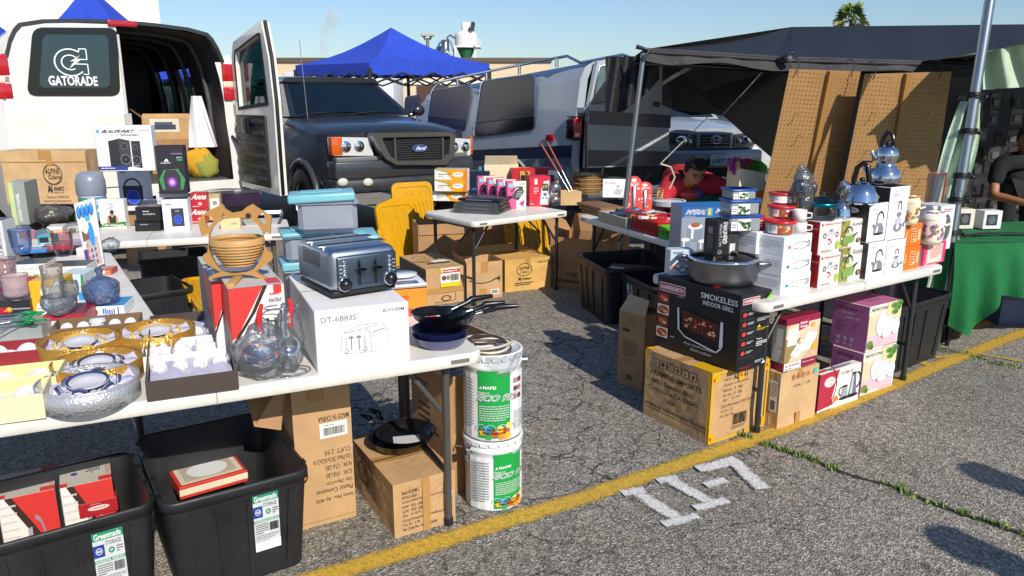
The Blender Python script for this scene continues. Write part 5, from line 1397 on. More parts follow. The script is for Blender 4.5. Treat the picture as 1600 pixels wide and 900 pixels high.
for q in ((.5, .65), (.35, .35), (.7, .35), (.55, .2)): F.ell(q[0], q[1], .16, .12, N_('6d7885')); F.ell(q[0], q[1] + .02, .12, .08, N_('dfe6ee'))
F.ell(.12, .34, .08, .07, N_('d9762c')); F.lines(2, .1, .85, .6, .95, N_('3a5a8c')); b.done()
z = zw3
RL = M('#c2222c', 'plain', .3)
for i, (cx_, by, w_, ty, lb) in enumerate(((1218, 368, 46, 343, 'largest red lidded glass bowl at the bottom of its stack'), (1220, 341, 41, 320, 'middle red lidded glass bowl of the stack'), (1220, 319, 38, 300, 'small red lidded glass bowl on top of the stack'))):
 t, r, h = rnd('food_container', lb, 'food container', cx_, by, z, w_, ty, 'red lidded glass bowls')
 g = G(); g.lathe([(0, 0), (r * .8, 0), (r * .86, .008), (r * .97, h * .85)], M('#e4e6e6', 'milk'), 28); g.obj('bowl', t)
 g = G(); g.lathe([(r * 1.03, h * .80), (r * 1.06, h * .84), (r * 1.04, h * .97), (r * .9, h), (r * .85, h * .95), (0, h * .95)], RL, 28); g.obj('lid', t)
 g = G(); F = Face(g, (0, 0, 0), (1, 0, 0), (0, 0, 1), (0, -1, 0), lambda u, v, k, r=r, h=h: Vector(((r * .93 + k + .002) * math.cos(R(-150 + u * 120)), (r * .93 + k + .002) * math.sin(R(-150 + u * 120)), h * (.08 + v * .7))))
 F.rect(.06, .05, .42, .85, WHITE); F.rect(.42, .02, .95, .9, N_('a8402f') if i != 2 else WHITE); F.lines(3, .1, .2, .38, .8, N_('5a5a5e'))
 if i < 2:
  for k_ in range(9): F.ell(random.uniform(.5, .9), random.uniform(.12, .8), .06, .12, M(random.choice(['#d8503a', '#f0ece6', '#5a8a3a', '#7a3a7a', '#e8a83a'])), 8)
 g.obj('label', t)
 z += h
z = zblue
BL = M('#1d4ea0', 'plain', .3)
for i, (c, rx, lx, ty, lb) in enumerate((((1140, 363), 1188, 1128, 336, 'largest blue lidded food container at the bottom'), ((1141, 337), 1186, 1134, 313, 'middle blue lidded food container'), ((1144, 313), 1181, 1138, 296, 'small blue lidded food container on top'))):
 if i == 0: z = .7 + .18 + (zblue - .88)
 b = Bx('food_container', lb, 'food container', c, rx, lx, z, ty, M('#d3dae0', 'milk'), ang=10, d=.12, bev=.008, grp='blue lidded containers', base='box')
 g = b.part('lid'); g.box(-b.w / 2 - .006, b.w / 2 + .006, -b.d / 2 - .006, b.d / 2 + .006, b.h * .80, b.h, BL, .005); F = b.pface('label'); F.rect(.25, .08, .66, .74, N_('dfe3d8')); rg = random.Random(i)
 for k_ in range(14): F.ell(rg.uniform(.30, .62), rg.uniform(.15, .6), .05, .09, M(rg.choice(['#2f5a2c', '#4f7f38', '#1f3f24'])), 7)
 F.rect(.02, .1, .22, .6, N_('e9ebee')); F.lines(2, .04, .2, .2, .5, N_('40506a')); z = b.done().zt
for i, (by, ty, lb) in enumerate(((366, 346, 'lower white mug beside the red lidded bowls'), (347, 327, 'upper white mug stacked beside the red lidded bowls'))):
 t, r, h = rnd('mug', lb, 'mug', 1249, by, zw3 if i == 0 else zmug, 20, ty, 'stacked white mugs'); zmug = zw3 + h if i == 0 else 0
 g = G(); g.lathe([(0, 0), (r, 0), (r, h * .98), (r * .9, h * .98), (r * .88, .01), (0, .01)], N_('e6e2df'), 24); g.obj('cup', t); g = G(); g.tube([(r, 0, h * .75), (r + .022, 0, h * .7), (r + .022, 0, h * .35), (r, 0, h * .28)], .004, N_('e6e2df')); g.obj('handle', t)
b = Bx('product_box', 'small red sauce coloured packet behind the red lidded bowls', 'packet', (1186, 363), 1196, 1180, zw3, 338, K('b8242a'), d=.05); b.F.lines(3, .1, .3, .9, .8, WHITE); b.done()
t, r, h = rnd('glass_pot', 'clear glass pot with teal rim and black side handle on the milk pot box', 'cooking pot', 1281, 346, zmilk, 50, 308)
g = G(); g.lathe([(0, .002), (r * .86, .002), (r * .95, .015), (r * .95, h * .62)], M('#cfd2d2', 'glass'), 32); g.obj('bowl', t)
g = G(); g.lathe([(r * .97, h * .62), (r, h * .64), (r, h * .76), (r * .97, h * .78)], M('#1f7f96', 'metal'), 32); g.obj('rim', t)
g = G(); g.lathe([(r * .95, h * .78), (r * .6, h * .98), (r * .2, h * 1.03), (r * .16, h * 1.12), (r * .22, h * 1.22), (0, h * 1.25)], M('#d4d6d6', 'glass'), 28); g.obj('lid', t)
g = G(); g.box(-r * 1.35, -r * .92, -r * .35, r * .1, h * .60, h * .98, M('#121214', 'plain', .3), .01); g.box(-r * 1.2, -r * .98, -r * .37, -r * .34, h * .68, h * .9, M('#9a9da2', 'metal'), .004); g.obj('handle', t)
g = G(); g.tube([(r * .5, .02, h * .9), (r * .55, .02, h * 1.15), (r * 1.0, .02, h * 1.15), (r * 1.05, .02, h * .9)], .008, N_('121214')); g.obj('handle', t)
def ragbag(g, c, rx, ry, rz_, mat, seed, n=18, m=12, amp=.18):
 rg = random.Random(seed); ph = [rg.uniform(0, 6.28) for _ in range(8)]
 vs = []
 for j in range(m + 1):
  p = math.pi * j / m
  for i in range(n):
   t_ = 2 * math.pi * i / n; q = 1 + amp * (math.sin(3 * t_ + ph[0] + 2 * p) * .5 + math.sin(5 * t_ + ph[1] - 4 * p) * .35 + math.sin(7 * p + ph[2] + t_) * .35) + rg.uniform(-.05, .05)
   vs.append((c[0] + rx * q * math.sin(p) * math.cos(t_), c[1] + ry * q * math.sin(p) * math.sin(t_), c[2] + rz_ * q * math.cos(p)))
 g.add(vs, [(j * n + i, (j + 1) * n + i, (j + 1) * n + (i + 1) % n, j * n + (i + 1) % n) for j in range(m) for i in range(n)], mat, True)
CLEAR = M('#e9ecee', 'clear')
b = Bx('wrapped_jug', 'glass jug wrapped in clear plastic in front of the left pegboard', 'jug', (1243, 345), 1272, 1240, zmilk, 300, M('#dcdfe2', 'glass'), d=.1, ang=10, bev=.01, base='jug_body'); g = b.part('plastic_wrap'); ragbag(g, (0, 0, b.h * .8), b.w * .58, b.d * .6, b.h * .85, CLEAR, 4); g.tube([(0, 0, b.h * 1.45), (-.01, 0, b.h * 1.75), (-.02, 0, b.h * 1.95)], .02, CLEAR, 8, rs=[.05, .025, .004]); g = b.part('stopper'); g.ball((-.02, -.01, b.h * 1.15), .035, .035, .04, M('#262a44', 'plain', .3)); g.ball((.05, -.01, b.h * 1.1), .025, .025, .03, M('#3c3d44', 'plain', .3)); b.done()
def kettle(label, cx, by, zb, w, ty, hbig, wrap=False, body=CHR):
 t, r, h = rnd('kettle', label, 'kettle', cx, by, zb, w, ty, None)
 g = G(); g.lathe([(0, .002), (r * .90, .002), (r, .01), (r, h * .08), (r * .97, h * .14), (r * .90, h * .42), (r * .72, h * .68), (r * .42, h * .86), (r * .30, h * .90), (0, h * .91)], body, 40)
 g.tube([(-r * .62, -.01, h * .58), (-r * 1.0, -.02, h * .82), (-r * 1.08, -.02, h * .92)], .015, body, 10, rs=[.028, .019, .014]); g.obj('kettle_body', t)
 g = G(); g.lathe([(r * .34, h * .90), (r * .30, h * .95), (0, h * .97)], body, 24); g.ball((0, 0, h * 1.0), .014, .014, .014, M('#111113', 'plain', .25)); g.obj('lid', t)
 g = G(); H = hbig; g.tube([(-r * .42, 0, h * .80), (-r * .46, 0, h * 1.02), (-r * .34, 0, h + H * .72), (-r * .05, 0, h + H), (r * .22, 0, h + H * .8), (r * .36, 0, h * 1.05), (r * .36, 0, h * .82)], .014, M('#0f1012', 'plain', .22), 10); g.obj('handle', t)
 if wrap:
  g = G(); ragbag(g, (0, 0, h * 1.15), r * .62, r * .6, h * .6, CLEAR, 9); g.obj('plastic_wrap', t)
 return t, r, h
kettle('small shiny kettle with plastic wrapped handle on the floral kettle box', 1313, 343, zket, 33, 309, .055, True)
kettle('large mirror polished kettle with black arched handle', 1343, 321, za, 52, 281, .085)
t, r, h = rnd('double_kettle', 'mirror polished double decker kettle on the tallest box stack', 'kettle', 1380, 292, zb_, 48, 255)
g = G(); g.lathe([(0, .002), (r * .7, .002), (r * .95, .02), (r, h * .35), (r * .93, h * .62), (r * .6, h * .86), (r * .55, h)], CHR, 40); g.tube([(-r * .8, -.01, h * .45), (-r * 1.15, -.02, h * .75), (-r * 1.2, -.02, h * .95)], .02, CHR, 10, rs=[.026, .018, .013]); g.obj('lower_kettle', t)
g = G(); q = .72; g.lathe([(r * .54, h * 1.0), (r * q * .9, h * 1.12), (r * q, h * 1.35), (r * q * .88, h * 1.6), (r * q * .5, h * 1.78), (0, h * 1.82)], CHR, 36); g.tube([(-r * .6, -.01, h * 1.2), (-r * .85, -.02, h * 1.42), (-r * .9, -.02, h * 1.52)], .015, CHR, 10, rs=[.02, .013, .01]); g.obj('upper_kettle', t)
g = G(); g.tube([(-r * .34, 0, h * 1.66), (-r * .38, 0, h * 2.0), (-r * .1, 0, h * 2.38), (r * .2, 0, h * 2.25), (r * .34, 0, h * 1.9), (r * .30, 0, h * 1.66)], .012, M('#0f1012', 'plain', .22), 10); g.ball((0, 0, h * 1.88), .013, .013, .015, M('#0f1012', 'plain', .22)); g.obj('handle', t)
g = G(); g.box(-r * 1.3, -r * .75, -.03, .0, h * 1.02, h * 1.1, M('#1a1110', 'plain', .3), .004); g.obj('side_handle', t)
def enamel(label, cx, by, zb, w, ty, base, cols, knob=True):
 t, r, h = rnd('enamel_pot', label, 'cooking pot', cx, by, zb, w, ty)
 g = G(); g.lathe([(0, .002), (r * .8, .002), (r * .93, h * .15), (r, h * .4), (r * .97, h * .72)], M(base, 'plain', .2), 32); fn = lambda u, v, k, r=r, h=h: Vector(((r * 1.0 + k + .001) * math.cos(R(-170 + u * 160)), (r * 1.0 + k + .001) * math.sin(R(-170 + u * 160)), h * (.12 + v * .55)))
 F = Face(g, (0, 0, 0), (1, 0, 0), (0, 0, 1), (0, -1, 0), fn); rg = random.Random(len(label))
 for i in range(26): F.k = .0006 + i * .00008; u, v = rg.uniform(.12, .88), rg.uniform(.1, .8); F.ell(u, v, .045, .10, M(rg.choice(cols)), 9); F.k = .0018 + i * .00008; F.ell(u, v, .02, .045, M(rg.choice(cols)), 7)
 g.obj('pot_body', t)
 g = G(); g.lathe([(r * 1.0, h * .70), (r * 1.0, h * .74), (r * .8, h * .86), (r * .3, h * .94), (0, h * .95)], M(base, 'plain', .2), 32)
 for i in range(8):
  a = rg.uniform(0, 6.28); g.ball((r * .62 * math.cos(a), r * .62 * math.sin(a), h * .895), .014, .014, .003, M(rg.choice(cols)), 7, 4)
 ld = g.obj('lid', t)
 if knob: g = G(); g.lathe([(.008, h * .94), (.016, h * .98), (.016, h * 1.04), (0, h * 1.06)], M(base, 'plain', .2), 16); g.obj('knob', ld)
 for s_ in (1, -1): g = G(); g.tube([(s_ * r * .95, -.03, h * .55), (s_ * (r + .02), -.02, h * .6), (s_ * (r + .02), .02, h * .6), (s_ * r * .95, .03, h * .55)], .005, M(base, 'plain', .2)); g.obj('handle', t)
enamel('cream enamel pot with orange rose pattern on the orange boxes', 1421, 353, zor, 24, 302, '#e9d9b8', ['#c8622c', '#b0382c', '#e09a58', '#7a8a4a'], False)
enamel('white enamel pot with pink and green floral pattern on the pink box', 1452, 384, zpk, 37, 325, '#ece8da', ['#c8508a', '#5f8c3c', '#8aa84a', '#d98ab0', '#7a4aa0'])
b = Bx('product_box', 'white small appliance box behind the white floral pot', 'product box', (1462, 392), 1484, 1458, .7, 322, K('d9d8da'), d=.15, ang=30); b.F.ell(.5, .5, .3, .3, N_('5a5d66')); b.F.lines(2, .2, .85, .8, .93, N_('b0303a')); b.done()
b = Bx('blister_pack', 'steel flask in clear packaging with red trim beside the pegboard', 'packaged flask', (1452, 345), 1469, 1450, .7 + .15, 272, M('#cfcfd4', 'clear'), d=.06, ang=20, base='packaging'); g = b.part('flask'); g.cyl((-.01, 0, .02), (.02, 0, b.h * .95), .024, STEEL); g = b.part('trim'); g.tube([(-b.w / 2, -b.d / 2, b.h), (b.w / 2, -b.d / 2, b.h * 1.02), (b.w / 2, -b.d / 2, 0)], .004, N_('c02030')); b.done()
# -- on the near table
AN = 25.0
tb = Bx('product_box', 'white toaster carton with toaster outline drawing on the near table', 'product box', (497, 583), 641, 457, .72, 487, K('eeecea'), ang=24)
F = tb.F; LG = N_('7d7d80'); DG = N_('4c4c50')
F.txt('DT-6B83S', .06, .80, .43, .89, DG); F.txt('BUYDEEM', .72, .87, .95, .925, DG, .01)
def ol(F, pts, w=.008, m=LG): F.line(pts, w, m)
ol(F, [(.26, .26), (.26, .52), (.29, .60), (.54, .62), (.57, .56), (.58, .24), (.27, .26)], .008); ol(F, [(.29, .60), (.43, .70), (.70, .70), (.755, .62), (.775, .38), (.74, .34), (.58, .24)]); ol(F, [(.57, .56), (.74, .62)], .006); ol(F, [(.60, .50), (.735, .56), (.735, .61), (.60, .56), (.60, .50)], .006)
for x in (.36, .44): F.rect(x, .30, x + .012, .55, LG); F.rect(x - .02, .50, x + .03, .53, LG)
for x in (.31, .51):
 for v in (.36, .41, .46, .51): F.ring(x, v, .012, .018, .35, LG, 10)
 F.ring(x, .30, .022, .034, .3, LG, 14)
for i in range(4): ol(F, [(.36 + i * .08, .625 + .008 * i), (.45 + i * .07, .685)], .006)
tb.S.rect(.0, .0, .01, 1, LG); tb.T.rect(.0, .495, 1, .505, LG)
tb.done()
q = Bx('x', 'x', 'x', (519, 471), 622, 466, tb.zt, 393, ang=36); w_, dd_, hh, cc, a_ = q.w, q.d, q.h, q.c, q.a
t = thing('toaster', 'four slice brushed steel toaster with two levers standing on its carton', 'toaster', (cc.x, cc.y, tb.zt), a_)
TS = M('#a9b3bd', 'metal', .38); TF = M('#5c6a78', 'metal', .42)
x, y = w_ / 2, dd_ / 2
g = G(); g.box(-x + .006, x - .006, -y + .006, y - .006, .012, .03, N_('15171a'), .004); g.obj('base', t)
g = G(); g.box(-x, x, -y, y, .025, hh, TS, .028, 4)
for sx in (-1, 1):
 for sy in (-.055, .055):
  g.box(sx * x * .5 - .065, sx * x * .5 + .065, sy - .014, sy + .014, hh - .002, hh + .003, M('#b9bcc2', 'metal')); g.box(sx * x * .5 - .060, sx * x * .5 + .060, sy - .009, sy + .009, hh + .001, hh + .0045, N_('08080a'))
for i in range(7): g.box(-x - .0015, -x + .001, -y * .45, y * .55, hh * .60 + i * .008, hh * .60 + i * .008 + .003, N_('2a2622'))
g.obj('body', t)
g = G(); g.box(-x + .022, x - .004, -y - .006, -y + .01, .03, hh - .022, TF, .010, 3); fp = g.obj('front_panel', t)
g = G(); g.box(-x * .05, x * .05, -y - .002, -y, .2, .2, BLK) if False else None
F = Face(g, (-x + .022, -y - .0065, .03), (2 * x - .026, 0, 0), (0, 0, hh - .052), (0, -1, 0)); F.txt('BUYDEEM', .43, .13, .57, .165, N_('20262c'), .02); F.lines(4, .03, .38, .08, .80, N_('cfd4da'), 2, .2); F.lines(4, .92, .38, .97, .80, N_('cfd4da'), 3, .2)
g.obj('lettering', fp)
for sx, xx in ((0, .355), (1, .625)):
 X = -x + .022 + (2 * x - .026) * xx; Z = lambda v: .03 + (hh - .052) * v
 g = G(); g.box(X - .006, X + .006, -y - .0075, -y - .004, Z(.12), Z(.86), N_('0a0b0c'), .003); g.box(X - .004, X + .004, -y - .010, -y - .006, Z(.66), Z(.84), M('#3f4852', 'metal'), .003); sl_ = g.obj('lever_slot', fp)
 g = G(); g.box(X - w_ * .06, X + w_ * .075, -y - .034, -y - .008, Z(.56), Z(.63), M('#22262b', 'metal', .3), .007); g.obj('lever', sl_)
for X0 in (.115, .875):
 X = -x + .022 + (2 * x - .026) * X0
 for v in (.84, .71, .58, .45):
  g = G(); g.lathe([(.0105, 0), (.0105, .003), (.008, .005), (0, .005)], CHR, 16); g.T = None; g2 = G(); g2.T = Matrix.Translation((X, -y - .006, Z(v))) @ Matrix.Rotation(R(90), 4, 'X'); g2.lathe([(w_ * .032, 0), (w_ * .032, .003), (w_ * .024, .006), (0, .006)], CHR, 16); g2.obj('button', fp)
 g2 = G(); g2.T = Matrix.Translation((X, -y - .006, Z(.20))) @ Matrix.Rotation(R(90), 4, 'X'); g2.lathe([(.024, 0), (.024, .004), (.019, .006), (.0175, .022), (0, .023)], M('#17191c', 'plain', .3), 24); g2.lathe([(.0255, 0), (.0255, .005), (.023, .006)], CHR, 24); g2.obj('dial', fp)
AQ = M('#79b8c4', 'plain', .3); MK = M('#ccd2e2', 'milk')
def tub(label, c, rx, lx, zb, ty, ang, d, lidf=.86, lidup=0, wide=0, inv=False):
 b = Bx('storage_container', label, 'storage container', c, rx, lx, zb, ty, MK, ang=ang, d=d, bev=.02, base='box', grp='aqua lidded storage containers')
 x, y, h = b.w / 2, b.d / 2, b.h
 g = b.part('rim'); g.box(-x - .008, x + .008, -y - .008, y + .008, h * (lidf - .04), h * lidf, M('#c3cbe0', 'milk'), .004)
 g = b.part('lid'); g.T = Matrix.Translation((-wide, 0, lidup)) @ Matrix.Rotation(R(-2 if lidup else 0), 4, 'Y'); g.box(-x - .014, x + .014, -y - .014, y + .014, h * lidf + .001, h + .004, AQ, .008, 3); g.box(-x + .03, x - .03, -y + .03, y - .03, h + .002, h + .01, AQ, .006, 2)
 return b.done()
zt0 = .72
b1 = tub('clear storage container at the bottom left behind the toaster', (452, 500), 512, 440, .72, 412, 22, .16)
b2 = tub('clear storage container with aqua lid stacked left behind the toaster', (449, 414), 515, 437, b1.zt, 366, 22, .16)
b3 = tub('clear storage container with aqua lid just behind the toaster slots', (520, 495), 592, 515, .72, 372, 16, .2)
b4 = tub('clear storage container with aqua lid resting on top of the others', (467, 367), 560, 462, b2.zt + .004, 307, 14, .15, .80, .004, .015)
def sedar(c, rx, lx, ty, label, zb=.72, h=None, ang=27, d=None):
 b = Bx('product_box', label, 'product box', c, rx, lx, zb, ty, K('e4dfdb'), ang=ang, d=d, grp='red and white kitchen set boxes', h=h)
 F = b.F; RR = K('cf3a36'); F.poly([(0, 1), (0, .40), (.10, .44), (.62, 1)], RR); F.poly([(0, .28), (.03, .33), (.45, .70), (.70, 1), (.62, 1), (.38, .70), (.0, .36)], N_('2e1c18')); F.rect(.8, .90, .95, 1, RR)
 F.txt('sedar', .70, .80, .95, .86, N_('3c3a3a'), .01); F.txt('\ufeb3\ufbfe\u062f\u0627\u0631', .72, .86, .93, .93, RR, .02) if False else F.lines(1, .72, .87, .93, .92, RR, 2)
 st = N_('6a6d74')
 for x_ in (.52, .64, .78): F.line([(x_, .15), (x_ + .02, .62)], .03, st); F.ell(x_, .12, .06, .05, st)
 F.ring(.66, .62, .22, .05, .15, st); F.ring(.60, .55, .14, .05, .15, st)
 S = b.S; S.rect(0, 0, 1, 1, N_('8e8f96')); S.poly([(.30, 1), (.62, .45), (1, .3), (1, 1)], RR); S.poly([(.30, 1), (.22, 1), (.55, .44), (.97, .22), (1, .3), (.62, .45)], N_('2e1c18'))
 for i in range(7): S.line([(.05 + i * .03, .95 - i * .06), (.12 + i * .09, .05)], .02, N_('54565e') if i % 2 else N_('b4b6bc'))
 S.ell(.7, .16, .16, .10, st)
 T = b.T; T.rect(0, 0, 1, 1, N_('c3bfbc')); T.rect(.72, .05, .97, .25, RR); T.txt('sedar', .35, .45, .65, .60, N_('6b6668'), .01); T.rect(.3, .8, .6, .85, RR); T.line([(.02, .55), (.98, .55)], .01, N_('8a8688'))
 return b
sb2 = sedar((341, 560), 385, 319, 441, 'red and white kitchen set box behind left under the bamboo basket'); sb2.done()
sb1 = sedar((368, 585), 453, 344, 452, 'red and white kitchen set box in front under the bamboo basket'); sb1.done()
c0 = at(372, 437, sb1.zt); a_ = R(8); Yb = c0.y; t = thing('bamboo_basket', 'bamboo folding fruit basket with dog shaped frame on the kitchen set boxes', 'fruit basket', (c0.x, c0.y, sb1.zt), a_)
fB = plane_of((c0.x, c0.y, 0), a_)
def bp(px, py): q = fB(px, py); return (q[0], q[1] - sb1.zt)
BM = M('#b98a4a', 'wood'); BM2 = M('#c79a5c', 'wood')
outl = [(309, 346), (318, 334), (334, 325), (347, 319), (352, 327), (362, 333), (378, 330), (386, 323), (394, 319), (404, 326), (416, 333), (424, 338), (422, 366), (414, 361), (411, 372), (413, 384), (418, 392), (425, 396), (426, 404), (420, 410), (408, 418), (399, 424), (406, 429), (417, 434), (414, 437), (402, 434), (392, 430), (378, 429), (352, 431), (338, 434), (326, 438), (326, 433), (336, 428), (345, 425), (334, 419), (322, 412), (316, 405), (318, 398), (324, 394), (326, 380), (325, 365), (315, 370)]
inn = [(340, 348), (352, 342), (372, 340), (392, 342), (402, 350), (410, 362), (413, 378), (412, 392), (406, 408), (396, 421), (386, 425), (364, 426), (346, 424), (338, 414), (330, 400), (327, 384), (328, 366), (333, 355)]
def plate(outer, holes, th, mat, y0=0.0):
 bm = bmesh.new(); loops = []
 for L_ in [outer] + holes:
  vs_ = [bm.verts.new((x_, y0, z_)) for x_, z_ in L_]; es = [bm.edges.new((vs_[i], vs_[(i + 1) % len(vs_)])) for i in range(len(vs_))]; loops += es
 bmesh.ops.triangle_fill(bm, use_beauty=True, use_dissolve=False, edges=loops)
 r_ = bmesh.ops.extrude_face_region(bm, geom=bm.faces[:]); bmesh.ops.translate(bm, vec=(0, th, 0), verts=[v for v in r_['geom'] if isinstance(v, bmesh.types.BMVert)])
 bm.verts.index_update(); g = G(); g.add([v.co[:] for v in bm.verts], [[v.index for v in f_.verts] for f_ in bm.faces], mat); bm.free(); return g
holes = [[(320, 337), (328, 336), (334, 343), (331, 350), (324, 356), (321, 349)], [(403, 337), (411, 333), (414, 340), (416, 352), (410, 350), (402, 342)], [(345, 338), (349, 334), (353, 338), (349, 342)]]
plate([bp(*q) for q in outl], [[bp(*q) for q in inn]] + [[bp(*q) for q in h_] for h_ in holes], .014, BM).obj('frame', t)
g = G(); e = bp(388, 337); g.cyl((e[0], -.002, e[1]), (e[0], .002, e[1]), .009, N_('2a1d12')); g.obj('eye', t)
bl = bp(327, 385); br = bp(413, 385); cxb = (bl[0] + br[0]) / 2; rb = (br[0] - bl[0]) / 2 * .98; z1_ = bp(370, 373)[1]; z0_ = bp(370, 415)[1]
g = G()
for i in range(8):
 f_ = i / 7; rr = rb * (.98 - .42 * f_ ** 1.3); zz_ = z1_ - .016 - (z1_ - z0_ - .02) * f_
 g.tube([(cxb + rr * math.cos(R(k * 12)), .007 + rr * .85 * math.sin(R(k * 12)), zz_) for k in range(30)], .0042, BM2, 6, True)
g.lathe([(rb * 1.0, 0), (rb * 1.0, .018), (rb * .93, .018), (rb * .93, 0), (rb, 0)], BM2, 40, (cxb, .007, z1_ - .014), 1, .85); g.lathe([(rb * .52, 0), (0, 0)], BM, 24, (cxb, .007, z0_), 1, .85)
g.obj('bowl', t)
g = G(); e = bp(371, 432); g.box(e[0] - .014, e[0] + .014, -.12, .03, -.001, .014, BM2, .004); g.obj('foot', t)
b0 = at(425, 588, .72); t = thing('ladle_set', 'steel ladles with red handles wrapped in clear plastic on the near table', 'utensil set', (b0.x, b0.y, .72), R(20)); fB = plane_of((b0.x, b0.y, 0), R(20)); bq = lambda px, py, yy=0.0: (fB(px, py)[0], yy, fB(px, py)[1] - .72)
for pts, sc in (([(409, 475), (405, 490), (404, 505), (408, 518)], 1), ([(452, 467), (455, 480), (453, 497), (455, 512)], 1)):
 g = G(); g.tube([bq(*q) for q in pts], .009, M('#c92a28', 'plain', .3), 10, rs=[.006, .009, .009, .007]); g.tube([bq(pts[-1][0], pts[-1][1]), bq(pts[-1][0] + 1, pts[-1][1] + 16)], .005, CHR); g.obj('handle', t)
g = G(); a = bq(408, 552, -.01); r_ = .062; g.T = Matrix.Translation(a) @ Matrix.Rotation(R(25), 4, 'X'); g.lathe([(0, -.035), (r_ * .7, -.022), (r_, .012), (r_ * .97, .014), (r_ * .65, -.016), (0, -.028)], CHR, 28); g.obj('bowl', t)
g = G(); a = bq(452, 541, .0); g.T = Matrix.Translation(a) @ Matrix.Rotation(R(80), 4, 'X'); g.lathe([(0, -.016), (.026, -.012), (.036, 0), (.034, .002), (.024, -.007), (0, -.010)], CHR, 24); g.obj('skimmer', t)
g = G(); g.tube([bq(440, 480, .02), bq(438, 560, .02)], .003, CHR); g.tube([(bq(440, 482)[0] + .055 * math.cos(R(i * 20)), .02 + .03 * math.sin(R(i * 20)), bq(440, 482)[2]) for i in range(18)], .0025, CHR, 6, True)
g.tube([(bq(440, 582)[0] + .085 * math.cos(R(i * 15)) + .01, .02 + .06 * math.sin(R(i * 15)), .004) for i in range(24)], .003, CHR, 6, True); g.tube([(bq(455, 578)[0] + .05 * math.cos(R(i * 20)), .0 + .035 * math.sin(R(i * 20)), .008) for i in range(18)], .0025, CHR, 6, True); g.obj('wire_stand', t)
g = G(); a = bq(410, 548); ragbag(g, (a[0], .0, .085), .085, .06, .095, CLEAR, 3); a = bq(452, 530); ragbag(g, (a[0], .01, .12), .045, .035, .11, CLEAR, 6); g.obj('plastic_wrap', t)
b = Bx('product_box', 'flat orange box behind the toaster carton carrying kitchen scale', 'product box', (610, 497), 668, 600, .72, 455, K('e08a2c'), ang=20, d=.22); b.F.txt('electronic', .1, .62, .52, .85, N_('b03a1c'), .02); b.F.lines(1, .15, .42, .7, .52, INK); b.F.rect(0, .0, 1, .3, N_('e8935a')); b.F.rect(.45, 0, .6, .3, N_('d0431e'))
zs_ = b.zt; ob = b; b.done()
t = thing('kitchen_scale', 'white digital kitchen scale with round platform on the orange box', 'kitchen scale', (ob.c.x, ob.c.y, zs_), R(20))
g = G(); g.box(-.085, .085, -.11, .11, .004, .022, M('#dcdde4', 'plain', .3), .01, 3); g.obj('body', t); g = G(); g.lathe([(.02, .022), (.02, .03), (.07, .032), (.072, .038), (0, .038)], M('#d2d3dd', 'plain', .3), 28, (0, .04, 0)); g.obj('platform', t); g = G(); g.box(-.05, .05, -.10, -.045, .022, .0235, M('#2a3358', 'plain', .15)); g.obj('display', t)
def pan(name, label, cat, c, r, h, ha, hl, col, inside, grp, rise=.05, hcol='#121316'):
 t = thing(name, label, cat, c, 0, grp); m_ = M(col, 'plain', .25); mi = M(inside, 'plain', .3)
 g = G(); g.lathe([(0, 0), (r * .72, 0), (r * .86, h * .3), (r, h), (r * 1.015, h + .001)], m_, 44); g.lathe([(r * 1.015, h + .001), (r * .985, h), (r * .84, h * .34), (r * .70, .006), (0, .005)], mi, 44); g.obj('pan_body', t)
 if hl:
  d = Vector((math.cos(R(ha)), math.sin(R(ha)), 0)); g = G(); p = d * r * .98 + Vector((0, 0, h * .8))
  g.tube([p, p + d * .04 + Vector((0, 0, rise * .4))], .007, STEEL, 8); g.obj('bracket', t)
  g = G(); g.tube([p + d * .03 + Vector((0, 0, rise * .3)), p + d * .07 + Vector((0, 0, rise * .7)), p + d * (.5 * hl) + Vector((0, 0, rise * 1.05)), p + d * hl + Vector((0, 0, rise * 1.1))], .01, M(hcol, 'plain', .3), 10, rs=[.007, .011, .013, .008]); g.obj('handle', t)
 return t
pc, pr, ph = cylat(689, 552, .72, 88, 500)
hpx = lambda y0, y1: zat(pc.x, pc.y, y1) - zat(pc.x, pc.y, y0)
r0 = 44 * dep(pc) / FP
zz0 = .72
pan('frying_pan', 'lowest blue bottomed pan wrapped in plastic in the pan stack on the near table', 'frying pan', pc, r0 * .98, .042, 0, 0, '#5a5f88', '#2a3070', 'frying pans on the near table')
pan('frying_pan', 'second dark blue pan from the bottom of the pan stack', 'frying pan', pc + Vector((0, 0, .022)), r0 * .99, .045, 0, 0, '#23285a', '#1c2152', 'frying pans on the near table')
pan('frying_pan', 'large black frying pan with handle to the right in the pan stack', 'frying pan', pc + Vector((.02, .02, .072)), r0 * 1.04, .042, 12, .17, '#141519', '#0d0e10', 'frying pans on the near table', .022)
pan('frying_pan', 'medium black frying pan nested in the large one', 'frying pan', pc + Vector((.005, .01, .085)), r0 * .86, .036, 20, .16, '#17181c', '#101114', 'frying pans on the near table', .022)
pan('frying_pan', 'small black frying pan on top with red paper inside', 'frying pan', pc + Vector((-.03, -.005, .098)), r0 * .72, .032, 30, .18, '#17181c', '#0f1012', 'frying pans on the near table', .03)
t = thing('paper_card', 'small red and white paper card lying in the top pan', 'card', pc + Vector((-.03, -.005, .105)), .4); g = G(); g.box(-.035, .035, -.022, .022, 0, .0015, WHITE); F = Face(g, (-.035, -.022, .0016), (.07, 0, 0), (0, .044, 0), (0, 0, 1)); F.rect(.3, .1, .8, .9, N_('c8282c')); g.obj('card', t)
CUPW = M('#cfced3', 'plain', .2); SAT = M('#c2c2d6', 'cloth')
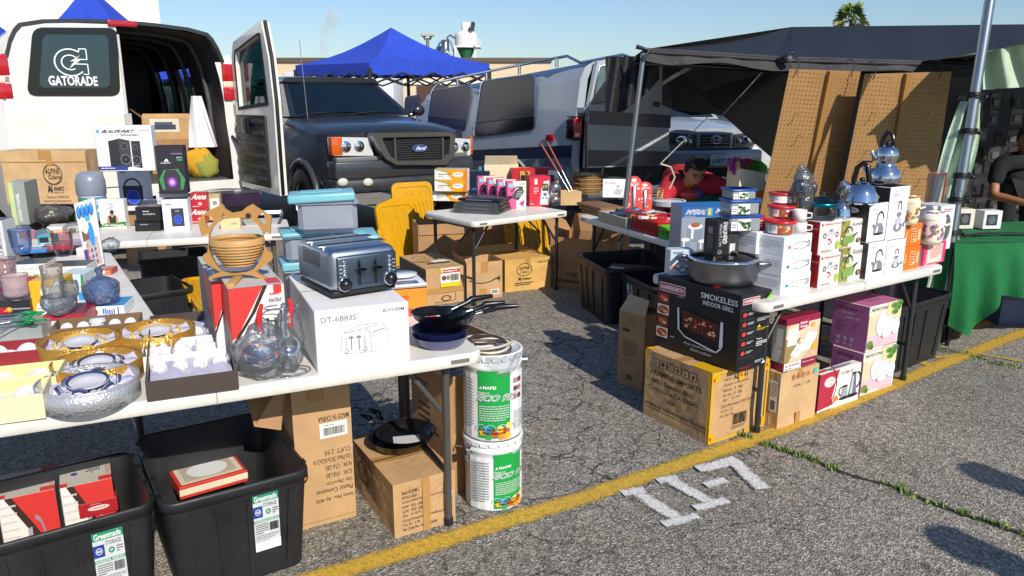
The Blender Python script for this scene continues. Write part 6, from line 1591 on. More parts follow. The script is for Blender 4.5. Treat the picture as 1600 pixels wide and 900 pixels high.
def cupset(o, x, y, z, r, ang, tilt, mat=CUPW, rimm=None, name='cup'):
 g = G(); g.T = Matrix.Translation((x, y, z)) @ Matrix.Rotation(R(ang), 4, 'Z') @ Matrix.Rotation(R(tilt), 4, 'X'); g.lathe([(0, 0), (r * .55, 0), (r * .85, r * .5), (r, r * 1.15), (r * .94, r * 1.15), (r * .8, r * .5), (0, r * .12)], mat, 20)
 if rimm: g.lathe([(r * 1.005, r * 1.05), (r * 1.015, r * 1.17), (r * .92, r * 1.17)], rimm, 20); g.lathe([(r * .87, r * .52), (r * .975, r * .98)], rimm, 20)
 g.tube([(r * .85, 0, r), (r * 1.45, 0, r * .95), (r * 1.4, 0, r * .4), (r * .8, 0, r * .4)], r * .09, mat, 6); g.obj(name, o)
def saucer(o, x, y, z, r, ang, tilt, mat=CUPW, rimm=None):
 g = G(); g.T = Matrix.Translation((x, y, z)) @ Matrix.Rotation(R(ang), 4, 'Z') @ Matrix.Rotation(R(tilt), 4, 'X'); g.lathe([(0, 0), (r * .55, .001), (r, .012), (r * .99, .015), (r * .55, .004), (0, .003)], mat, 26)
 if rimm:
  g.lathe([(r * .72, .0075), (r * .99, .0158)], rimm, 26)
 g.obj('saucer', o)
def roundbox(label, cx, by, w, ty, mat, rim, pat, seed):
 c, r, h = cylat(cx, by, .72, w, ty); h = min(h, .07) if False else .068; t = thing('gift_set', label, 'tea gift set', c, R(25), 'round gift boxes of tea cups')
 g = G(); g.lathe([(0, .001), (r, .001), (r, h), (r * .985, h), (r * .975, .006), (0, .006)], mat, 56); g.lathe([(r * 1.002, h * .90), (r * 1.006, h * 1.01), (r * .97, h * 1.01)], rim, 56); g.obj('round_box', t)
 g = G(); rg = random.Random(seed)
 def fn(u, v):
  a = u * 6.2832; q = v * r * .97; return Vector((q * math.cos(a), q * math.sin(a), h * .62 + .012 * math.sin(a * 7 + v * 9) * v + .008 * math.sin(a * 13)))
 g.grid(fn, 40, 6, SAT); g.obj('satin_lining', t)
 for i in range(6):
  a = i * 60 + seed * 17; cupset(t, r * .68 * math.cos(R(a)), r * .68 * math.sin(R(a)), h * .50, r * .17, a - 90, 70, CUPW, pat)
 saucer(t, .0, -.01, h * .78, r * .42, 0, 8, CUPW, pat)
 return t, r, h
GOLD = M('#b98d3c', 'foil'); SILV = M('#b9bbc0', 'foil')
BPAT = K('2f3c66'); GPAT = K('3a3c40'); YPAT = K('c9a24a')
roundbox('silver round gift box of blue patterned cups at the table edge', 145, 648, 145, 600, SILV, SILV, BPAT, 1)
roundbox('gold round gift box of key patterned cups just behind the silver one', 158, 612, 128, 575, GOLD, GOLD, GPAT, 2)
roundbox('gold round gift box of plain cups farthest left behind the key patterned set', 131, 574, 118, 550, GOLD, GOLD, YPAT, 3)
roundbox('gold round gift box behind the white compartment box', 248, 556, 114, 530, GOLD, GOLD, YPAT, 4)
def traybox(label, c, rx, lx, ty, mat, inner, ang=27, h=.05, d=None, w=None, anchor='c', rows=(3, 2), cups=True, grp='rectangular tea set boxes', zb=.72, pot=False, div=False, ruffle=True, black=False):
 b = Bx('gift_set', label, 'tea gift set', c, rx, lx, zb, ty, mat, ang=ang, h=h, d=d, w=w, anchor=anchor, open_=inner, grp=grp, base='tray'); b.done(); o = b.o
 if o.type == 'MESH':
  r_ = thing(o.name.split('.')[0], label, 'tea gift set', o.location.copy(), o.rotation_euler.z, grp)
  for k_ in list(o.keys()):
   if k_ in ('label', 'category', 'group'): del o[k_]
  o.name = 'tray'; o.parent = r_; o.location = (0, 0, 0); o.rotation_euler = (0, 0, 0); o = r_
 x, y = b.w / 2 - .01, b.d / 2 - .01
 if ruffle:
  g = G(); g.grid(lambda u, v: Vector((-x + 2 * x * u, -y + 2 * y * v, h * .42 + .005 * math.sin(u * 21 + v * 9) + .004 * math.sin(v * 15 - u * 9))), 30, 14, inner); g.obj('lining', o)
 nx, ny = rows
 if div:
  g = G()
  for k_ in range(1, nx): g.box(-x + 2 * x * k_ / nx - .002, -x + 2 * x * k_ / nx + .002, -y, y, .004, h * .98, mat)
  g.box(-x, -x + 2 * x / nx, -.002, .002, .004, h * .97, mat); g.box(x - 2 * x / nx, x, -.002, .002, .004, h * .97, mat); g.obj('divider', o)
 for i in range(nx):
  for j in range(ny):
   cx_ = -x + 2 * x * (i + .5) / nx; cy_ = -y + 2 * y * (j + .5) / ny; r_ = min(x / nx, y / ny) * .60
   if pot and i == nx // 2:
    if j == 0: g = G(); g.box(-x / nx * .8, x / nx * .8, -y * .7, y * .7, h * .4, h * .95, CUPW, .01, 3); g.lathe([(.03, 0), (.026, .012), (0, .015)], CUPW, 20, (0, 0, h * .95)); g.obj('sugar_box', o)
    continue
   saucer(o, cx_ - r_ * .1, cy_ + r_ * .5, h * .42, r_ * 1.25, random.uniform(-10, 10), 52, CUPW); cupset(o, cx_ + r_ * .1, cy_ - r_ * .35, h * .30, r_ * .78, random.uniform(-40, 20), 30, CUPW, None)
 if black:
  g = G(); g.box(x * .1, x * .7, -y * .4, y * .2, h * .9, h * .93, N_('333338')); g.obj('card', o)
 return b
DBR = K('4a3f3a'); CRM = K('e6dcae'); BRN = K('7a6248')
traybox('dark brown open box of white ribbed cups at the table edge', (230, 628), 374, 217, 590, DBR, SAT, ang=24, h=.062, rows=(4, 2))
traybox('white open box with compartments of grey cups behind the dark box', (222, 581), 352, 213, 566, K('e9e6de'), K('d2d2d6'), ang=22, h=.05, rows=(3, 2), div=True, ruffle=False, d=.19)
traybox('brown open box of stacked white cups and sugar box near the candy jar', (80, 540), 218, 68, 520, BRN, BRN, ang=20, h=.06, rows=(5, 2), d=.16, pot=True, ruffle=False)
traybox('cream open gift box of cups nearest the left photo edge', (72, 653), 72, -60, 616, CRM, M('#efe7b8', 'cloth'), ang=23, h=.075, w=.30, d=.19, anchor='r', rows=(3, 1))
traybox('yellow satin gift box of cups behind the cream one', (92, 622), 92, -60, 590, K('e9df9a'), M('#efe7a8', 'cloth'), ang=21, h=.07, w=.32, d=.17, anchor='r', rows=(3, 1))
traybox('red lined gift box of white cups behind the yellow satin one', (68, 572), 68, -60, 545, K('8d2a30'), M('#e9e0dc', 'cloth'), ang=20, h=.06, w=.30, d=.15, anchor='r', rows=(3, 1))

# -- under the near table
def tote(label, FL, FRt, BR_, z, ztop_fr, label_u, grp='black storage totes', lbl=True, depth=None):
 """open tapered tote: front left, front right and back right corners of the rim"""
 a = FL; b = FRt; ang = math.atan2(b.y - a.y, b.x - a.x); w = (b - a).length
 vv_ = Vector((-math.sin(ang), math.cos(ang), 0)); d = depth or (BR_ - b).dot(vv_)
 c = (a + b) / 2 + vv_ * d / 2; t = thing('storage_tote', label, 'storage tote', (c.x, c.y, 0), ang, grp)
 x, y, h = w / 2, d / 2, z; kx, ky = .86, .88
 def rr(k_x, k_y, r, zz_, n=5):
  o = []; X, Y = x * k_x, y * k_y
  for cx_, cy_, s in ((X - r, -Y + r, -90), (X - r, Y - r, 0), (-X + r, Y - r, 90), (-X + r, -Y + r, 180)):
   for i in range(n + 1): q = R(s + 90 * i / n); o.append((cx_ + r * math.cos(q), cy_ + r * math.sin(q), zz_))
  return o
 g = G(); rings = [rr(kx, ky, .05, .004), rr(.955, .965, .045, h * .90), rr(.965, .973, .045, h)]; inr = [rr(.955, .965, .045, h), rr(.945, .955, .045, h * .9), rr(kx - .02, ky - .02, .05, .012)]
 n = len(rings[0])
 for RG in (rings, inr):
  g.add([v for q in RG for v in q], [(j * n + i, j * n + (i + 1) % n, (j + 1) * n + (i + 1) % n, (j + 1) * n + i) for j in range(len(RG) - 1) for i in range(n)], BTOTE, True)
 g.add(inr[2], [tuple(range(n))], BTOTE); g.add(rings[0], [tuple(range(n))[::-1]], BTOTE)
 for sy in (-1, 1):
  for q in (-.62, -.28, .08, .66):
   g.slab([(x * q * .88, sy * y * .895, .03), (x * q * .88 + .012 * (1 if q > 0 else -1), sy * y * .895, .03), (x * q + .012 * (1 if q > 0 else -1), sy * y * .972, h * .86), (x * q, sy * y * .972, h * .86)], (0, sy, 0), -.005, BTOTE)
 g.obj('tub', t)
 g = G(); o1, o2, o3, o4 = rr(.95, .96, .045, h - .001), rr(1.0, 1.0, .055, h - .001), rr(1.0, 1.0, .055, h - .028), rr(.965, .973, .045, h - .03)
 o0 = rr(.95, .96, .045, h + .006); o05 = rr(.99, .992, .055, h + .006)
 L_ = [o0, o05, o2, o3, o4]
 g.add([v for q in L_ for v in q], [(j * n + i, j * n + (i + 1) % n, (j + 1) * n + (i + 1) % n, (j + 1) * n + i) for j in range(len(L_) - 1) for i in range(n)], BTOTE, True)
 for sx in (-1, 1):
  for q in (-.75, -.3, .3, .75): g.box(sx * x * .972 - .008, sx * x * .972 + .008, y * q - .015, y * q + .015, h + .004, h + .0075, N_('060607'))
 g.obj('rim', t)
 if lbl:
  g = G(); u0 = -x + 2 * x * label_u; lw = .085; sl = (.965 - ky) * y / h
  def fn(u, v, k): zz_ = h * .30 + (h * .58) * v; return Vector((u0 + lw * u, -(y * ky + sl * zz_) - .004 - k, zz_))
  F = Face(g, (0, 0, 0), (lw, 0, 0), (0, 0, h * .58), (0, -1, 0), fn)
  F.rect(0, 0, 1, 1, K('c9cbcc')); F.rect(0, .87, 1, 1, N_('1f8a6a')); F.txt('Greenmade', .06, .885, .94, .985, WHITE, .02); F.txt('STORAGE', .40, .77, .92, .84, N_('3a3a3c'), .01); F.rect(0, .60, .36, .80, N_('1c3f8c')); F.ell(.18, .70, .11, .055, WHITE); F.ell(.18, .70, .09, .045, N_('1c3f8c')); F.txt('NSF', .11, .68, .25, .72, WHITE, .03); F.ell(.58, .68, .10, .05, N_('1f8a6a')); F.txt('27', .53, .66, .63, .70, WHITE, .03); F.lines(3, .74, .62, .96, .74, N_('4a4a4c')); F.rect(0, .51, 1, .56, N_('1f8a6a')); F.txt('PROFESSIONAL GRADE BOX', .03, .515, .97, .555, WHITE, .01); F.lines(5, .05, .30, .56, .49, N_('55565a')); F.bars(.60, .33, .95, .48); F.lines(3, .05, .2, .95, .29, N_('77787a'), 5); F.rect(0, .0, 1, .17, WHITE); F.lines(1, .0, .165, 1, .185, BLK, 4)
  g.obj('product_label', t)
 return t, x, y, h
zT = .37
tA = tote('black storage tote of red kitchen set boxes at the bottom left corner', at(-60, 872, zT), at(247, 787, zT), at(190, 690, zT), zT, 0, .62, depth=.46)
tB = tote('black storage tote with one red edged box under the near table', at(250, 797, zT), at(487, 735, zT), at(388, 640, zT), zT, 0, .58, depth=.62)
def inbox(label, c, rx, ty, zb, ang, d, name='product_box', w=None):
 b = Bx(name, label, 'product box', c, rx, 0, zb, ty, K('e4dfdb'), ang=ang, d=d, h=c.z - zb, grp='kitchen set boxes in the black totes', w=w)
 F = b.F; RR = K('cf3a36'); F.poly([(1, 1), (1, .12), (.9, .14), (.25, .98), (.25, 1)], RR); F.poly([(.25, 1), (.12, 1), (.5, .55), (.86, .0), (1, 0), (1, .12), (.9, .18), (.58, .62)], N_('3a2420')); F.poly([(.22, .1), (.30, .1), (.33, .5), (.24, .52)], N_('8a7a8a')); F.poly([(.42, .1), (.50, .1), (.52, .62), (.44, .60)], N_('a3a0aa')); F.ring(.6, .45, .15, .3, .2, N_('9a8a96'), 16, -60, 90); F.lines(6, .03, .4, .3, .95, N_('cfc6c2'), 3, .25)
 T = b.T; T.rect(0, 0, 1, 1, N_('bdb8ae')); T.txt('sedar', .5, .35, .80, .62, N_('5a5552'), .01, 0, 180); T.lines(1, .5, .65, .78, .78, RR, 3); T.ell(.28, .45, .07, .06, N_('2f4a8c') if 'second' in label else N_('d9822c')); T.rect(.74, .0, 1, .16, RR); T.rect(.74, .84, 1, 1, RR); T.rect(.0, .0, .14, .14, RR)
 for k_ in range(3): T.rect(.9 + k_ * .03, .2, .91 + k_ * .03, .8, RR)
 return b.done()
inbox('first red and white kitchen set box lying in the left tote', at(-6, 783, .33), 90, 752, .02, 30, .2, w=.165)
inbox('second red and white kitchen set box in the left tote beside the rim', at(93, 764, .345), 181, 716, .02, 30, .2, w=.155)
b = Bx('product_box', 'small glossy red carton leaning in front of the second kitchen set box', 'product box', (125, 812), 186, 118, .22, 790, K('a8242a'), ang=30, d=.05); b.F.ell(.5, .55, .28, .16, N_('e9c9c4')); b.F.txt('royal', .34, .48, .66, .62, N_('a8242a'), .02); b.F.lines(1, .3, .8, .8, .88, N_('e0b0a8')); b.done()
b = Bx('product_box', 'open red edged white box lying in the right tote', 'product box', (282, 782), 388, 274, .16, 762, K('c43a34'), ang=36, h=.05, d=.22); b.T.rect(.05, .06, .95, .94, N_('d8cdb8')); b.T.rect(.12, .14, .88, .86, N_('b9ad9a')); b.T.ell(.5, .45, .3, .28, N_('dfe0e4')); b.F.rect(0, .3, 1, .8, N_('e0d2b8')); b.done()
b = Bx('shipping_carton', 'tall tan carton standing open under the near table with upside down print', 'cardboard box', (470, 829), 557, 448, 0, 640, CARD, ang=29, d=.30, h=.64, open_=CARD2)
F = b.F; F.txt('MADE IN CHINA', .05, .60, .62, .645, INK, .01, 0, 180) if False else F.txt('MADE IN CHINA', .42, .665, .96, .70, INK, .01, 0, 180); F.rect(.44, .56, .92, .655, WHITE); F.bars(.50, .575, .88, .625); F.lines(1, .5, .635, .86, .645, INK)
for i, s_ in enumerate(('CUFT: 2.95', 'Ctn Meas: 20.2x10.2x21.8', 'N.W.  17.6 LBS', 'G.W.  19.8 LBS', 'Qty: 24pcs/Ctn', 'Plastic Container', 'Item No. AJ-405')): F.txt(s_, .30 if len(s_) > 14 else .5, .45 - i * .05, .96, .48 - i * .05, INK, 0, 0, 180)
F.rect(.28, .80, .54, .985, TAPE); F.ring(.1, .35, .09, .05, .3, INK); F.rect(.0, .03, 1, .035, N_('a47d4a'))
b.flap('S', .22, -20, CARD2); b.flap('F', .03, 60, CARD2); b.flap('R', .03, 80, CARD2)
g = b.part('flap'); w, d, h = b.w / 2, b.d / 2, b.h
g.slab([(-w - .01, -d, h), (-w - .01, -d + .2, h), (-w - .14, -d + .2, h - .03), (-w - .14, -d - .02, h - .17), (-w - .05, -d - .03, h - .2)], (-.4, -.5, .4), .004, CARD2); b.done()
cb = Bx('shipping_carton', 'tan pan set carton under the near table carrying two frying pans', 'cardboard box', (617, 842), 712, 556, 0, 759, CARD, ang=30)
F = cb.F
for i, s_ in enumerate(('Item: A21N8-2', 'PO NO: 8835', 'Description: CARBON STEEL FRY PAN 3PC SET NON-STICK,BLACK', 'N.W.  18.2  LBS', 'G.W.  19.5  LBS', 'Qty :  8  SETS', 'Carton Measurement: 52.5x46.0x22.5CM', 'Cu. Ft.: 1.92', 'Bar Code No.: 810079022878')): F.txt(s_, .14, .78 - i * .085, .14 + min(.8, len(s_) * .021), .83 - i * .085 + (.02 if i == 0 else 0), INK)
F.rect(.46, 0, .58, 1, TAPE); F.poly([(.80, .56), (.95, .64), (.93, .42)], WHITE); F.ring(.89, .54, .035, .05, .3, N_('8a5a5a'))
cb.S.ring(.25, .55, .14, .2, .1, INK); cb.S.lines(2, .08, .3, .4, .4, INK); 
for i in range(3): cb.S.ring(.15 + i * .14, .86, .05, .07, .2, INK, 4, 45, 405)
cb.T.rect(0, .47, 1, .49, N_('6b4f2e')); cb.T.rect(0, .40, 1, .56, TAPE) if False else None; cb.T.line([(0, .48), (1, .48)], .015, N_('5a4326')); cb.done()
pz = cb.zt; q = at(622, 718, pz); dq = dep(q); rp = 50 * dq / FP; cp = Vector((q.x, q.y + rp, pz))
pan('frying_pan', 'black frying pan under another on the tan carton below the table', 'frying pan', cp + Vector((-.01, .0, 0)), rp * 1.0, .045, 140, .12, '#121316', '#0c0d0f', 'frying pans under the table', .03)
pan('frying_pan', 'black frying pan holding grey card on the tan carton below the table', 'frying pan', cp + Vector((.015, .005, .018)), rp * .96, .045, 136, .13, '#15161a', '#0e0f12', 'frying pans under the table', .03)
t = thing('paper_card', 'grey printed card lying in the frying pan below the table', 'card', cp + Vector((.02, -.01, .028)), R(12)); g = G(); g.box(-.055, .055, -.035, .035, 0, .002, K('b9b9bb')); t2 = g.obj('card', t); t2.rotation_euler.x = R(5)
b = Bx('shipping_carton', 'dark brown open carton standing behind the table leg beside the buckets', 'cardboard box', (700, 775), 735, 636, 0, 600, CARD2, ang=35, h=.52, d=.30, w=.30, open_=M('#8a6a44', 'card')); b.S.lines(6, .2, .35, .55, .7, INK, 3, .3); b.S.lines(2, .05, .42, .8, .5, INK, 6, .4); g = b.flap('R', .12, 100, CARD3); b.flap('S', .08, 60, CARD); g = b.part('plastic_liner'); ragbag(g, (0, 0, b.h - .03), b.w * .38, b.d * .4, .05, CLEAR, 5); b.F.rect(.3, .3, .6, .8, N_('b9b9bb')); b.done()
b = Bx('plywood_sheet', 'narrow brown board standing by the rear leg of the near table', 'board', (634, 690), 640, 624, 0, 590, M('#6b4d30', 'wood'), ang=30, h=.6, w=.03, d=.04); b.done()
def bucket(label, c, r, h, z, rot, coil=False):
 t = thing('bucket', label, 'bucket', (c.x, c.y, z), rot, 'white adhesive buckets'); BW = M('#dfe0e0', 'plain', .25); GN = K('149a42')
 g = G(); g.lathe([(0, .002), (r * .97, .002), (r * .985, .008), (r * .97, .016), (r * .975, h * .62), (r * 1.0, h * .63), (r * 1.0, h * .66), (r * .98, h * .67), (r * .985, h * .82), (r * 1.01, h * .83), (r * 1.01, h * .86), (r * .985, h * .87), (r * .99, h * .955)], BW, 48)
 fn = lambda u, v, k: Vector(((r * .985 + .003 + k) * math.sin(R(-90 + u * 180)), -(r * .985 + .003 + k) * math.cos(R(-90 + u * 180)), h * (.03 + v * .78)))
 F = Face(g, (0, 0, 0), (1, 0, 0), (0, 0, 1), (0, -1, 0), fn)
 F.rect(.02, .0, .98, .96, K('e2e3e3')); F.rect(.30, .02, .66, .985, GN); F.rect(.30, .98, .52, 1.02, GN)
 gw = N_('bfc6c2'); F.txt('MAPEI', .36, .755, .50, .80, WHITE, .03); F.poly([(.32, .755), (.35, .755), (.335, .80)], WHITE); F.txt('Ultrabond', .29, .685, .42, .72, gw, .03, .1); F.k += .0006; F.txt('ECO 995', .28, .565, .72, .68, N_('e9ecea'), .06, .1); F.k += .0006; F.txt('ECO 995', .285, .57, .715, .675, N_('7f8a86'), .015, .1)
 F.lines(7, .32, .28, .64, .52, gw, 3, .45)
 for i, (u_, v_, c_) in enumerate(((.36, .12, '#e8b020'), (.42, .06, '#3f9a4a'), (.48, .10, '#d0482c'), (.54, .16, '#f0c830'), (.60, .13, '#d8402c'), (.64, .20, '#f0d040'), (.56, .06, '#e88a2c'), (.40, .16, '#4a8ac8'), (.62, .06, '#e8b020'))): F.ell(u_, v_, .045, .06, M(c_), 6)
 for u_ in (.34, .44, .56, .66): F.ring(u_, .14, .06, .10, .12, N_('9ac0dc'), 14, 0, 180)
 F.txt('CAUTION! ATTENTION!', .31, .14, .63, .175, BLK, .02); F.txt('PRECAUCION!', .36, .09, .60, .125, BLK, .02)
 F.lines(16, .05, .15, .26, .9, N_('8a8b8e'), 5, .4); F.lines(14, .70, .12, .92, .40, N_('8a8b8e'), 6, .4)
 for i in range(2):
  for j in range(3): F.rect(.70 + i * .06, .58 + j * .12, .74 + i * .06, .65 + j * .12, N_('7a2a34') if (i + j) % 2 else N_('b07a80'))
 F.poly([(.02, .05), (.06, .05), (.04, .10)], N_('e8b020')); F.k = .0006
 g.obj('bucket_body', t)
 g = G(); g.lathe([(r * 1.02, h * .95), (r * 1.035, h * .96), (r * 1.03, h * .995), (r * .98, h), (r * .93, h * .985), (r * .90, h * .965), (0, h * .965)], BW, 48); ld = g.obj('lid', t)
 for k_ in range(20):
  a = R(k_ * 18); g = G(); d = Vector((math.cos(a), math.sin(a), 0)); s_ = Vector((-d.y, d.x, 0)); p = d * r * 1.036
  g.slab([p - s_ * .018 + Vector((0, 0, h * .985)), p + s_ * .018 + Vector((0, 0, h * .985)), p + s_ * .014 + Vector((0, 0, h * .925)), p - s_ * .014 + Vector((0, 0, h * .925))], d, .002, BW); g.obj('lid_tab', ld)
 g = G()
 for s_ in (-1, 1): g.cyl((s_ * r * .97, 0, h * .83), (s_ * (r + .022), 0, h * .83), .016, STEEL); 
 g.tube([(r * 1.06 * math.cos(R(a)), .045 + r * 1.08 * math.sin(R(a)), h * .83 - .05 * math.sin(R(a))) for a in range(0, 181, 15)], .003, STEEL, 6); g.obj('bail_handle', t)
 return t
bc, br_, bh_ = cylat(771, 800, 0, 90, 672); 
zu = zat(bc.x, bc.y, 672); h2 = zat(bc.x, bc.y, 541) - zu
fa = math.atan2(-bc.x, bc.y)
bucket('lower white and green adhesive bucket of the stack at the table end', bc, br_ * .98, zu, 0, R(38))
bucket('upper white and green adhesive bucket carrying a coil of cable', bc, br_ * .965, h2, zu, R(8))
t = thing('cable_coil', 'coil of brown and white cable lying on the upper bucket lid', 'cable', (bc.x - .02, bc.y - .03, zu + h2 * .97 + .004), 0)
for i, (r_, c_) in enumerate(((.085, '#5a4a3c'), (.078, '#c9c2b4'), (.07, '#6b5a4a'), (.088, '#b9b0a0'), (.06, '#3c342c'))):
 g = G(); g.tube([(r_ * math.cos(R(a * 15)) * 1.1, r_ * math.sin(R(a * 15)) * .95, .008 + i * .009 + .005 * math.sin(R(a * 30 + i * 50))) for a in range(24)], .0055, M(c_, 'plain', .4), 6, True); g.obj('cable', t)
g = G(); g.box(-.10, -.05, -.07, -.05, .0, .045, WHITE); F = Face(g, (-.10, -.0705, 0), (.05, 0, 0), (0, 0, .045), (0, -1, 0)); F.bars(.1, .2, .9, .9); g.obj('label_tag', t)
t = thing('plastic_film', 'torn clear plastic film draped over the upper bucket rim', 'plastic film', (bc.x, bc.y, zu + h2), 0)
g = G(); g.grid(lambda u, v: Vector(((br_ * (1.05 + .03 * math.sin(u * 20 + v * 7)) * math.sin(R(-10 + 75 * u))), -(br_ * (1.05 + .03 * math.sin(u * 20 + v * 7))) * math.cos(R(-10 + 75 * u)), -.0 - v * .085 * math.sin(math.pi * (.12 + .8 * u)))), 20, 8, CLEAR); g.obj('film', t)
# -- second row: table before the van
SP = K('33363a')
def spk(F, u0, v0, u1, v1, ring='#2c4fc0', body='#33343a', two=False):
 F.poly([(u0, v0), (u1, v0), (u1, v1), (u0, v1)], M(body)); c = (u0 + u1) / 2; w = (u1 - u0); h = v1 - v0
 F.ell(c, v0 + h * .38, w * .34, h * .26, M(ring)); F.ring(c, v0 + h * .38, w * .20, h * .15, .3, N_('16234f')); F.ell(c, v0 + h * .85, w * .2, h * .03, N_('9a9da4'))
b = Bx('shipping_carton', 'long tan carton with kitchenware crest print behind the cut glass', 'cardboard box', at(143, 318, .72), 146, -20, .72, 235, CARD3, ang=4, d=.3, w=.72, anchor='r')
F = b.F; F.ring(.585, .56, .115, .20, .05, INK, 36); F.ring(.585, .56, .105, .18, .04, INK, 36); F.txt('ALPINE', .50, .57, .67, .67, INK, .015); F.txt('Cuisine', .53, .47, .68, .55, INK, .01); F.txt('Ai', .50, .22, .56, .36, INK, .06); F.txt('ARAMCO', .575, .25, .70, .33, INK, .03); F.txt('IMPORTS INC.', .575, .20, .70, .23, INK); F.txt('Commerce, CA 90040 USA', .48, .10, .74, .16, INK); F.txt('www.aramcoimports.com', .44, .02, .76, .08, INK); F.rect(.53, .72, .6, 1, TAPE); F.rect(0, .78, 1, .80, TAPE); b.T.rect(0, .45, 1, .55, TAPE); b.done()
def vbox(name, label, c, rx, lx, zb, ty, mat, **k):
 return Bx(name, label, k.pop('cat', 'product box'), c, rx, lx, zb, ty, mat, **k)
sA = vbox('product_box', 'white bluetooth speaker box with dark carry handle under the big speaker box', (190, 330), 233, 180, .72, 262, K('e6e5ea'), ang=12, smat=K('20306a'), tmat=K('2c3260'))
F = sA.F; F.ring(.5, .56, .32, .20, .2, SP, 18, 0, 180); F.poly([(.16, .12), (.84, .12), (.86, .58), (.14, .58)], SP); F.ell(.5, .32, .25, .17, N_('2a48b8')); F.ring(.5, .32, .25, .17, .14, N_('5a76e0')); F.txt('SODA-PC', .62, .88, .92, .93, N_('6a6b72')); F.rect(.1, .88, .3, .91, N_('b03a4a')); sA.S.ring(.5, .35, .3, .2, .2, N_('3a8ac8')); sA.done()
b = vbox('product_box', 'big white speaker box picturing two black bookshelf speakers', (155, 268), 243, 147, sA.zt, 196, K('e4e4e8'), ang=10, smat=K('b9bbc6'))
F = b.F; F.txt('BLAUPUNKT', .11, .835, .66, .905, INK, .04, .12); F.ell(.06, .87, .028, .038, N_('1f9fd0')); F.txt('TRUE WIRELESS', .11, .765, .43, .81, N_('9a9ba2')); F.txt('SPEAKERS', .45, .765, .77, .81, N_('4a4b52'), .02); F.txt('Bluetooth', .80, .87, .97, .90, N_('6a6b72'), .01); F.lines(1, .11, .71, .40, .735, N_('a9aab0'))
F.poly([(.22, .10), (.40, .06), (.40, .70), (.22, .66)], N_('26282c')); F.poly([(.40, .06), (.60, .10), (.60, .67), (.40, .70)], N_('3a3d42')); F.poly([(.62, .10), (.78, .06), (.78, .66), (.62, .66)], N_('2b2d31')); F.poly([(.22, .66), (.40, .70), (.60, .67), (.42, .72)], N_('55585e'))
for u_, v_, r_ in ((.50, .55, .06), (.50, .26, .09), (.69, .52, .05), (.69, .24, .075)): F.ell(u_, v_, r_, r_ * 1.25, N_('17181b')); F.ring(u_, v_, r_, r_ * 1.25, .2, N_('6a6d74')); F.ell(u_, v_, r_ * .3, r_ * .35, N_('4a4d54'))
F.rect(.0, .03, .52, .11, N_('2b3a8a')); F.lines(1, .05, .05, .5, .09, WHITE); F.txt('BLAUPUNKT', .62, .10, .74, .13, WHITE); b.T.txt('TRUE WIRELESS SPEAKERS', .2, .4, .8, .5, N_('6a6b72')); b.done()
gl = vbox('product_box', 'white light speaker box lying under the tall purple speaker box', (248, 345), 292, 240, .72, 302, K('e2e1e6'), ang=12, smat=K('2a2c36')); gl.F.txt('GLOW', .04, .66, .4, .86, N_('5a5b62')); gl.F.txt('SOMMER', .06, .50, .36, .60, N_('6a6b72')); gl.F.lines(3, .66, .2, .97, .6, N_('7a7b82')); gl.F.ell(.5, .35, .1, .08, N_('a8a43a')); gl.F.txt('monster', .68, .66, .94, .74, N_('5a5b62')); gl.done()
b = vbox('product_box', 'tall black party speaker box with purple glow and green streaks', (249, 303), 293, 243, gl.zt, 228, K('2b2730'), ang=12, tmat=K('232a4a'))
F = b.F; F.poly([(.15, .08), (.05, .30), (.25, .50), (.75, .52), (.97, .3), (.86, .08)], N_('3c8a4a')); F.poly([(.24, .06), (.2, .35), (.32, .50), (.68, .50), (.82, .35), (.78, .06)], N_('35303c')); F.ell(.5, .24, .17, .11, N_('7a3aa0')); F.ell(.5, .24, .11, .07, N_('c080d8')); F.ell(.5, .24, .04, .025, WHITE); F.txt('monpower', .16, .62, .52, .655, WHITE, .01); F.poly([(.28, .67), (.36, .73), (.40, .73), (.46, .67), (.40, .67), (.38, .70), (.36, .67)], WHITE); F.txt('ENTERTAINMENT', .56, .82, .95, .85, N_('b58ad0'), .01); F.txt('100.TS', .74, .74, .93, .77, WHITE, .01); F.rect(.74, .69, .94, .72, N_('1f9a6a')); b.done()
b = vbox('product_box', 'white speaker box with blue round woofer picture at the table front', (257, 362), 297, 251, .72, 312, K('e9e8ee'), ang=14, tmat=K('1d1e24'), smat=K('26304a')); spk(b.F, .33, .15, .82, .72); b.F.txt('SODA-PC', .60, .83, .92, .88, N_('6a6b72')); b.F.rect(.14, .83, .36, .86, N_('b03a4a')); b.done()
k1 = vbox('product_box', 'lower flat black gadget box left of the white speaker box', (212, 362), 252, 203, .72, 344, K('1b1b1f'), ang=10, smat=K('44454c')); k1.F.lines(1, .2, .5, .8, .7, N_('8a8b90')); k1.done()
b = vbox('product_box', 'upper flat black gadget box with small white print', (213, 345), 252, 202, k1.zt, 324, K('17171a'), ang=10, tmat=K('5c6470')); b.F.txt('Battery', .3, .62, .55, .74, WHITE, .02); b.F.txt('Smart Doorbell Cam', .3, .42, .78, .55, WHITE); b.T.rect(.3, .5, .8, .9, N_('a8895a')); b.done()
b = vbox('product_box', 'white posture corrector box with green band and photo of a back', (158, 358), 198, 152, .72, 312, K('e4dcd2'), ang=8)
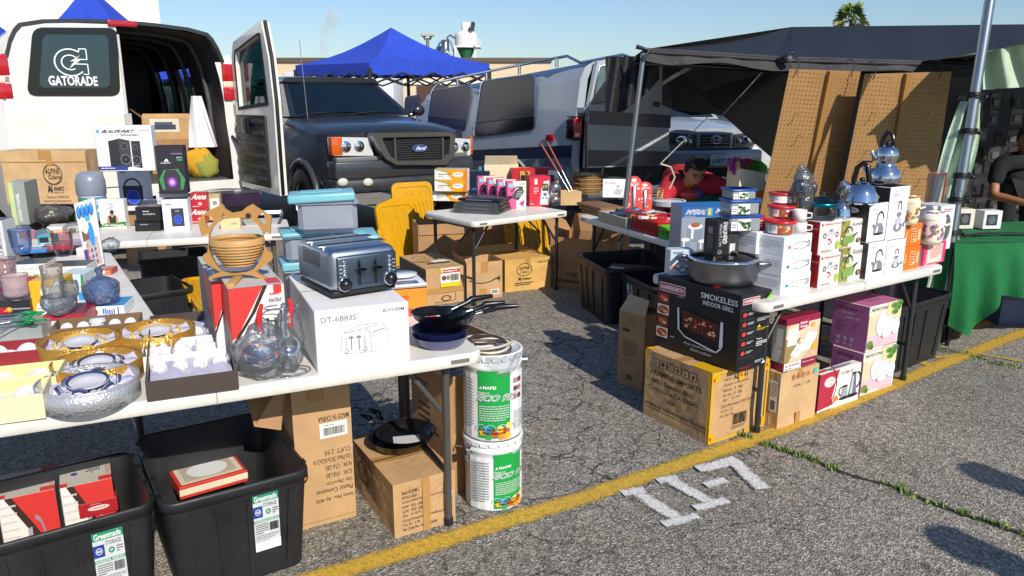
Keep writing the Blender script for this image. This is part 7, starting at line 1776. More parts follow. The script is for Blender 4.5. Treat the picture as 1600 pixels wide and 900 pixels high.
F = b.F; F.poly([(0, .05), (1, .10), (1, .25), (0, .18)], N_('2c7a3c')); F.txt('Fully Adjustable', .08, .085, .92, .165, WHITE, .02); SK = N_('c08a68'); F.poly([(.26, .2), (.30, .42), (.45, .50), (.55, .50), (.70, .42), (.74, .2)], SK); F.ell(.5, .57, .08, .08, N_('3a2a24')); F.poly([(.38, .2), (.36, .45), (.42, .46), (.5, .36), (.58, .46), (.64, .45), (.62, .2)], N_('26221f')); F.ring(.5, .80, .07, .07, .3, N_('3a8aa0')); F.lines(1, .3, .68, .7, .72, N_('8a7a70')); b.done()
z_ = .72
for i, (y0, y1) in enumerate(((350, 326), (326, 302))):
 b = vbox('product_box', ('lower' if i == 0 else 'upper') + ' small red kitchen timer box beside the white speaker box', (299, y0), 325, 292, z_, y1, K('b3202c'), ang=14, grp='small red boxes', d=.1); b.F.txt('Anna', .02, .58, .9, .95, WHITE, .03, .2); b.F.ell(.55, .30, .12, .12, N_('e0a0a0')); b.F.lines(1, .1, .08, .8, .18, WHITE); z_ = b.done().zt
b = vbox('product_box', 'slim kraft box with white label behind the bamboo basket', (326, 345), 346, 320, .72, 304, M('#c9a878', 'card'), ang=10, d=.08); b.F.rect(.25, .45, .95, .85, N_('e9e6e0')); b.F.bars(.45, .6, .8, .75); b.done()
b = vbox('product_box', 'flat cream box on the table behind the bamboo basket', (345, 359), 376, 338, .72, 341, K('d8bd8e'), ang=14, d=.14); b.F.txt('comfort', .5, .4, .85, .6, INK); b.done()
b = vbox('packaged_tray', 'purple clear plastic wrapped black serving tray on the table before the van', (300, 325), 408, 292, .74, 306, M('#33263a', 'plain', .15), ang=16, d=.28, base='tray', cat='tray'); g = b.part('plastic_wrap'); g.grid(lambda u, v: Vector((-b.w / 2 + b.w * u, -b.d / 2 + b.d * v, b.h + .03 * math.sin(math.pi * u) * math.sin(math.pi * v) + .01)), 12, 8, CLEAR); b.done()
for i in range(2):
 c = at(405, 352 - i * 5, .72 + i * .02); t = thing('steel_tray', ('lower' if i == 0 else 'upper') + ' rectangular stainless steel food pan at the table end', 'food pan', (c.x, c.y + .08, .72 + i * .022), R(12 + i * 5), 'stainless food pans')
 g = G(); X, Y, H_ = .135, .10, .055; V = [(-X * .8, -Y * .8, 0), (X * .8, -Y * .8, 0), (X * .8, Y * .8, 0), (-X * .8, Y * .8, 0), (-X, -Y, H_), (X, -Y, H_), (X, Y, H_), (-X, Y, H_), (-X - .015, -Y - .015, H_), (X + .015, -Y - .015, H_), (X + .015, Y + .015, H_), (-X - .015, Y + .015, H_)]
 g.add(V, [(0, 1, 2, 3)] + [(a, (a + 1) % 4, 4 + (a + 1) % 4, 4 + a) for a in range(4)] + [(4 + a, 4 + (a + 1) % 4, 8 + (a + 1) % 4, 8 + a) for a in range(4)], M('#c4c6c9', 'metal', .2)); g.obj('pan', t); g = G(); g.tube([V[8], V[9], V[10], V[11]], .004, CHR, 6, True); g.obj('rim', t)
t, r, h = rnd('canister', 'grey domed spray canister with blue label beside the tan carton', 'canister', 149, 346, .72, 42, 268); g = G(); g.lathe([(0, 0), (r * .85, 0), (r * .9, h * .54)], N_('e2e6ea'), 28); F = Face(g, (0, 0, 0), (1, 0, 0), (0, 0, 1), (0, -1, 0), lambda u, v, k: Vector(((r * .9 + k + .002) * math.sin(R(-80 + u * 160)), -(r * .9 + k + .002) * math.cos(R(-80 + u * 160)), h * .52 * v))); F.rect(0, .1, 1, .95, N_('4f93b8')); F.rect(0, .1, .35, .9, N_('3f8a4a')); F.txt('STAIN SHIELD', .3, .66, .85, .85, WHITE, .02); F.txt('Brush', .35, .36, .8, .56, WHITE, .03); g.obj('can', t); g = G(); g.lathe([(r * .95, h * .52), (r, h * .56), (r, h * .82), (r * .85, h * .95), (r * .5, h), (0, h * 1.0)], M('#7f8796', 'plain', .35), 28); g.obj('cap', t)
# -- left edge table
Z2 = .715
b = vbox('product_box', 'grey towel box with lime stripe and sideways lettering', (21, 352), 47, -2, Z2, 285, K('8f9690'), ang=14, smat=K('d6d6d2')); b.F.rect(.02, 0, .3, 1, N_('b8c88a')); b.F.txt('GOOD TOWEL', .42, .08, .62, .75, WHITE, .02, 0, 90); b.done()
b = vbox('product_box', 'white boxed gift set with sideways lettering at the left photo edge', at(12, 405, Z2), 13, -30, Z2, 345, K('c9cacc'), ang=8, w=.2, d=.15, anchor='r', tmat=K('2a3250')); b.F.txt('LA MORNING', .82, .1, .92, .85, N_('5a5c66'), .01, 0, 90); b.done()
t = thing('wrapped_hat', 'dark brown furry slippers wrapped in clear plastic beside the tan carton', 'slippers', at(76, 350, Z2)); g = G(); ragbag(g, (0, .05, .05), .10, .08, .055, M('#3f3028', 'cloth'), 2); g.obj('fur', t); g = G(); g.tube([(-.06, .03, .09), (0, .02, .12), (.06, .04, .10)], .016, M('#6a6a48', 'cloth')); g.obj('strap', t); g = G(); ragbag(g, (0, .05, .06), .12, .10, .075, CLEAR, 12); g.obj('plastic_wrap', t)
c = at(137, 423, Z2); t = thing('blister_pack', 'tall leaning blister pack of blue brushes and cleaning pads', 'blister pack', c, R(12)); fp_ = plane_of((c.x, c.y, 0), R(12)); V = [fp_(*q) for q in ((137, 423), (162, 412), (138, 312), (106, 322))]; V = [Vector((a, (b_ - Z2) * .25, b_ - Z2)) for a, b_ in V]
g = G(); g.slab(V, (0, -1, .25), .012, K('d6d2cc')); F = Face(g, V[0], V[1] - V[0], V[3] - V[0], (0, -1, .25)); F.k = .003
F.rect(.02, .02, .25, .3, N_('3a2f8a')); F.rect(.25, .02, .95, .42, N_('a8a4a2')); F.rect(.12, .42, .50, .62, N_('6a4a50')); 
for k_ in range(10): F.ell(.3 + (k_ % 3) * .2, .07 + (k_ // 3) * .09, .07, .04, M(['#c8602c', '#4a3a8a', '#8a3a5a'][k_ % 3]), 4)
F.ell(.66, .48, .16, .18, N_('1f86c8')); F.ell(.62, .74, .16, .06, N_('3f9ad0')); F.poly([(.1, .6), (.4, .75), (.6, .6), (.4, .5)], N_('e9e9ee')); g.obj('card', t)
for k_ in range(4): g = G(); p = V[3].lerp(V[2], .18 + k_ * .2) + (V[0] - V[3]) * .14; g.ball((p.x, p.y - .012, p.z), .011, .012, .035, M('#3f8ad8', 'plain', .2)); g.obj('brush', t)
for i, (px, py, c_, lb) in enumerate(((45, 398, '#3f7fc0', 'flat blue plastic pack lying under the tumblers'), (86, 392, '#c9465c', 'flat coral pink folded pack lying among the glass'), (108, 386, '#8a7aa0', 'flat violet clear pack lying on the coral pack'), (96, 366, '#d6d2cc', 'small white open box between plastic bags'), (44, 372, '#1f7f9a', 'teal plastic scoop pack beside black clips'))):
 b = vbox('flat_pack', lb, (px - 22, py), px + 28, px - 26, Z2 + (.012 if i == 2 else 0), 0, M(c_, 'print', .25), ang=20, h=.05 if i == 3 else .02, d=.14, cat='packet', base='pack'); b.T.lines(3, .1, .2, .9, .7, WHITE, i); b.done()
for i, (px, py, lb) in enumerate(((30, 340, 'clear plastic bag of small parts beside the towel box'), (66, 376, 'clear plastic bag of dark parts behind the tumblers'), (110, 366, 'clear plastic bag of grey fittings left of the blister pack'), (170, 392, 'clear plastic bag of clear hooks right of the blister pack'), (100, 338, 'clear bag of fur brushes behind the slippers'))):
 c = at(px, py, Z2); t = thing('plastic_bag', lb, 'plastic bag', (c.x, c.y + .03, Z2), 0, 'clear plastic bags on the left table'); g = G(); ragbag(g, (0, 0, .035), .055, .05, .04, CLEAR, 20 + i); g.obj('bag', t); g = G(); rg = random.Random(i)
 g.ball((0, 0, .025), .025, .02, .015, M('#3a3a40' if i != 3 else '#b9bcc0', 'plain', .2), 8, 5); g.obj('contents', t)
def glassthing(label, cx, by, z, w, ty, prof, kind='glass', col='#dfe4e6', parts=None, name='glass', cat='glass', rimc=None):
 t, r, h = rnd(name, label, cat, cx, by, z, w, ty)
 g = G(); g.lathe([(a * r, b_ * h) for a, b_ in prof], M(col, kind), 32); g.obj('bowl', t)
 g = G(); a, b_ = prof[-1]; g.tube([(a * r * math.cos(R(k * 15)), a * r * math.sin(R(k * 15)), b_ * h) for k in range(24)], .0016, M(rimc or '#e9eef0', 'glass' if not rimc else 'plain'), 5, True); g.obj('rim', t)
 return t, r, h
lb1 = vbox('gift_box', 'left of two white gift boxes with picture strip under the blue tumbler', (28, 447), 76, 20, Z2, 414, K('e0dcd8'), ang=14, tmat=K('3c4446'), d=.16, grp='white gift boxes with picture strips')
lb2 = vbox('gift_box', 'right of two white gift boxes with picture strip under the pink tumbler', (76, 450), 139, 73, Z2, 418, K('e0dcd8'), ang=12, tmat=K('3c4446'), d=.16, grp='white gift boxes with picture strips')
for b in (lb1, lb2):
 b.F.txt('FULLY OF LOVE', .15, .72, .85, .84, N_('8a8a90')); b.F.lines(1, .2, .6, .9, .66, N_('a9a9b0'))
 for k_ in range(4): b.F.rect(.06 + k_ * .24, .1, .26 + k_ * .24, .52, M(['#8a5a3c', '#c9a878', '#8a9a4a', '#6a3a2a'][k_])); b.F.ell(.16 + k_ * .24, .3, .07, .12, N_('e6ddd0'))
 b.done()
TUM = [(0, .02), (.62, .02), (.72, .06), (.86, .3), (.9, .34), (.88, .38), (.94, .55), (.97, .6), (.95, .64), (1, 1)]
glassthing('blue tinted ribbed glass tumbler on the left gift box', 36, 400, lb1.zt, 32, 358, TUM, 'glass', '#c4d8f2', name='tumbler', cat='tumbler', rimc='#4f86c8')
glassthing('pink tinted ribbed glass tumbler on the right gift box', 101, 403, lb2.zt, 31, 361, TUM, 'glass', '#f2d2d0', name='tumbler', cat='tumbler', rimc='#c8806a')
yb = vbox('product_box', 'yellow and white glassware box behind the cut glass bowls', (52, 497), 100, 48, Z2, 440, K('dcae2c'), ang=10, d=.15); yb.F.poly([(.35, 0), (1, 0), (1, 1), (.9, 1), (.45, .5)], N_('dfe6ea')); yb.F.line([(.3, 0), (.42, .5), (.9, 1)], .03, N_('3f8a4a')); yb.F.ell(.55, .7, .2, .12, WHITE); yb.F.ell(.3, .25, .14, .16, WHITE); yb.F.txt('Alpine', .2, .22, .4, .28, INK, .02); yb.done()
wb = vbox('gift_box', 'white and blue photo box behind the candy jar', (98, 470), 135, 94, Z2, 430, K('c9d6e0'), ang=10, d=.15); wb.F.poly([(.8, 0), (1, 0), (1, 1), (.9, 1)], N_('3f8a5a')); wb.F.rect(.7, 0, 1, .3, N_('2f8ac8')); wb.done()
mr_ = vbox('product_box', 'maroon topped box with red frame under the crystal bowls', (70, 517), 134, 67, Z2, 494, K('b0283a'), ang=14, tmat=K('7a2438'), d=.19); mr_.F.rect(.06, .1, .95, .62, N_('e6ddda')); mr_.F.lines(1, .4, .4, .6, .46, INK); mr_.done()
BWL = [(0, .03), (.45, .03), (.55, .08), (.9, .38), (1, .62), (.98, .85), (.9, 1)]
glassthing('lower crystal cut glass bowl on the maroon box', 95, 497, mr_.zt, 50, 462, BWL, 'cut', '#e6e8ea', name='crystal_bowl', cat='glass bowl')
glassthing('upper crystal cut glass vase with fine gold rim standing in the lower bowl', 88, 476, mr_.zt + .055, 34, 415, [(0, .03), (.5, .03), (.9, .2), (1, .45), (.9, .62), (.86, .7), (.92, 1)], 'cut', '#e8e6e4', name='crystal_vase', cat='glass vase', rimc='#b08a5a')
glassthing('small crystal creamer leaning beside the crystal vase', 112, 474, mr_.zt + .05, 26, 440, BWL, 'cut', '#e2e6ea', name='crystal_creamer', cat='glass bowl')
bb = vbox('gift_box', 'blue topped box with white and blue village picture under the candy jar', (140, 496), 195, 135, Z2, 480, K('dfe6ee'), ang=12, tmat=K('2a8ac8'), d=.16)
for k_ in range(16): bb.F.rect(.04 + k_ * .06, random.uniform(.1, .3), .08 + k_ * .06, random.uniform(.5, .9), M(random.choice(['#2b4a9a', '#e9ecf2', '#3f66b8', '#8a6a5a'])))
bb.done()
t, r, h = rnd('candy_jar', 'pale blue cut glass candy jar with pointed lid on the blue topped box', 'candy jar', 162, 481, bb.zt, 52, 418)
g = G(); g.lathe([(0, .01), (r * .6, .01), (r * .9, h * .12), (r, h * .3), (r, h * .50)], M('#a9bfe0', 'cut'), 36); g.obj('bowl', t); g = G(); g.lathe([(r * 1.03, h * .50), (r * 1.04, h * .54), (r * .85, h * .64), (r * .4, h * .74), (r * .18, h * .78), (r * .16, h * .84), (r * .24, h * .92), (r * .16, h), (0, h * 1.01)], M('#a9bfe0', 'cut'), 36); g.obj('lid', t)
db = vbox('gift_box', 'dark framed box under the frosted pink glass at the left edge', at(50, 500, Z2), 50, -20, Z2, 468, K('2c2a2e'), ang=14, w=.22, d=.16, anchor='r', tmat=K('44424a')); db.F.rect(.3, .55, 1, .62, N_('8a90a0')); db.done()
rb_ = vbox('gift_box', 'crimson box behind the dark framed box at the left edge', at(48, 470, Z2), 48, -20, Z2, 440, K('b3203c'), ang=12, w=.2, d=.12, anchor='r'); rb_.done()
glassthing('frosted pink stemmed glass on the dark framed box', 28, 472, db.zt, 38, 430, [(0, 0), (.5, .0), (.15, .05), (.15, .1), (.8, .16), (.95, .3), (.88, .7), (1, 1)], 'milk', '#e0c8cc', name='goblet', cat='glass')
glassthing('cut glass pink tinted tumbler on the crimson box', 12, 452, rb_.zt, 34, 404, [(0, .02), (.7, .02), (.85, .3), (.95, .7), (1, 1)], 'cut', '#e6cccc', name='goblet', cat='glass')
gb2 = vbox('product_box', 'flat grey box under the pile of green handled cutlery', at(68, 530, Z2), 68, -20, Z2, 510, K('8f9294'), ang=16, w=.26, d=.18, anchor='r'); gb2.done()
c = at(26, 512, gb2.zt)
for i in range(12):
 a = R(random.uniform(-10, 60)); t = thing('cutlery', 'thin steel cutlery with green looped handle in the pile at the left edge', 'cutlery', (c.x + random.uniform(-.05, .05), c.y + random.uniform(-.04, .04), gb2.zt + .004 + i * .004), a, 'green handled cutlery')
 g = G(); g.tube([(-.09, 0, 0), (.03, 0, .003)], .0022, CHR, 5); g.obj('blade', t); g = G(); g.tube([(.045 + .022 * math.cos(R(k * 36)), .011 * math.sin(R(k * 36)), .004) for k in range(10)], .0032, M('#1f8a50', 'plain', .2), 6, True); g.obj('handle', t)
t = thing('red_pepper_ornament', 'small red and yellow ornament in plastic beside the green handled cutlery', 'ornament', at(8, 492, gb2.zt)); g = G(); g.ball((0, 0, .015), .025, .02, .015, M('#b8242a', 'plain', .2)); g.ball((.02, 0, .02), .012, .012, .012, M('#d8a82c', 'plain', .2)); g.obj('ornament', t)
# -- inside the van
fv = Vector((-3.93, 7.87, 0)); fr_ = Vector((math.cos(R(38)), math.sin(R(38)), 0)); ff_ = Vector((-math.sin(R(38)), math.cos(R(38)), 0))
c = atY(262, 238, 8.9); b = Bx('shipping_carton', 'carton inside the van under the one with torn flaps', 'cardboard box', Vector((c.x - .2, c.y, 0)), 0, 0, .78, 0, CARD2, ang=20, w=.42, d=.35, h=.40); b.F.rect(.1, .5, .9, .6, TAPE); zc_ = b.zt; b.done()
b = Bx('shipping_carton', 'open carton with picture label and torn flaps inside the van', 'cardboard box', Vector((c.x - .25, c.y - .02, 0)), 0, 0, zc_, 0, CARD, ang=20, w=.52, d=.4, h=.25, open_=CARD2); b.F.rect(.15, .35, .75, .95, N_('d8d2c2')); b.F.rect(.22, .45, .68, .68, N_('2e3c54')); b.F.rect(.25, .68, .62, .8, N_('4a5468')); b.flap('S', .15, 40, CARD2); b.flap('R', .15, 35, CARD2); b.flap('F', .05, 120, CARD); g = b.part('contents'); ragbag(g, (0, 0, .22), .15, .12, .06, M('#a8a0a8', 'cloth'), 4); b.done()
c = atY(314, 230, 8.55); t = thing('white_bag', 'white cloth bag hanging inside the right side of the van opening', 'bag', c, R(38)); g = G(); zt_ = atY(314, 150, 8.55).z - c.z
g.grid(lambda u, v: Vector(((u - .5) * (.10 + .22 * (1 - v)) + .03 * (1 - v), .03 * math.sin(u * 14 + v * 3) - .05 * math.sin(math.pi * u), v * zt_)), 14, 12, M('#e9e6ee', 'cloth')); g.obj('bag', t)
c = atY(314, 275, 8.5); t = thing('yellow_bag', 'yellow and olive cloth bundle on the van floor under the white bag', 'bag', c, R(30)); g = G(); ragbag(g, (0, 0, .14), .16, .12, .17, M('#c9961c', 'cloth'), 7, amp=.12); g.obj('yellow_cloth', t); g = G(); ragbag(g, (.06, -.05, .10), .14, .10, .14, M('#8a8c3a', 'cloth'), 8, amp=.12); g.obj('olive_cloth', t)
# -- on the ground in the middle
b = Bx('shipping_carton', 'carton with stamped lettering in the dark under the table before the van', 'cardboard box', (200, 415), 262, 190, 0, 372, CARD2, ang=14, h=.5, d=.3); b.F.txt('TR0821', .2, .72, .75, .82, INK, .02); b.F.lines(3, .1, .4, .9, .6, INK); b.done()
tote('black storage tote open behind the near table and left of the yellow lid', at(190, 468, .45), at(306, 450, .45), at(268, 410, .45), .45, 0, .5, lbl=False, depth=.5)
tote('added black storage tote darkening the space below the speaker table', at(215, 408, .42), at(330, 398, .42), at(330, 380, .42), .42, 0, .5, lbl=False, depth=.4)  # extra tote, added to darken the bright ground under the table
LY = M('#c9960c', 'plain', .35)
def totelid(label, c, W_, H_, rz, tilt, extra=None):
 t = thing('tote_lid', label, 'tote lid', c, 0, 'yellow tote lids'); t.rotation_euler = (R(tilt), 0, R(rz))
 g = G(); x, y = W_ / 2, H_
 o = []; r = .07
 for cx_, cy_, s in ((x - r, r, -90), (x - r, y - r, 0), (-x + r, y - r, 90), (-x + r, r, 180)):
  for i in range(5): q = R(s + 22.5 * i); o.append((cx_ + r * math.cos(q), cy_ + r * math.sin(q)))
 g.prism(o, -.004, .004, LY); n = len(o); mid = Vector((0, y / 2))
 sc_ = lambda k: [((px_) * k, y / 2 + (py_ - y / 2) * k) for px_, py_ in o]
 for ka, kb, zz_ in ((1.0, .955, -.03), (.90, .87, .012)):
  A_ = sc_(ka); B_ = sc_(kb); g.add([(a, b_, 0) for a, b_ in A_] + [(a, b_, zz_) for a, b_ in A_] + [(a, b_, zz_) for a, b_ in B_] + [(a, b_, 0) for a, b_ in B_], [(k * n + i, k * n + (i + 1) % n, (k + 1) * n + (i + 1) % n, (k + 1) * n + i) for k in range(3) for i in range(n)], LY)
 for i in range(5):
  u0 = -x * .8 + i * x * .4
  for s_ in (1, -1): g.tube([(u0 if s_ > 0 else -u0, y * .12, .006), (u0 + x * .5 * 0 + (x * .45 if u0 < 0 else -x * .1) if s_ > 0 else -(u0 + (x * .45 if u0 < 0 else -x * .1)), y * .88, .006)], .004, LY, 4)
 g.obj('lid_plate', t); g = G()
 for sx in (-1, 1): g.box(sx * x * .96 - .02, sx * x * .96 + .02, y * .4, y * .6, -.035, .0, LY, .004)
 g.obj('latch_lip', t); return t
c = at(372, 500, .3); totelid('yellow tote lid lying tilted on goods behind the bamboo basket', at(372, 478, .38), .46, .66, 32, 6)
for i in range(6):
 c = at(652 - i * 8, 392 + i * 7 - (0 if i else 2), 0); totelid(['rearmost and tallest yellow tote lid standing in the row', 'second yellow tote lid from the truck side of the row', 'third yellow tote lid in the standing row', 'fourth yellow tote lid in the standing row', 'fifth yellow tote lid in the standing row', 'frontmost yellow tote lid in the standing row'][i], at(652 - i * 4, 398 + i * 3, 0), .46, .78 - (0 if i == 0 else .14), 28 + i * 3, 82 - i * 1.0)
totelid('yellow tote lid in shade leaning under the phone box table', at(832, 418, 0), .52, .56, 40, 76)
b = Bx('shipping_carton', 'carton with handwritten note left of the standing yellow lids', 'cardboard box', (592, 410), 637, 572, 0, 355, CARD2, ang=10, h=.5, d=.3); b.F.rect(.1, .62, .75, .92, N_('d9c98a')); b.F.lines(2, .18, .68, .7, .88, INK, 4, .3); g = b.part('plastic_film'); ragbag(g, (-.02, -.05, b.h), .07, .05, .03, CLEAR, 6); b.done()
b = Bx('shipping_carton', 'long brown carton with black printed side and yellow shipping label', 'cardboard box', (667, 478), 727, 600, 0, 421, CARD, ang=28, d=.62)
b.S.rect(0, .42, 1, .95, K('26221f')); b.S.txt('black+box.com', .55, .62, .96, .76, N_('b9a98a'), .02); b.S.rect(.0, .1, .3, .3, INK); b.T.ring(.35, .75, .16, .1, .08, INK); b.T.rect(.25, .28, .85, .34, INK); b.T.rect(.45, .35, .95, .5, N_('e0dcd4')); b.T.line([(.2, .6), (.8, .5), (.9, .7)], .008, INK)
k = b.pface('shipping_label'); k.rect(.36, .46, .86, .98, N_('e6e2dc')); k.rect(.36, .84, .86, .94, N_('b8262c')); k.txt('Instapot', .42, .86, .8, .92, WHITE, .02); k.rect(.36, .46, .86, .58, N_('d9c21c')); k.rect(.36, .86, .42, .97, N_('d9c21c')); k.bars(.62, .62, .84, .8); k.ell(.45, .71, .06, .07, N_('5a4a44')); k.ell(.56, .71, .05, .07, N_('8a7a70')); b.F.rect(0, .30, 1, .44, TAPE); b.F.ring(.5, .15, .13, .08, .25, INK); b.F.line([(.2, .05), (.75, .07), (.75, .28)], .015, INK); b.done()
b = Bx('shipping_carton', 'open tan carton with curved arrow smile print under the phone table', 'cardboard box', (729, 470), 785, 700, 0, 412, CARD, ang=24, open_=CARD2, d=.3)
F = b.F; F.ring(.45, .62, .42, .20, .13, INK, 18, 205, 335); F.poly([(.78, .52), (.94, .60), (.92, .42), (.88, .50)], INK); F.rect(.36, .0, .56, .28, TAPE); F.rect(.40, .7, .6, 1, TAPE); F.rect(.68, .1, .9, .24, WHITE); F.bars(.70, .12, .88, .22); b.S.lines(2, .2, .7, .8, .85, INK); b.flap('S', .05, 70, CARD2); b.done()
b = Bx('shipping_carton', 'closed tan carton with kitchenware crest beside the arrow smile carton', 'cardboard box', (789, 457), 860, 742, 0, 407, M('#cda25a', 'card'), ang=24)
F = b.F; F.ring(.42, .66, .17, .20, .08, INK); F.txt('ALPINE', .30, .66, .54, .76, INK, .01); F.txt('Cuisine', .33, .56, .52, .62, INK); F.txt('Ai', .28, .33, .35, .44, INK, .05); F.txt('Aramco', .37, .34, .56, .42, INK, .02); F.lines(2, .22, .16, .62, .28, INK); F.txt('2022-01-01', .72, .84, .96, .90, INK); b.T.line([(.0, .5), (1, .5)], .015, N_('6b4f2e')); b.done()
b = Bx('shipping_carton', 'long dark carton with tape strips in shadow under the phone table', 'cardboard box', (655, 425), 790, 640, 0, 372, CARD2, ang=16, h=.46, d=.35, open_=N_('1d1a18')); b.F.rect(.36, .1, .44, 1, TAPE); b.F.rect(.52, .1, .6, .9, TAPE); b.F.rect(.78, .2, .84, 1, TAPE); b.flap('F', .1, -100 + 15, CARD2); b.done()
lw_ = Bx('shipping_carton', 'flat carton with importer lettering under the open flapped carton', 'cardboard box', (898, 452), 992, 862, 0, 415, CARD2, ang=-34, d=.3, w=.55) if False else Bx('shipping_carton', 'flat carton with importer lettering under the open flapped carton', 'cardboard box', (862, 446), 905, 850, 0, 416, CARD2, ang=-30, d=.45, w=.5)
lw_.F.txt('USA', .30, .6, .5, .8, INK, .01); lw_.F.txt('www.aramcoimports.com', .05, .2, .95, .45, INK, .02); lw_.done()
b = Bx('shipping_carton', 'open brown carton with raised flaps behind the black tote', 'cardboard box', Vector((lw_.c.x, lw_.c.y, 0)) - lw_.u * .27 - lw_.vv * .22, 0, 0, lw_.zt, 0, CARD2, ang=-30, w=.58, d=.42, h=.27, open_=CARD); b.flap('S', .2, 55, CARD2); b.flap('B', .16, 70, CARD2); b.flap('R', .2, 40, CARD); b.done()
tote('black storage tote open in front of the brown flapped carton', at(897, 396, .42), at(948, 424, .42), at(1050, 400, .42), .42, 0, .4, lbl=False, depth=.62)
tote('black storage tote partly hidden behind the grill box', at(965, 425, .40), at(1022, 452, .40), at(1120, 430, .40), .40, 0, .25, depth=.55)
t = thing('paper_sheet', 'grey cardboard sheet lying in the shaded black tote', 'cardboard sheet', at(985, 418, .36), R(-20)); g = G(); g.box(-.16, .16, -.1, .1, 0, .004, M('#6a5c4c', 'card')); g.obj('sheet', t); g = G(); g.box(-.14, -.04, -.08, -.04, .004, .006, WHITE); g.obj('note', t)
# -- phone box table
Z4 = .7; z_ = Z4
for i, (c, rx, ty, lb) in enumerate((((676, 314), 728, 298, 'lowest of three yellow and white glassware boxes'), ((679, 299), 730, 281, 'middle of three yellow and white glassware boxes'), ((679, 281), 730, 264, 'topmost of three yellow and white glassware boxes'))):
 b = Bx('product_box', lb, 'product box', c, rx, 672, z_, ty, K('e6e2d8'), ang=-6, d=.14, grp='glassware boxes', smat=K('b9b6b0'), tmat=K('b3b6bc'))
 b.F.poly([(.55, 0), (1, 0), (1, 1), (.3, 1), (.0, 1), (.35, .78)], N_('e2a01c')); b.F.poly([(.85, 0), (1, 0), (1, 1), (.95, 1)], N_('d9761c')); b.F.poly([(.0, .94), (.35, .72), (.6, .6), (.35, .78), (.0, 1)], N_('4f9a3c')); b.F.ell(.72, .5, .16, .22, WHITE); b.F.txt('Alpine', .62, .46, .82, .6, N_('8a3a2c'), .02); b.F.txt('Glassware Set', .12, .46, .48, .6, INK, .01); b.F.lines(1, .12, .3, .4, .36, INK); z_ = b.done().zt
def flatcase(label, c, rz, w, d, h, z, mat='#1c1d20', plastic=True):
 t = thing('black_case', label, 'black case', (c.x, c.y, z), R(rz), 'stacked black cases'); g = G(); g.box(-w / 2, w / 2, -d / 2, d / 2, 0, h, M(mat, 'plain', .3), .006); g.box(-w * .3, w * .3, -d / 2 - .002, -d / 2, h * .3, h * .7, K('6a6d72')); g.obj('case', t)
 if plastic: g = G(); g.grid(lambda u, v: Vector((-w / 2 - .01 + (w + .02) * u, -d / 2 - .012, -.002 + (h + .008) * v)), 20, 3, CLEAR); g.grid(lambda u, v: Vector((-w / 2 - .01 + (w + .02) * u, -d / 2 - .012 + (d + .02) * v, h + .005 + .003 * math.sin(u * 30 + v * 11))), 20, 10, CLEAR); g.obj('plastic_wrap', t)
c = at(744, 334, .7) + Vector((.05, .06, 0))
for i in range(3): flatcase(['lowest black case in plastic on the phone box table', 'middle black case in plastic on the phone box table', 'upper black case in plastic under the leather folder'][i], c + Vector((0, .1, 0)), -18, .40 - i * .02, .34, .028, Z4 + i * .03)
flatcase('black leather folder lying on top of the wrapped cases', c + Vector((.02, .14, 0)), -20, .38, .30, .022, Z4 + .095, '#16171b', False)
PK = K('d85a8c')
for i in range(4):
 b = Bx('product_box', ['pink and cream telephone box standing in front of its row', 'second telephone box showing blue side behind the first', 'third telephone box showing blue side', 'fourth telephone box farthest back in its row'][i], 'product box', at(792 - i * 15, 327 - i * 3.5, Z4), 0, 0, Z4, 0, PK, ang=12, w=.17, d=.07, h=.24, grp='telephone boxes', smat=K('2c6ea0')); F = b.F
 F.rect(.5, 0, 1, 1, N_('e9e6cc')); F.poly([(.5, 1), (.3, 1), (.5, .5)], N_('e9e6cc')); F.poly([(.20, .42), (.60, .30), (.90, .62), (.78, .80), (.50, .72)], N_('44454e')); F.line([(.22, .62), (.5, .80), (.84, .78)], .05, N_('2f3038'))
 for a in range(3):
  for k_ in range(4): F.rect(.48 + a * .09 + k_ * .03, .44 + k_ * .06, .53 + a * .09 + k_ * .03, .47 + k_ * .06, N_('c9ccd2'))
 F.poly([(.62, .2), (.92, .34), (.86, .08)], N_('b82c8c')); F.rect(.08, .78, .32, .92, N_('8ac0d8')); F.txt('Corded', .6, .88, .95, .94, N_('5a5b62')); b.S.rect(.1, .2, .9, .5, N_('1a3c5c')); b.S.rect(.1, .6, .9, .7, N_('8ab4d0')); b.done()
b = Bx('product_box', 'red blood pressure monitor box with grey device photo', 'product box', at(827, 323, Z4), 0, 0, Z4, 0, K('c8243c'), ang=12, w=.19, d=.18, h=.265); F = b.F
F.poly([(.5, .06), (.58, .60), (.70, .84), (.95, .86), (.97, .06)], N_('c9ccd4')); F.rect(.62, .52, .90, .76, N_('2a3028')); F.txt('119', .66, .6, .86, .72, N_('b8c86a'), .03); F.ell(.76, .4, .09, .05, N_('5a5f68')); F.ell(.66, .28, .04, .025, INK); F.ell(.84, .28, .04, .025, INK); F.rect(.25, .74, .38, .92, WHITE); F.lines(4, .2, .42, .45, .66, N_('f0c0c4')); F.lines(1, .06, .06, .3, .12, WHITE); b.done()
b = Bx('product_box', 'cream box with open lid behind the telephone boxes', 'product box', at(757, 304, Z4), 0, 0, Z4, 0, K('dfd0ae'), ang=0, w=.34, d=.16, h=.30); b.F.rect(.7, .5, .9, .7, N_('c9a04a')); b.flap('F', .1, 60, K('dfd0ae')); b.done()
b = Bx('product_box', 'dark blue wrapped cables pack beside the glassware boxes', 'packet', at(734, 305, Z4), 0, 0, Z4, 0, M('#1f2c40', 'print', .2), ang=-4, w=.2, d=.14, h=.24); b.F.ell(.5, .6, .3, .25, N_('12161d')); b.F.lines(2, .1, .2, .8, .3, N_('6a8ab0')); b.done()
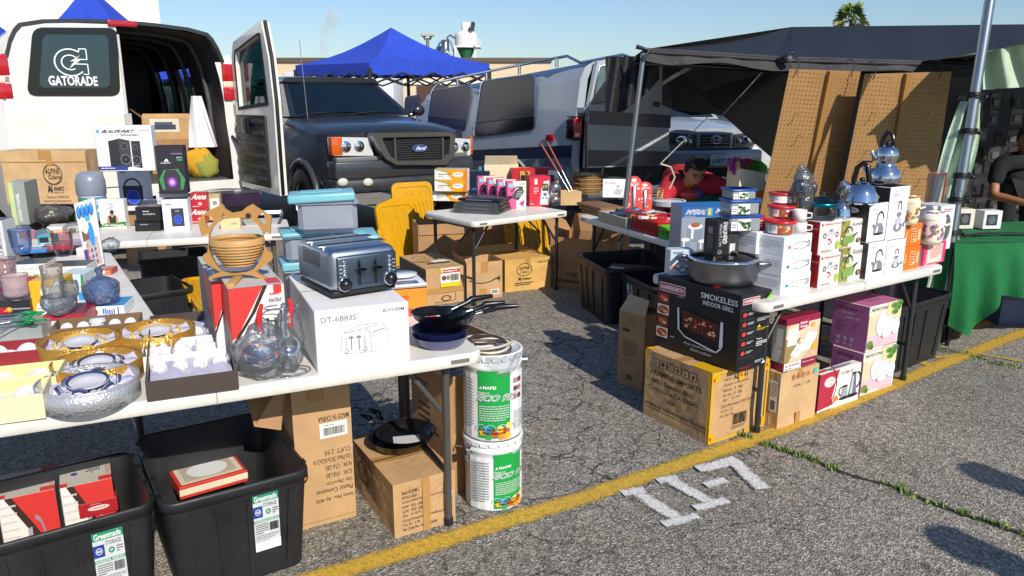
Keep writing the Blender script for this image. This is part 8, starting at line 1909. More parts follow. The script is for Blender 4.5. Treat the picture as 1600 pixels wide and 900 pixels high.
b = Bx('product_box', 'flat red glossy box behind the blood pressure monitor box', 'product box', at(800, 306, Z4), 0, 0, Z4, 0, K('b8202c'), ang=10, w=.4, d=.2, h=.27); b.T.rect(.1, .2, .5, .6, N_('e0a02c')); b.done()
for i in range(2):
 t = thing('torch', ['lower', 'upper'][i] + ' steel torch in clear blister beside the blood pressure monitor', 'torch', at(866, 322, Z4) + Vector((0, 0, .055 + i * .11)), R(14), 'torches in blister packs'); g = G(); g.T = Matrix.Rotation(R(90), 4, 'X'); g.lathe([(0, .05), (.036, .055), (.04, .03), (.022, -.02), (.02, -.08), (0, -.08)], STEEL, 24); g.obj('torch_body', t); g = G(); g.T = Matrix.Rotation(R(90), 4, 'X'); g.lathe([(.036, .056), (.012, .040), (0, .04)], CHR, 24); g.obj('reflector', t); g = G(); ragbag(g, (0, 0, 0), .055, .07, .05, CLEAR, 30 + i, amp=.06); g.obj('blister', t)
b = Bx('small_carton', 'small open tan carton holding long rods at the table corner', 'cardboard box', at(876, 321, Z4), 0, 0, Z4, 0, CARD3, ang=8, w=.19, d=.12, h=.125, open_=CARD2); cx5 = b.c.copy(); b.flap('S', .04, 80, CARD); b.done()
for i, (p1, p2) in enumerate((((893, 305), (845, 224)), ((897, 303), (855, 222)))):
 A_ = at(p1[0], p1[1], .78); B_ = atY(p2[0], p2[1], A_.y + .15); t = thing('fishing_rod' if False else 'wooden_rod', ['left', 'right'][i] + ' brown wooden rod leaning out of the small tan carton', 'rod', A_, 0, 'wooden rods'); g = G(); g.tube([(0, 0, 0), (B_ - A_) * .45], .006, STEEL); g.obj('shaft', t); g = G(); g.tube([(B_ - A_) * .45, B_ - A_], .010, M('#8a3a22', 'wood')); g.obj('grip', t)
# -- table before the seated man
Z5 = .7
WK = M('#8a6238', 'wood'); WK2 = M('#b08a54', 'wood')
def wicker(label, c, r, z, hd=True, n=5, col=WK):
 t = thing('wicker_basket', label, 'wicker basket', (c.x, c.y, z), 0, 'wicker baskets'); g = G()
 for k_ in range(n): rr = r * (.8 + .2 * k_ / (n - 1)); g.tube([(rr * math.cos(R(a * 12)), rr * .9 * math.sin(R(a * 12)), .008 + k_ * .013 + .003 * (a % 2)) for a in range(30)], .006, col if k_ % 2 else WK2, 5, True)
 for a in range(18): g.tube([(r * .8 * math.cos(R(a * 20)), r * .72 * math.sin(R(a * 20)), 0), (r * 1.01 * math.cos(R(a * 20)), r * .91 * math.sin(R(a * 20)), .075)], .004, col, 4)
 g.lathe([(r * .82, .004), (0, .004)], col, 24); g.obj('basket', t)
 if hd:
  for s_ in (-1, 1): g = G(); g.tube([(s_ * r * .95, -.04, .06), (s_ * r * 1.0, -.03, .13), (s_ * r * 1.0, .03, .13), (s_ * r * .95, .04, .06)], .006, WK2, 6); g.obj('handle', t)
 g = G(); g.lathe([(r * .85, .05), (r * .5, .062), (0, .06)], M('#d9cba8', 'cloth'), 20); g.obj('lining', t); return t
c = at(918, 303, Z5)
for k_ in range(4): wicker(['lowest wicker basket of the stack at the table corner', 'second wicker basket from the bottom of the stack', 'third wicker basket in the stack', 'top wicker basket with loop handles'][k_], c + Vector((0, .05, 0)), .155, Z5 + k_ * .045, k_ == 3)
for k_ in range(3): wicker(['lowest', 'middle', 'top'][k_] + ' woven tray leaning behind the white scale box', at(962, 304, Z5) + Vector((.0, .12, 0)), .13, Z5 + k_ * .05, False, 4)
for k_ in range(3):
 c = at(908, 331 - k_ * 1, Z5); b = Bx('cutting_board', ['lowest', 'middle', 'top'][k_] + ' thin brown wooden tray stacked at the front corner', 'wooden tray', Vector((c.x - .02 * k_, c.y, 0)), 0, 0, Z5 + k_ * .026, 0, WK, ang=an5, w=.42, d=.22, h=.022, grp='thin wooden trays'); b.F.rect(0, .4, 1, .6, N_('4a3420')); b.done()
b = Bx('product_box', 'white portable kitchen scale box leaning on the woven trays', 'product box', at(941, 318, Z5), 0, 0, Z5 + .05, 0, K('dfe0e4'), ang=-6, w=.23, d=.05, h=.17, tilt=-12); b.F.txt('Portable', .1, .74, .5, .84, N_('5a5b62')); b.F.poly([(.42, .2), (.7, .14), (.8, .42), (.55, .5)], N_('b3b8c2')); b.F.ell(.6, .6, .05, .04, N_('b8404a')); b.done()
RB = K('c8302c')
for i, (px, hh_) in enumerate(((990, .30), (1008, .25))):
 c = at(px, 330, Z5); t = thing('blister_card', ['taller', 'shorter'][i] + ' red blister card with kitchen knife beside the white scale box', 'blister card', (c.x, c.y + i * .03, Z5), R(-4), 'red blister cards'); t.rotation_euler.x = R(-14); g = G(); x = .062
 o = [(-x, 0), (x, 0), (x, hh_ - .05)] + [(x * math.cos(R(a)), hh_ - .05 + .05 * math.sin(R(a))) for a in range(20, 180, 20)] + [(-x, hh_ - .05)]
 g.slab([(a, 0, b_) for a, b_ in o], (0, -1, 0), .004, RB); F = Face(g, (-x, 0, 0), (2 * x, 0, 0), (0, 0, hh_), (0, -1, 0)); F.ell(.5, .88, .18, .05, N_('f0d0cc')); F.lines(3, .15, .7, .85, .82, WHITE, i)
 for k_ in range(16): F.ell(random.uniform(.1, .9), random.uniform(.05, .65), .06, .03, M(random.choice(['#e8a090', '#e0b03c', '#f4e6e0', '#a02020'])), 6)
 g.obj('card', t); g = G(); g.box(-.012, .012, -.014, -.002, .02, hh_ * .7, STEEL, .004); g.obj('knife', t)
for k_ in range(3):
 t = thing('scissors', 'tan handled scissors hanging in a bundle right of the red cards', 'scissors', at(1027, 322, Z5) + Vector((0, .06, .07 + k_ * .025)), R(20), 'tan handled scissors')
 for s_ in (-1, 1): g = G(); g.tube([(.03 * math.cos(R(a * 30)) + .03, -.01, .016 * math.sin(R(a * 30)) + s_ * .018) for a in range(12)], .005, WK2, 6, True); g.obj('handle', t)
 g = G(); g.box(-.1, .0, -.012, -.008, -.006, .006, STEEL); g.obj('blade', t)
def bin5(name, label, c, w, d, h, mat, ang=an5, slots=False, fill=(), grp=None):
 t = thing(name, label, 'basket' if slots else 'bin', (c.x, c.y, Z5), R(ang), grp); g = G()
 if not slots: g.tray(0, w, 0, d, 0, h, .006, mat)
 else:
  g.box(0, w, 0, d, 0, .006, mat)
  for z0, z1 in ((0, .02), (h - .018, h)): g.tray(0, w, 0, d, z0, z1, .005, mat)
  n_ = int(w / .022)
  for k_ in range(n_ + 1): x_ = k_ * (w - .008) / n_; g.box(x_, x_ + .008, 0, .005, 0, h, mat); g.box(x_, x_ + .008, d - .005, d, 0, h, mat)
  for k_ in range(int(d / .022) + 1): y_ = k_ * (d - .008) / int(d / .022); g.box(0, .005, y_, y_ + .008, 0, h, mat); g.box(w - .005, w, y_, y_ + .008, 0, h, mat)
 g.obj('bin' if not slots else 'basket', t); g = G(); g.tube([(-.002, -.002, h), (w + .002, -.002, h), (w + .002, d + .002, h), (-.002, d + .002, h)], .005, mat, 6, True); g.obj('rim', t)
 rg = random.Random(int(w * 1000) + len(label))
 for k_, c_ in enumerate(fill):
  g = G(); x_, y_ = rg.uniform(.05, w - .05), rg.uniform(.05, d - .05); g.T = Matrix.Translation((x_, y_, h * .75 + rg.uniform(0, .02))) @ Matrix.Rotation(rg.uniform(0, 3.1), 4, 'Z') @ Matrix.Rotation(rg.uniform(-.4, .4), 4, 'Y'); o = (rg.uniform(.04, .09), rg.uniform(.012, .03), rg.uniform(.006, .015)); g.box(-o[0], o[0], -o[1], o[1], 0, o[2] * 2, M(c_, 'print'), .003, 1); q_ = g.obj('packet', None); q_.location = (0, 0, 0); q_.parent = t; q_.name = 'packaged_gadget'
 return t
u5 = Vector((math.cos(R(an5)), math.sin(R(an5)), 0)); v5 = Vector((-math.sin(R(an5)), math.cos(R(an5)), 0))
bin5('grey_bin', 'grey plastic bin of packaged gadgets beside the red slotted basket', A5 + u5 * .34 + v5 * .0, .42, .36, .075, M('#9a958c', 'plain', .4), fill=('#23406a', '#8a2a3a', '#c9c9cc', '#b8c838', '#2f2f34', '#5a9ac0', '#8a2a4a', '#44464c', '#d8d4ca', '#2a3a5c', '#c03a3a', '#303238'))
bin5('red_basket', 'red slotted plastic basket of packets behind the cookware box', A5 + u5 * .80 + v5 * .02, .34, .30, .10, M('#c01c22', 'plain', .3), slots=True, fill=('#c8303a', '#e0d6c8', '#b8b4a0', '#d04038', '#e6e2da', '#a82830', '#c9b98a', '#d8d4cc', '#c8303a', '#b8242a'))
bin5('green_basket', 'small lime green basket next to the red slotted basket', A5 + u5 * 1.155 + v5 * .02, .1, .2, .08, M('#4fae2c', 'plain', .3), slots=True)
t = thing('picture_tray', 'flat magazine printed box on the rim of the grey bin', 'flat box', A5 + u5 * .42 + v5 * .42 + Vector((0, 0, 0)), R(-5)); g = G(); g.box(-.13, .13, -.08, .08, 0, .05, K('d8cdd0'), .003, 1); F = Face(g, (-.13, -.08, .05), (.26, 0, 0), (0, .16, 0), (0, 0, 1)); F.rect(.1, .1, .5, .8, N_('8a5a70')); F.lines(3, .55, .2, .95, .8, N_('6a5a80')); g.obj('box', t)
for k_ in range(5):
 c = at(1048, 326, Z5); t = thing('plate', 'white plate with blue rim in the stack behind the red basket', 'plate', (c.x, c.y + .12, Z5 + k_ * .009), 0, 'blue rimmed plates'); g = G(); g.lathe([(0, .004), (.09, .004), (.155, .022), (.153, .025), (.09, .008), (0, .008)], M('#d9dde6', 'plain', .2), 36); g.obj('plate', t); g = G(); g.lathe([(.125, .0175), (.148, .0236)], M('#2f4a94', 'plain', .2), 36); g.obj('blue_band', t)
t = thing('snack_bag', 'torn red and blue snack bag on the stack of plates', 'snack bag', at(1075, 322, Z5) + Vector((.05, .1, .06)), R(15)); g = G(); ragbag(g, (0, 0, .03), .10, .06, .05, M('#b03a3c', 'print', .25), 41); g.obj('bag', t); g = G(); ragbag(g, (.05, -.02, .035), .06, .045, .045, M('#3a4a80', 'print', .25), 42); g.obj('blue_corner', t)
t = thing('green_towel', 'folded green towel lying before the red shirted man', 'towel', at(1100, 322, Z5) + Vector((.05, .18, .0)), R(-14)); g = G(); g.grid(lambda u, v: Vector(((u - .5) * .5, (v - .5) * .2, .05 + .03 * math.sin(math.pi * v) + .008 * math.sin(u * 13 + v * 5))), 20, 8, M('#0f6b38', 'cloth')); g.box(-.25, .25, -.1, .1, 0, .05, M('#0f6b38', 'cloth'), .01); g.obj('towel', t)
c = at(1150, 336, .7); b = Bx('pad_carton', 'open cream carton of fanned coloured foam pads beside the pegboard', 'cardboard box', Vector((c.x, c.y, 0)), 0, 0, .70 + .04, 0, M('#d9c9a4', 'card'), ang=14, w=.24, d=.2, h=.30, open_=CARD3, tilt=(-14, 10)); b.F.rect(.55, .0, 1, .5, N_('d9803c')); b.F.rect(.62, .1, .95, .3, WHITE); b.flap('S', .06, 80, CARD)
for k_, c_ in enumerate(('#8a2a7a', '#b0308a', '#d8e6c8', '#c8282c', '#d0342c', '#a0402c', '#3f9a2c', '#4fb038', '#5cc040')):
 g = b.part('foam_pad'); x_ = -.10 + k_ * .024; g.T = Matrix.Translation((x_, -.03, b.h - .0)) @ Matrix.Rotation(R(-35 + k_ * 8), 4, 'Y'); g.slab([(-.05, 0, -.02), (.05, 0, -.02), (.065, 0, .05), (.035, 0, .11), (-.035, 0, .11), (-.065, 0, .05)], (0, -1, 0), .012 + .001 * k_, M(c_, 'plain', .5))
b.done()

for k_, (px, py, z_, w, h, c_, nm) in enumerate(((700, 309, .7, .16, .2, '2f6a9a', 'sky blue'), (748, 303, .7, .12, .27, '3f8a8c', 'teal'), (812, 306, .7, .1, .24, 'd0a040', 'mustard'), (842, 312, .7, .12, .2, '5a5f9a', 'violet'), (856, 309, .7, .1, .26, 'd8d4cc', 'ivory'), (62, 346, .715, .12, .1, '8a3040', 'wine red'), (118, 352, .715, .12, .08, '3c5a3c', 'moss green'), (14, 378, .715, .12, .07, 'c88a9a', 'rose'), (60, 384, .715, .1, .06, '2a9ab0', 'turquoise'), (150, 430, .715, .08, .03, 'b8484c', 'brick red'), (20, 424, .715, .14, .05, '4a4c52', 'slate grey'), (120, 401, .715, .09, .05, 'e0dcd0', 'off white'), (225, 346, .72, .1, .16, '46506a', 'steel blue'), (306, 322, .72, .1, .1, '6a4a8a', 'purple'))):
 b = Bx('product_box', nm + ' small gadget box in the crowd on the ' + ('phone box' if px > 600 else 'speaker' if px > 200 else 'left edge') + ' table', 'product box', at(px, py, z_), 0, 0, z_, 0, K(c_), ang=random.uniform(-8, 22), w=w, d=.09, h=h); b.F.rect(.1, .3, .6, .85, K('d9d6ce' if k_ % 2 else '26282c')); b.F.lines(4, .12, .08, .9, .28, WHITE, k_); b.F.ell(.76, .6, .14, .18, K('c8a040')); b.T.lines(3, .1, .2, .9, .8, WHITE, k_); b.done()
# -- dark canopy on the right
TP = M('#17181e', 'tarp', .65); TPI = M('#1b1d1c', 'tarp')
A_ = atY(1006, 77, 6.3); B_ = atY(1236, 91, 6.35); C_ = atY(1537, 100, 6.4); D_ = atY(1760, 104, 6.45)
RL_ = atY(1237, 42, 9.2); RR = atY(1760, 36, 9.4); K0 = Vector((A_.x + .3, 11.8, A_.z + .05)); K1 = Vector((RR.x, 12.2, A_.z))
t = thing('canopy', 'large dark tarp canopy roof with side curtain on metal poles', 'canopy', (3.5, 8.5, 0)); o_ = Vector((3.5, 8.5, 0))
def tq(g, a, b, c, d, mat, nu=14, nv=8, sag=.05):
 a, b, c, d = [Vector(q) - o_ for q in (a, b, c, d)]
 g.grid(lambda u, v: a.lerp(b, u).lerp(d.lerp(c, u), v) - Vector((0, 0, sag * math.sin(math.pi * v) * (1 + .4 * math.sin(u * 17)))), nu, nv, mat)
g = G(); tq(g, A_, B_, RL_, RL_, TP); tq(g, B_, C_, RL_.lerp(RR, .55), RL_, TP); tq(g, C_, D_, RR, RL_.lerp(RR, .55), TP); tq(g, RL_, RR, K1, K0, TP); tq(g, A_, RL_, RL_, K0, TP); g.obj('roof_tarp', t)
g = G()
for a, b in ((A_, B_), (B_, C_), (C_, D_)):
 g.grid(lambda u, v: a.lerp(b, u) - o_ + Vector((0, -.004 - .02 * v - .01 * v * math.sin(u * 25), .012 - v * (.10 + .02 * math.sin(u * 9)))), 16, 3, TP)
 g.tube([a - o_ - Vector((0, 0, .02)), b - o_ - Vector((0, 0, .02))], .022, TP, 8)
g.obj('roof_hem', t)
def sheet(name, pts, Y, mat, th=.01, parent=t):
 g = G(); V = [atY(x_, y_, Y + (dy or 0)) - o_ for x_, y_, dy in pts]; g.slab(V, (0, -1, 0), -th, mat); g.obj(name, parent)
sheet('side_curtain', [(1035, 88, 0), (1260, 88, .6), (1240, 300, .6), (1205, 246, .5), (1165, 212, .3), (1132, 182, .2), (1112, 178, .15), (1080, 180, 0), (1052, 172, 0), (1034, 164, 0)], 7.6, TPI)
sheet('back_curtain', [(1225, 84, 0), (1760, 84, .1), (1760, 372, .1), (1225, 330, 0)], 9.6, M('#121413', 'tarp'))
g = G(); a0_ = atY(988, 84, 6.5) - o_
def fold(u, v): q = atY(946 + 84 * u, 88 + (92 - 50 * u * u) * v * (1 - .2 * abs(u - .3)), 6.45 + .05 * math.sin(u * 19 + v * 3) + .15 * u) - o_; return q
g.grid(fold, 22, 8, TP); g.obj('curtain_fold', t)
PG = M('#8f9494', 'metal', .4)
def poleof(name, label, p, q, r, top=None):
 A = at(*p); B = top; tt = thing(name, label, 'pole', A); g = G(); g.tube([(0, 0, 0), B - A], r, PG, 12); g.obj('tube', tt); return tt, A, B
P1 = at(958, 398); P1 = Vector((P1.x, 6.3, 0)); top = A_.copy(); top.z -= .03
t1 = thing('canopy_pole', 'slanting thin metal pole holding the left corner of the dark canopy', 'pole', Vector((atY(962, 392, 6.25).x, 6.25, 0))); g = G(); g.tube([(0, 0, 0), top - t1.location], .022, PG, 12); g.obj('tube', t1); g = G(); g.tube([top - t1.location + Vector((-.06, 0, .05)), top - t1.location + Vector((.04, -.03, .02)), top - t1.location + Vector((-.02, -.03, -.06))], .018, BLK); g.obj('clamp', t1)
for x_, lb in ((1226, 'spring clamp holding the middle of the dark canopy edge'), (1517, 'spring clamp holding the dark canopy edge beside the tall pole')):
 c = atY(x_, 93, 6.32); t2 = thing('spring_clamp', lb, 'clamp', c); g = G(); g.tube([(-.06, 0, .0), (-.01, -.04, .03), (.05, -.04, .05)], .012, M('#5a5f66', 'metal')); g.tube([(-.05, 0, -.02), (.0, -.05, -.01), (.05, -.05, -.01)], .012, M('#3a3d40', 'metal')); g.ball((.02, -.05, 0), .03, .02, .03, M('#7a3c1c' if x_ > 1400 else '#4a4d52', 'plain')); g.obj('jaw', t2)
g = G(); g.tube([A_ - o_ + Vector((.1, .1, -.05)), atY(1225, 108, 7.2) - o_], .018, M('#4f5350', 'metal'), 8); g.obj('roof_bar', t); g = G(); g.tube([A_ - o_ - Vector((0, -.05, .1)), B_ - o_ - Vector((0, -.05, .1)), C_ - o_ - Vector((0, -.05, .1)), D_ - o_ - Vector((0, -.05, .1))], .02, M('#3b3e3d', 'metal'), 8); g.obj('front_bar', t)
g = G(); q0 = atY(1111, 178, 7.75); q1 = atY(1032, 256, 6.6); t2 = thing('guy_rope', 'thin rope running from the side curtain down to the parked van', 'rope', q1); g.tube([(0, 0, 0), q0 - q1], .004, N_('b9b4a4')); g.tube([(0, 0, 0), (.1, .05, -.03), (.14, .05, -.12), (.10, .05, -.22)], .008, N_('b9b4a4')); g.obj('rope', t2)
pb = at(1460, 547); pt = atY(1553, -40, pb.y + .25); t2 = thing('tent_pole', 'tall grey metal pole with pale green cloth tied round it', 'pole', pb); g = G(); d_ = pt - pb; g.tube([(0, 0, 0), d_ * .46], .026, M('#9aa0a2', 'metal', .35), 16); g.tube([d_ * .44, d_], .031, M('#9aa0a2', 'metal', .35), 16); g.obj('tube', t2)
GC = M('#b3c6ae', 'cloth')
for k_, y_ in enumerate((143, 198, 267, 305, 357)):
 f_ = (547 - y_) / (547 + 40); p = d_ * f_; g = G()
 for j in range(3): g.tube([(p.x + .05 * math.cos(R(a)), p.y + .045 * math.sin(R(a)), p.z + j * .012 + .004 * math.sin(R(a * 2))) for a in range(0, 360, 30)], .005, BLK, 5, True)
 g.ball((p.x + .06, p.y - .02, p.z), .014, .014, .014, BLK, 8, 5); g.obj('tie', t2)
def cw(u, v):
 y_ = 150 + 330 * v; f_ = (547 - y_) / 587; p = d_ * f_; L_ = -.05 - .08 * math.sin(math.pi * min(1, v * 1.05)) ** .7 - (.16 if v > .85 else 0) * (v - .85) * 3; R_ = .055 + .03 * math.sin(v * 9) + .02; q = L_ + (R_ - L_) * u
 return Vector((p.x + q, p.y + .045 + .03 * math.sin(u * 21 + v * 4) * (1 - .5 * v), p.z))
g = G(); g.grid(cw, 30, 30, GC); g.obj('cloth_wrap', t2)
t2 = thing('awning', 'pale green cloth awning gathered at the tall pole', 'awning', atY(1560, 100, 5.3)); o2 = t2.location.copy()
def aw(u, v): x_ = 1536 + 230 * u; y0 = 82 - 62 * u * .75; y1 = 140 - 14 * u if u > .08 else 140; return atY(x_, y0 + (y1 - y0) * v, 5.25 + .05 * math.sin(u * 38 * (1 - .3 * v)) + .12 * v) - o2
g = G(); g.grid(aw, 60, 8, GC); g.obj('valance', t2)
g = G(); g.grid(lambda u, v: atY(1536 + 210 * u, 82 - 48 * u, 5.2) - o2 + Vector((3.2 * u * v + .8 * v, 4.2 * v, .02 * v)), 10, 6, GC); g.obj('roof', t2)  # roof stretched back and right, beyond view, to shade the stall
PB = M('#a88050', 'plain', .6); PBD = N_('2c1c0e')
def pegboard(label, TL, TR_, BL, BRr, rib, hooks):
 P_ = [atY(TL[0], TL[1], 5.75), atY(TR_[0], TR_[1], 5.95), atY(BRr[0], BRr[1], 6.35), atY(BL[0], BL[1], 6.15)]; c = (P_[2] + P_[3]) / 2; tt = thing('pegboard', label, 'pegboard', c); V = [p - c for p in P_]
 nn = (V[1] - V[0]).cross(V[3] - V[0]).normalized(); nn = nn if nn.y < 0 else -nn
 g = G(); g.slab(V, nn, .006, PB); F = Face(g, V[3], V[2] - V[3], V[0] - V[3], nn); F.k = .0008; W_ = F.U.length; H_ = F.V.length; nx_ = int(W_ / .033); ny_ = int(H_ / .033)
 for i in range(nx_):
  for j in range(ny_):
   u, v = (i + .5) / nx_, (j + .5) / ny_; a, b_ = .0042 / W_, .0042 / H_; g.poly([F.p(u - a, v), F.p(u - a * .5, v - b_), F.p(u + a * .5, v - b_), F.p(u + a, v), F.p(u + a * .5, v + b_), F.p(u - a * .5, v + b_)], PBD)
 g.obj('board', tt)
 g = G(); r0, r1 = rib; A = V[3].lerp(V[2], r0); B = V[0].lerp(V[1], r0 + .0); w_ = (V[2] - V[3]).normalized() * .045; g.slab([A + nn * .035, A + w_ + nn * .035, B + w_ + nn * .035, B + nn * .035], nn, .034, M('#ae8048', 'wood')); g.obj('batten', tt)
 for u, v in hooks: g = G(); p = F.p(u, v); g.tube([p, p + nn * .05, p + nn * .09 + Vector((-.02, 0, .012))], .003, STEEL, 5); g.obj('peg_hook', tt)
 for u in (.08, .85): g = G(); p = V[0].lerp(V[1], u); g.tube([p + nn * .01 + Vector((0, 0, -.04)), p + nn * .02 + Vector((.01, 0, .03)), p + Vector((.0, 0, .09)), p + Vector((-.03, .02, .08))], .004, BLK, 5); g.obj('hanging_hook', tt)
pegboard('left brown pegboard with vertical wooden batten hanging under the canopy', (1234, 108), (1345, 112), (1183, 356), (1296, 356), (.52, 0), ((.3, .42), (.28, .62), (.18, .75), (.75, .55), (.25, .2)))
pegboard('right brown pegboard with vertical wooden batten behind the kettles', (1352, 116), (1487, 112), (1303, 362), (1450, 362), (.44, 0), ((.14, .78), (.16, .55), (.22, .3), (.6, .45), (.78, .38), (.75, .2), (.65, .8), (.85, .6)))
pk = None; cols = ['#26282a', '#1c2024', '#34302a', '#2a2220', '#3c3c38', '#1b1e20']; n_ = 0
for r_ in range(7):
 for k_ in range(7):
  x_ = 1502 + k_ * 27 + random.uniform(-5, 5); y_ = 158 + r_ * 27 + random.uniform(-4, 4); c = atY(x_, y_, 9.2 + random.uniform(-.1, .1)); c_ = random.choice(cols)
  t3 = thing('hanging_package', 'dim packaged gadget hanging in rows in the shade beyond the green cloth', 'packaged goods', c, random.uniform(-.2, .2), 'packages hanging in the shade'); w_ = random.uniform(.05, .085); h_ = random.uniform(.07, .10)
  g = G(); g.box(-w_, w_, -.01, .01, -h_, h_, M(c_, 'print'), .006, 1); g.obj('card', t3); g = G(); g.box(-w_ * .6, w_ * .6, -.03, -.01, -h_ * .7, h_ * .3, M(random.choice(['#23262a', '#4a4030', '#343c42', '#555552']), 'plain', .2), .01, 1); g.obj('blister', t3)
# -- green table
GT = M('#0a6634', 'cloth'); q0 = at(1487, 392, .72); q1 = at(1760, 420, .72)
E0 = at(1497, 380, .72); E1 = at(1705, 372, .72); ag = R(4); t4 = thing('draped_table', 'table covered by a bright green cloth hanging to the ground', 'table', (E0.x, E0.y, 0), ag); L_ = 1.9; W_ = .85; zT_ = .72
g = G(); g.grid(lambda u, v: Vector((-.02 + L_ * u, W_ * v, zT_ + .003 * math.sin(u * 17 + v * 9))), 24, 10, GT)
def drop(u, v):
 l = v * (.34 + .26 * max(0, min(1, (.17 - u) / .08)) * (1 - .4 * abs(u - .06) / .1)); return Vector((-.03 + L_ * u + .015 * math.sin(v * 3), -.012 - v * (.04 + .05 * math.sin(u * 34) ** 2 * (1.6 if u < .3 else .35)), zT_ - l))
g.grid(drop, 90, 10, GT); g.grid(lambda u, v: Vector((-.03 - v * (.03 + .05 * math.sin(u * 16) ** 2), W_ * u, zT_ - .62 * v)), 30, 10, GT)
g.obj('cloth', t4)
g = G(); g.box(0, L_, .02, W_, zT_ - .04, zT_ - .004, PLW); g.obj('tabletop', t4)
for x_, y_ in ((.08, .08), (L_ - .1, .08), (.08, W_ - .08), (L_ - .1, W_ - .08)): g = G(); g.cyl((x_, y_, 0), (x_, y_, zT_ - .04), .014, BLK); g.obj('leg', t4)
ex = Vector((math.cos(ag), math.sin(ag), 0)); ey = Vector((-math.sin(ag), math.cos(ag), 0))
for k_, (a, b_, w_, d_2, h_, c_, lb) in enumerate(((.10, .50, .14, .1, .07, '#5a4a44', 'flat brown gadget box at the left end of the green table'), (.20, .48, .13, .1, .13, '#7a5a44', 'small box with blue picture on the green table'), (.32, .50, .13, .09, .14, '#d6cfc4', 'white boxed gadget in the middle of the green table'), (.50, .48, .14, .1, .13, '#dcdcda', 'white box with dark car charger picture on the green table'), (.14, .70, .13, .1, .16, '#d2d0cc', 'white box standing at the back of the green table'))):
 p = Vector((E0.x, E0.y, 0)) + ex * a + ey * b_; b = Bx('product_box', lb, 'product box', p, 0, 0, zT_ + .006, 0, M(c_, 'print'), ang=6, w=w_, d=d_2, h=h_); b.F.rect(.15, .2, .75, .8, M('#23303c' if k_ % 2 else '#26262a')); b.F.ell(.45, .5, .2, .22, M('#2f5a94' if k_ == 1 else '#5a5f66')); b.done()
t5 = thing('cable_pile', 'flat pile of black cables in clear bags on the green table', 'cables', Vector((E0.x, E0.y, zT_ + .008)) + ex * .42 + ey * .22, ag)
g = G()
for k_ in range(16): g.tube([(-.33 + k_ * .012, -.04 + .01 * (k_ % 5), .004 + .002 * (k_ % 6)), (-.1, .03 - .008 * (k_ % 6), .012 + .002 * (k_ % 4)), (.15, -.02 + .009 * (k_ % 7), .012), (.34 - k_ * .01, .03 - .01 * (k_ % 5), .004)], .003, BLK, 4)
g.obj('cable', t5)
b = Bx('storage_tote', 'blue grey plastic bin beneath the green table', 'storage bin', at(1560, 508), 0, 0, 0, 0, M('#4a5a80', 'plain', .4), ang=6, w=.45, d=.4, h=.22); b.F.rect(.02, .85, .98, .97, N_('3a486a')); b.part('lid').box(-.235, .235, -.21, .21, .22, .245, M('#33384a', 'plain', .4), .008); b.done()
b = Bx('blue_cover', 'blue plastic sheet hanging behind the right table legs', 'plastic sheet', at(1330, 498), 0, 0, .22, 0, M('#23509a', 'tarp'), ang=31, w=1.28, d=.05, h=.42); b.done()
for k_, (px, py, r_, lb) in enumerate(((1437, 546, .13, 'shiny black rubbish bag tied at the foot of the tall pole'), (1487, 540, .10, 'smaller black rubbish bag right of the tall pole'))):
 c = at(px, py); t6 = thing('rubbish_bag', lb, 'rubbish bag', (c.x, c.y + r_, 0)); g = G(); ragbag(g, (0, 0, r_ * 1.05), r_ * 1.2, r_, r_ * 1.05, M('#0c0c0e', 'plain', .22), 50 + k_, 26, 16, .12); g.tube([(0, 0, r_ * 2), (.01, 0, r_ * 2.3), (.03, 0, r_ * 2.7)], .02, M('#0c0c0e', 'plain', .22), 8, rs=[.05, .02, .05]); g.obj('bag', t6)
tote('black storage tote standing in shade behind the rubbish bags', at(1400, 486, .42), at(1492, 458, .42), at(1470, 440, .42), .42, 0, .4, lbl=False, depth=.4)
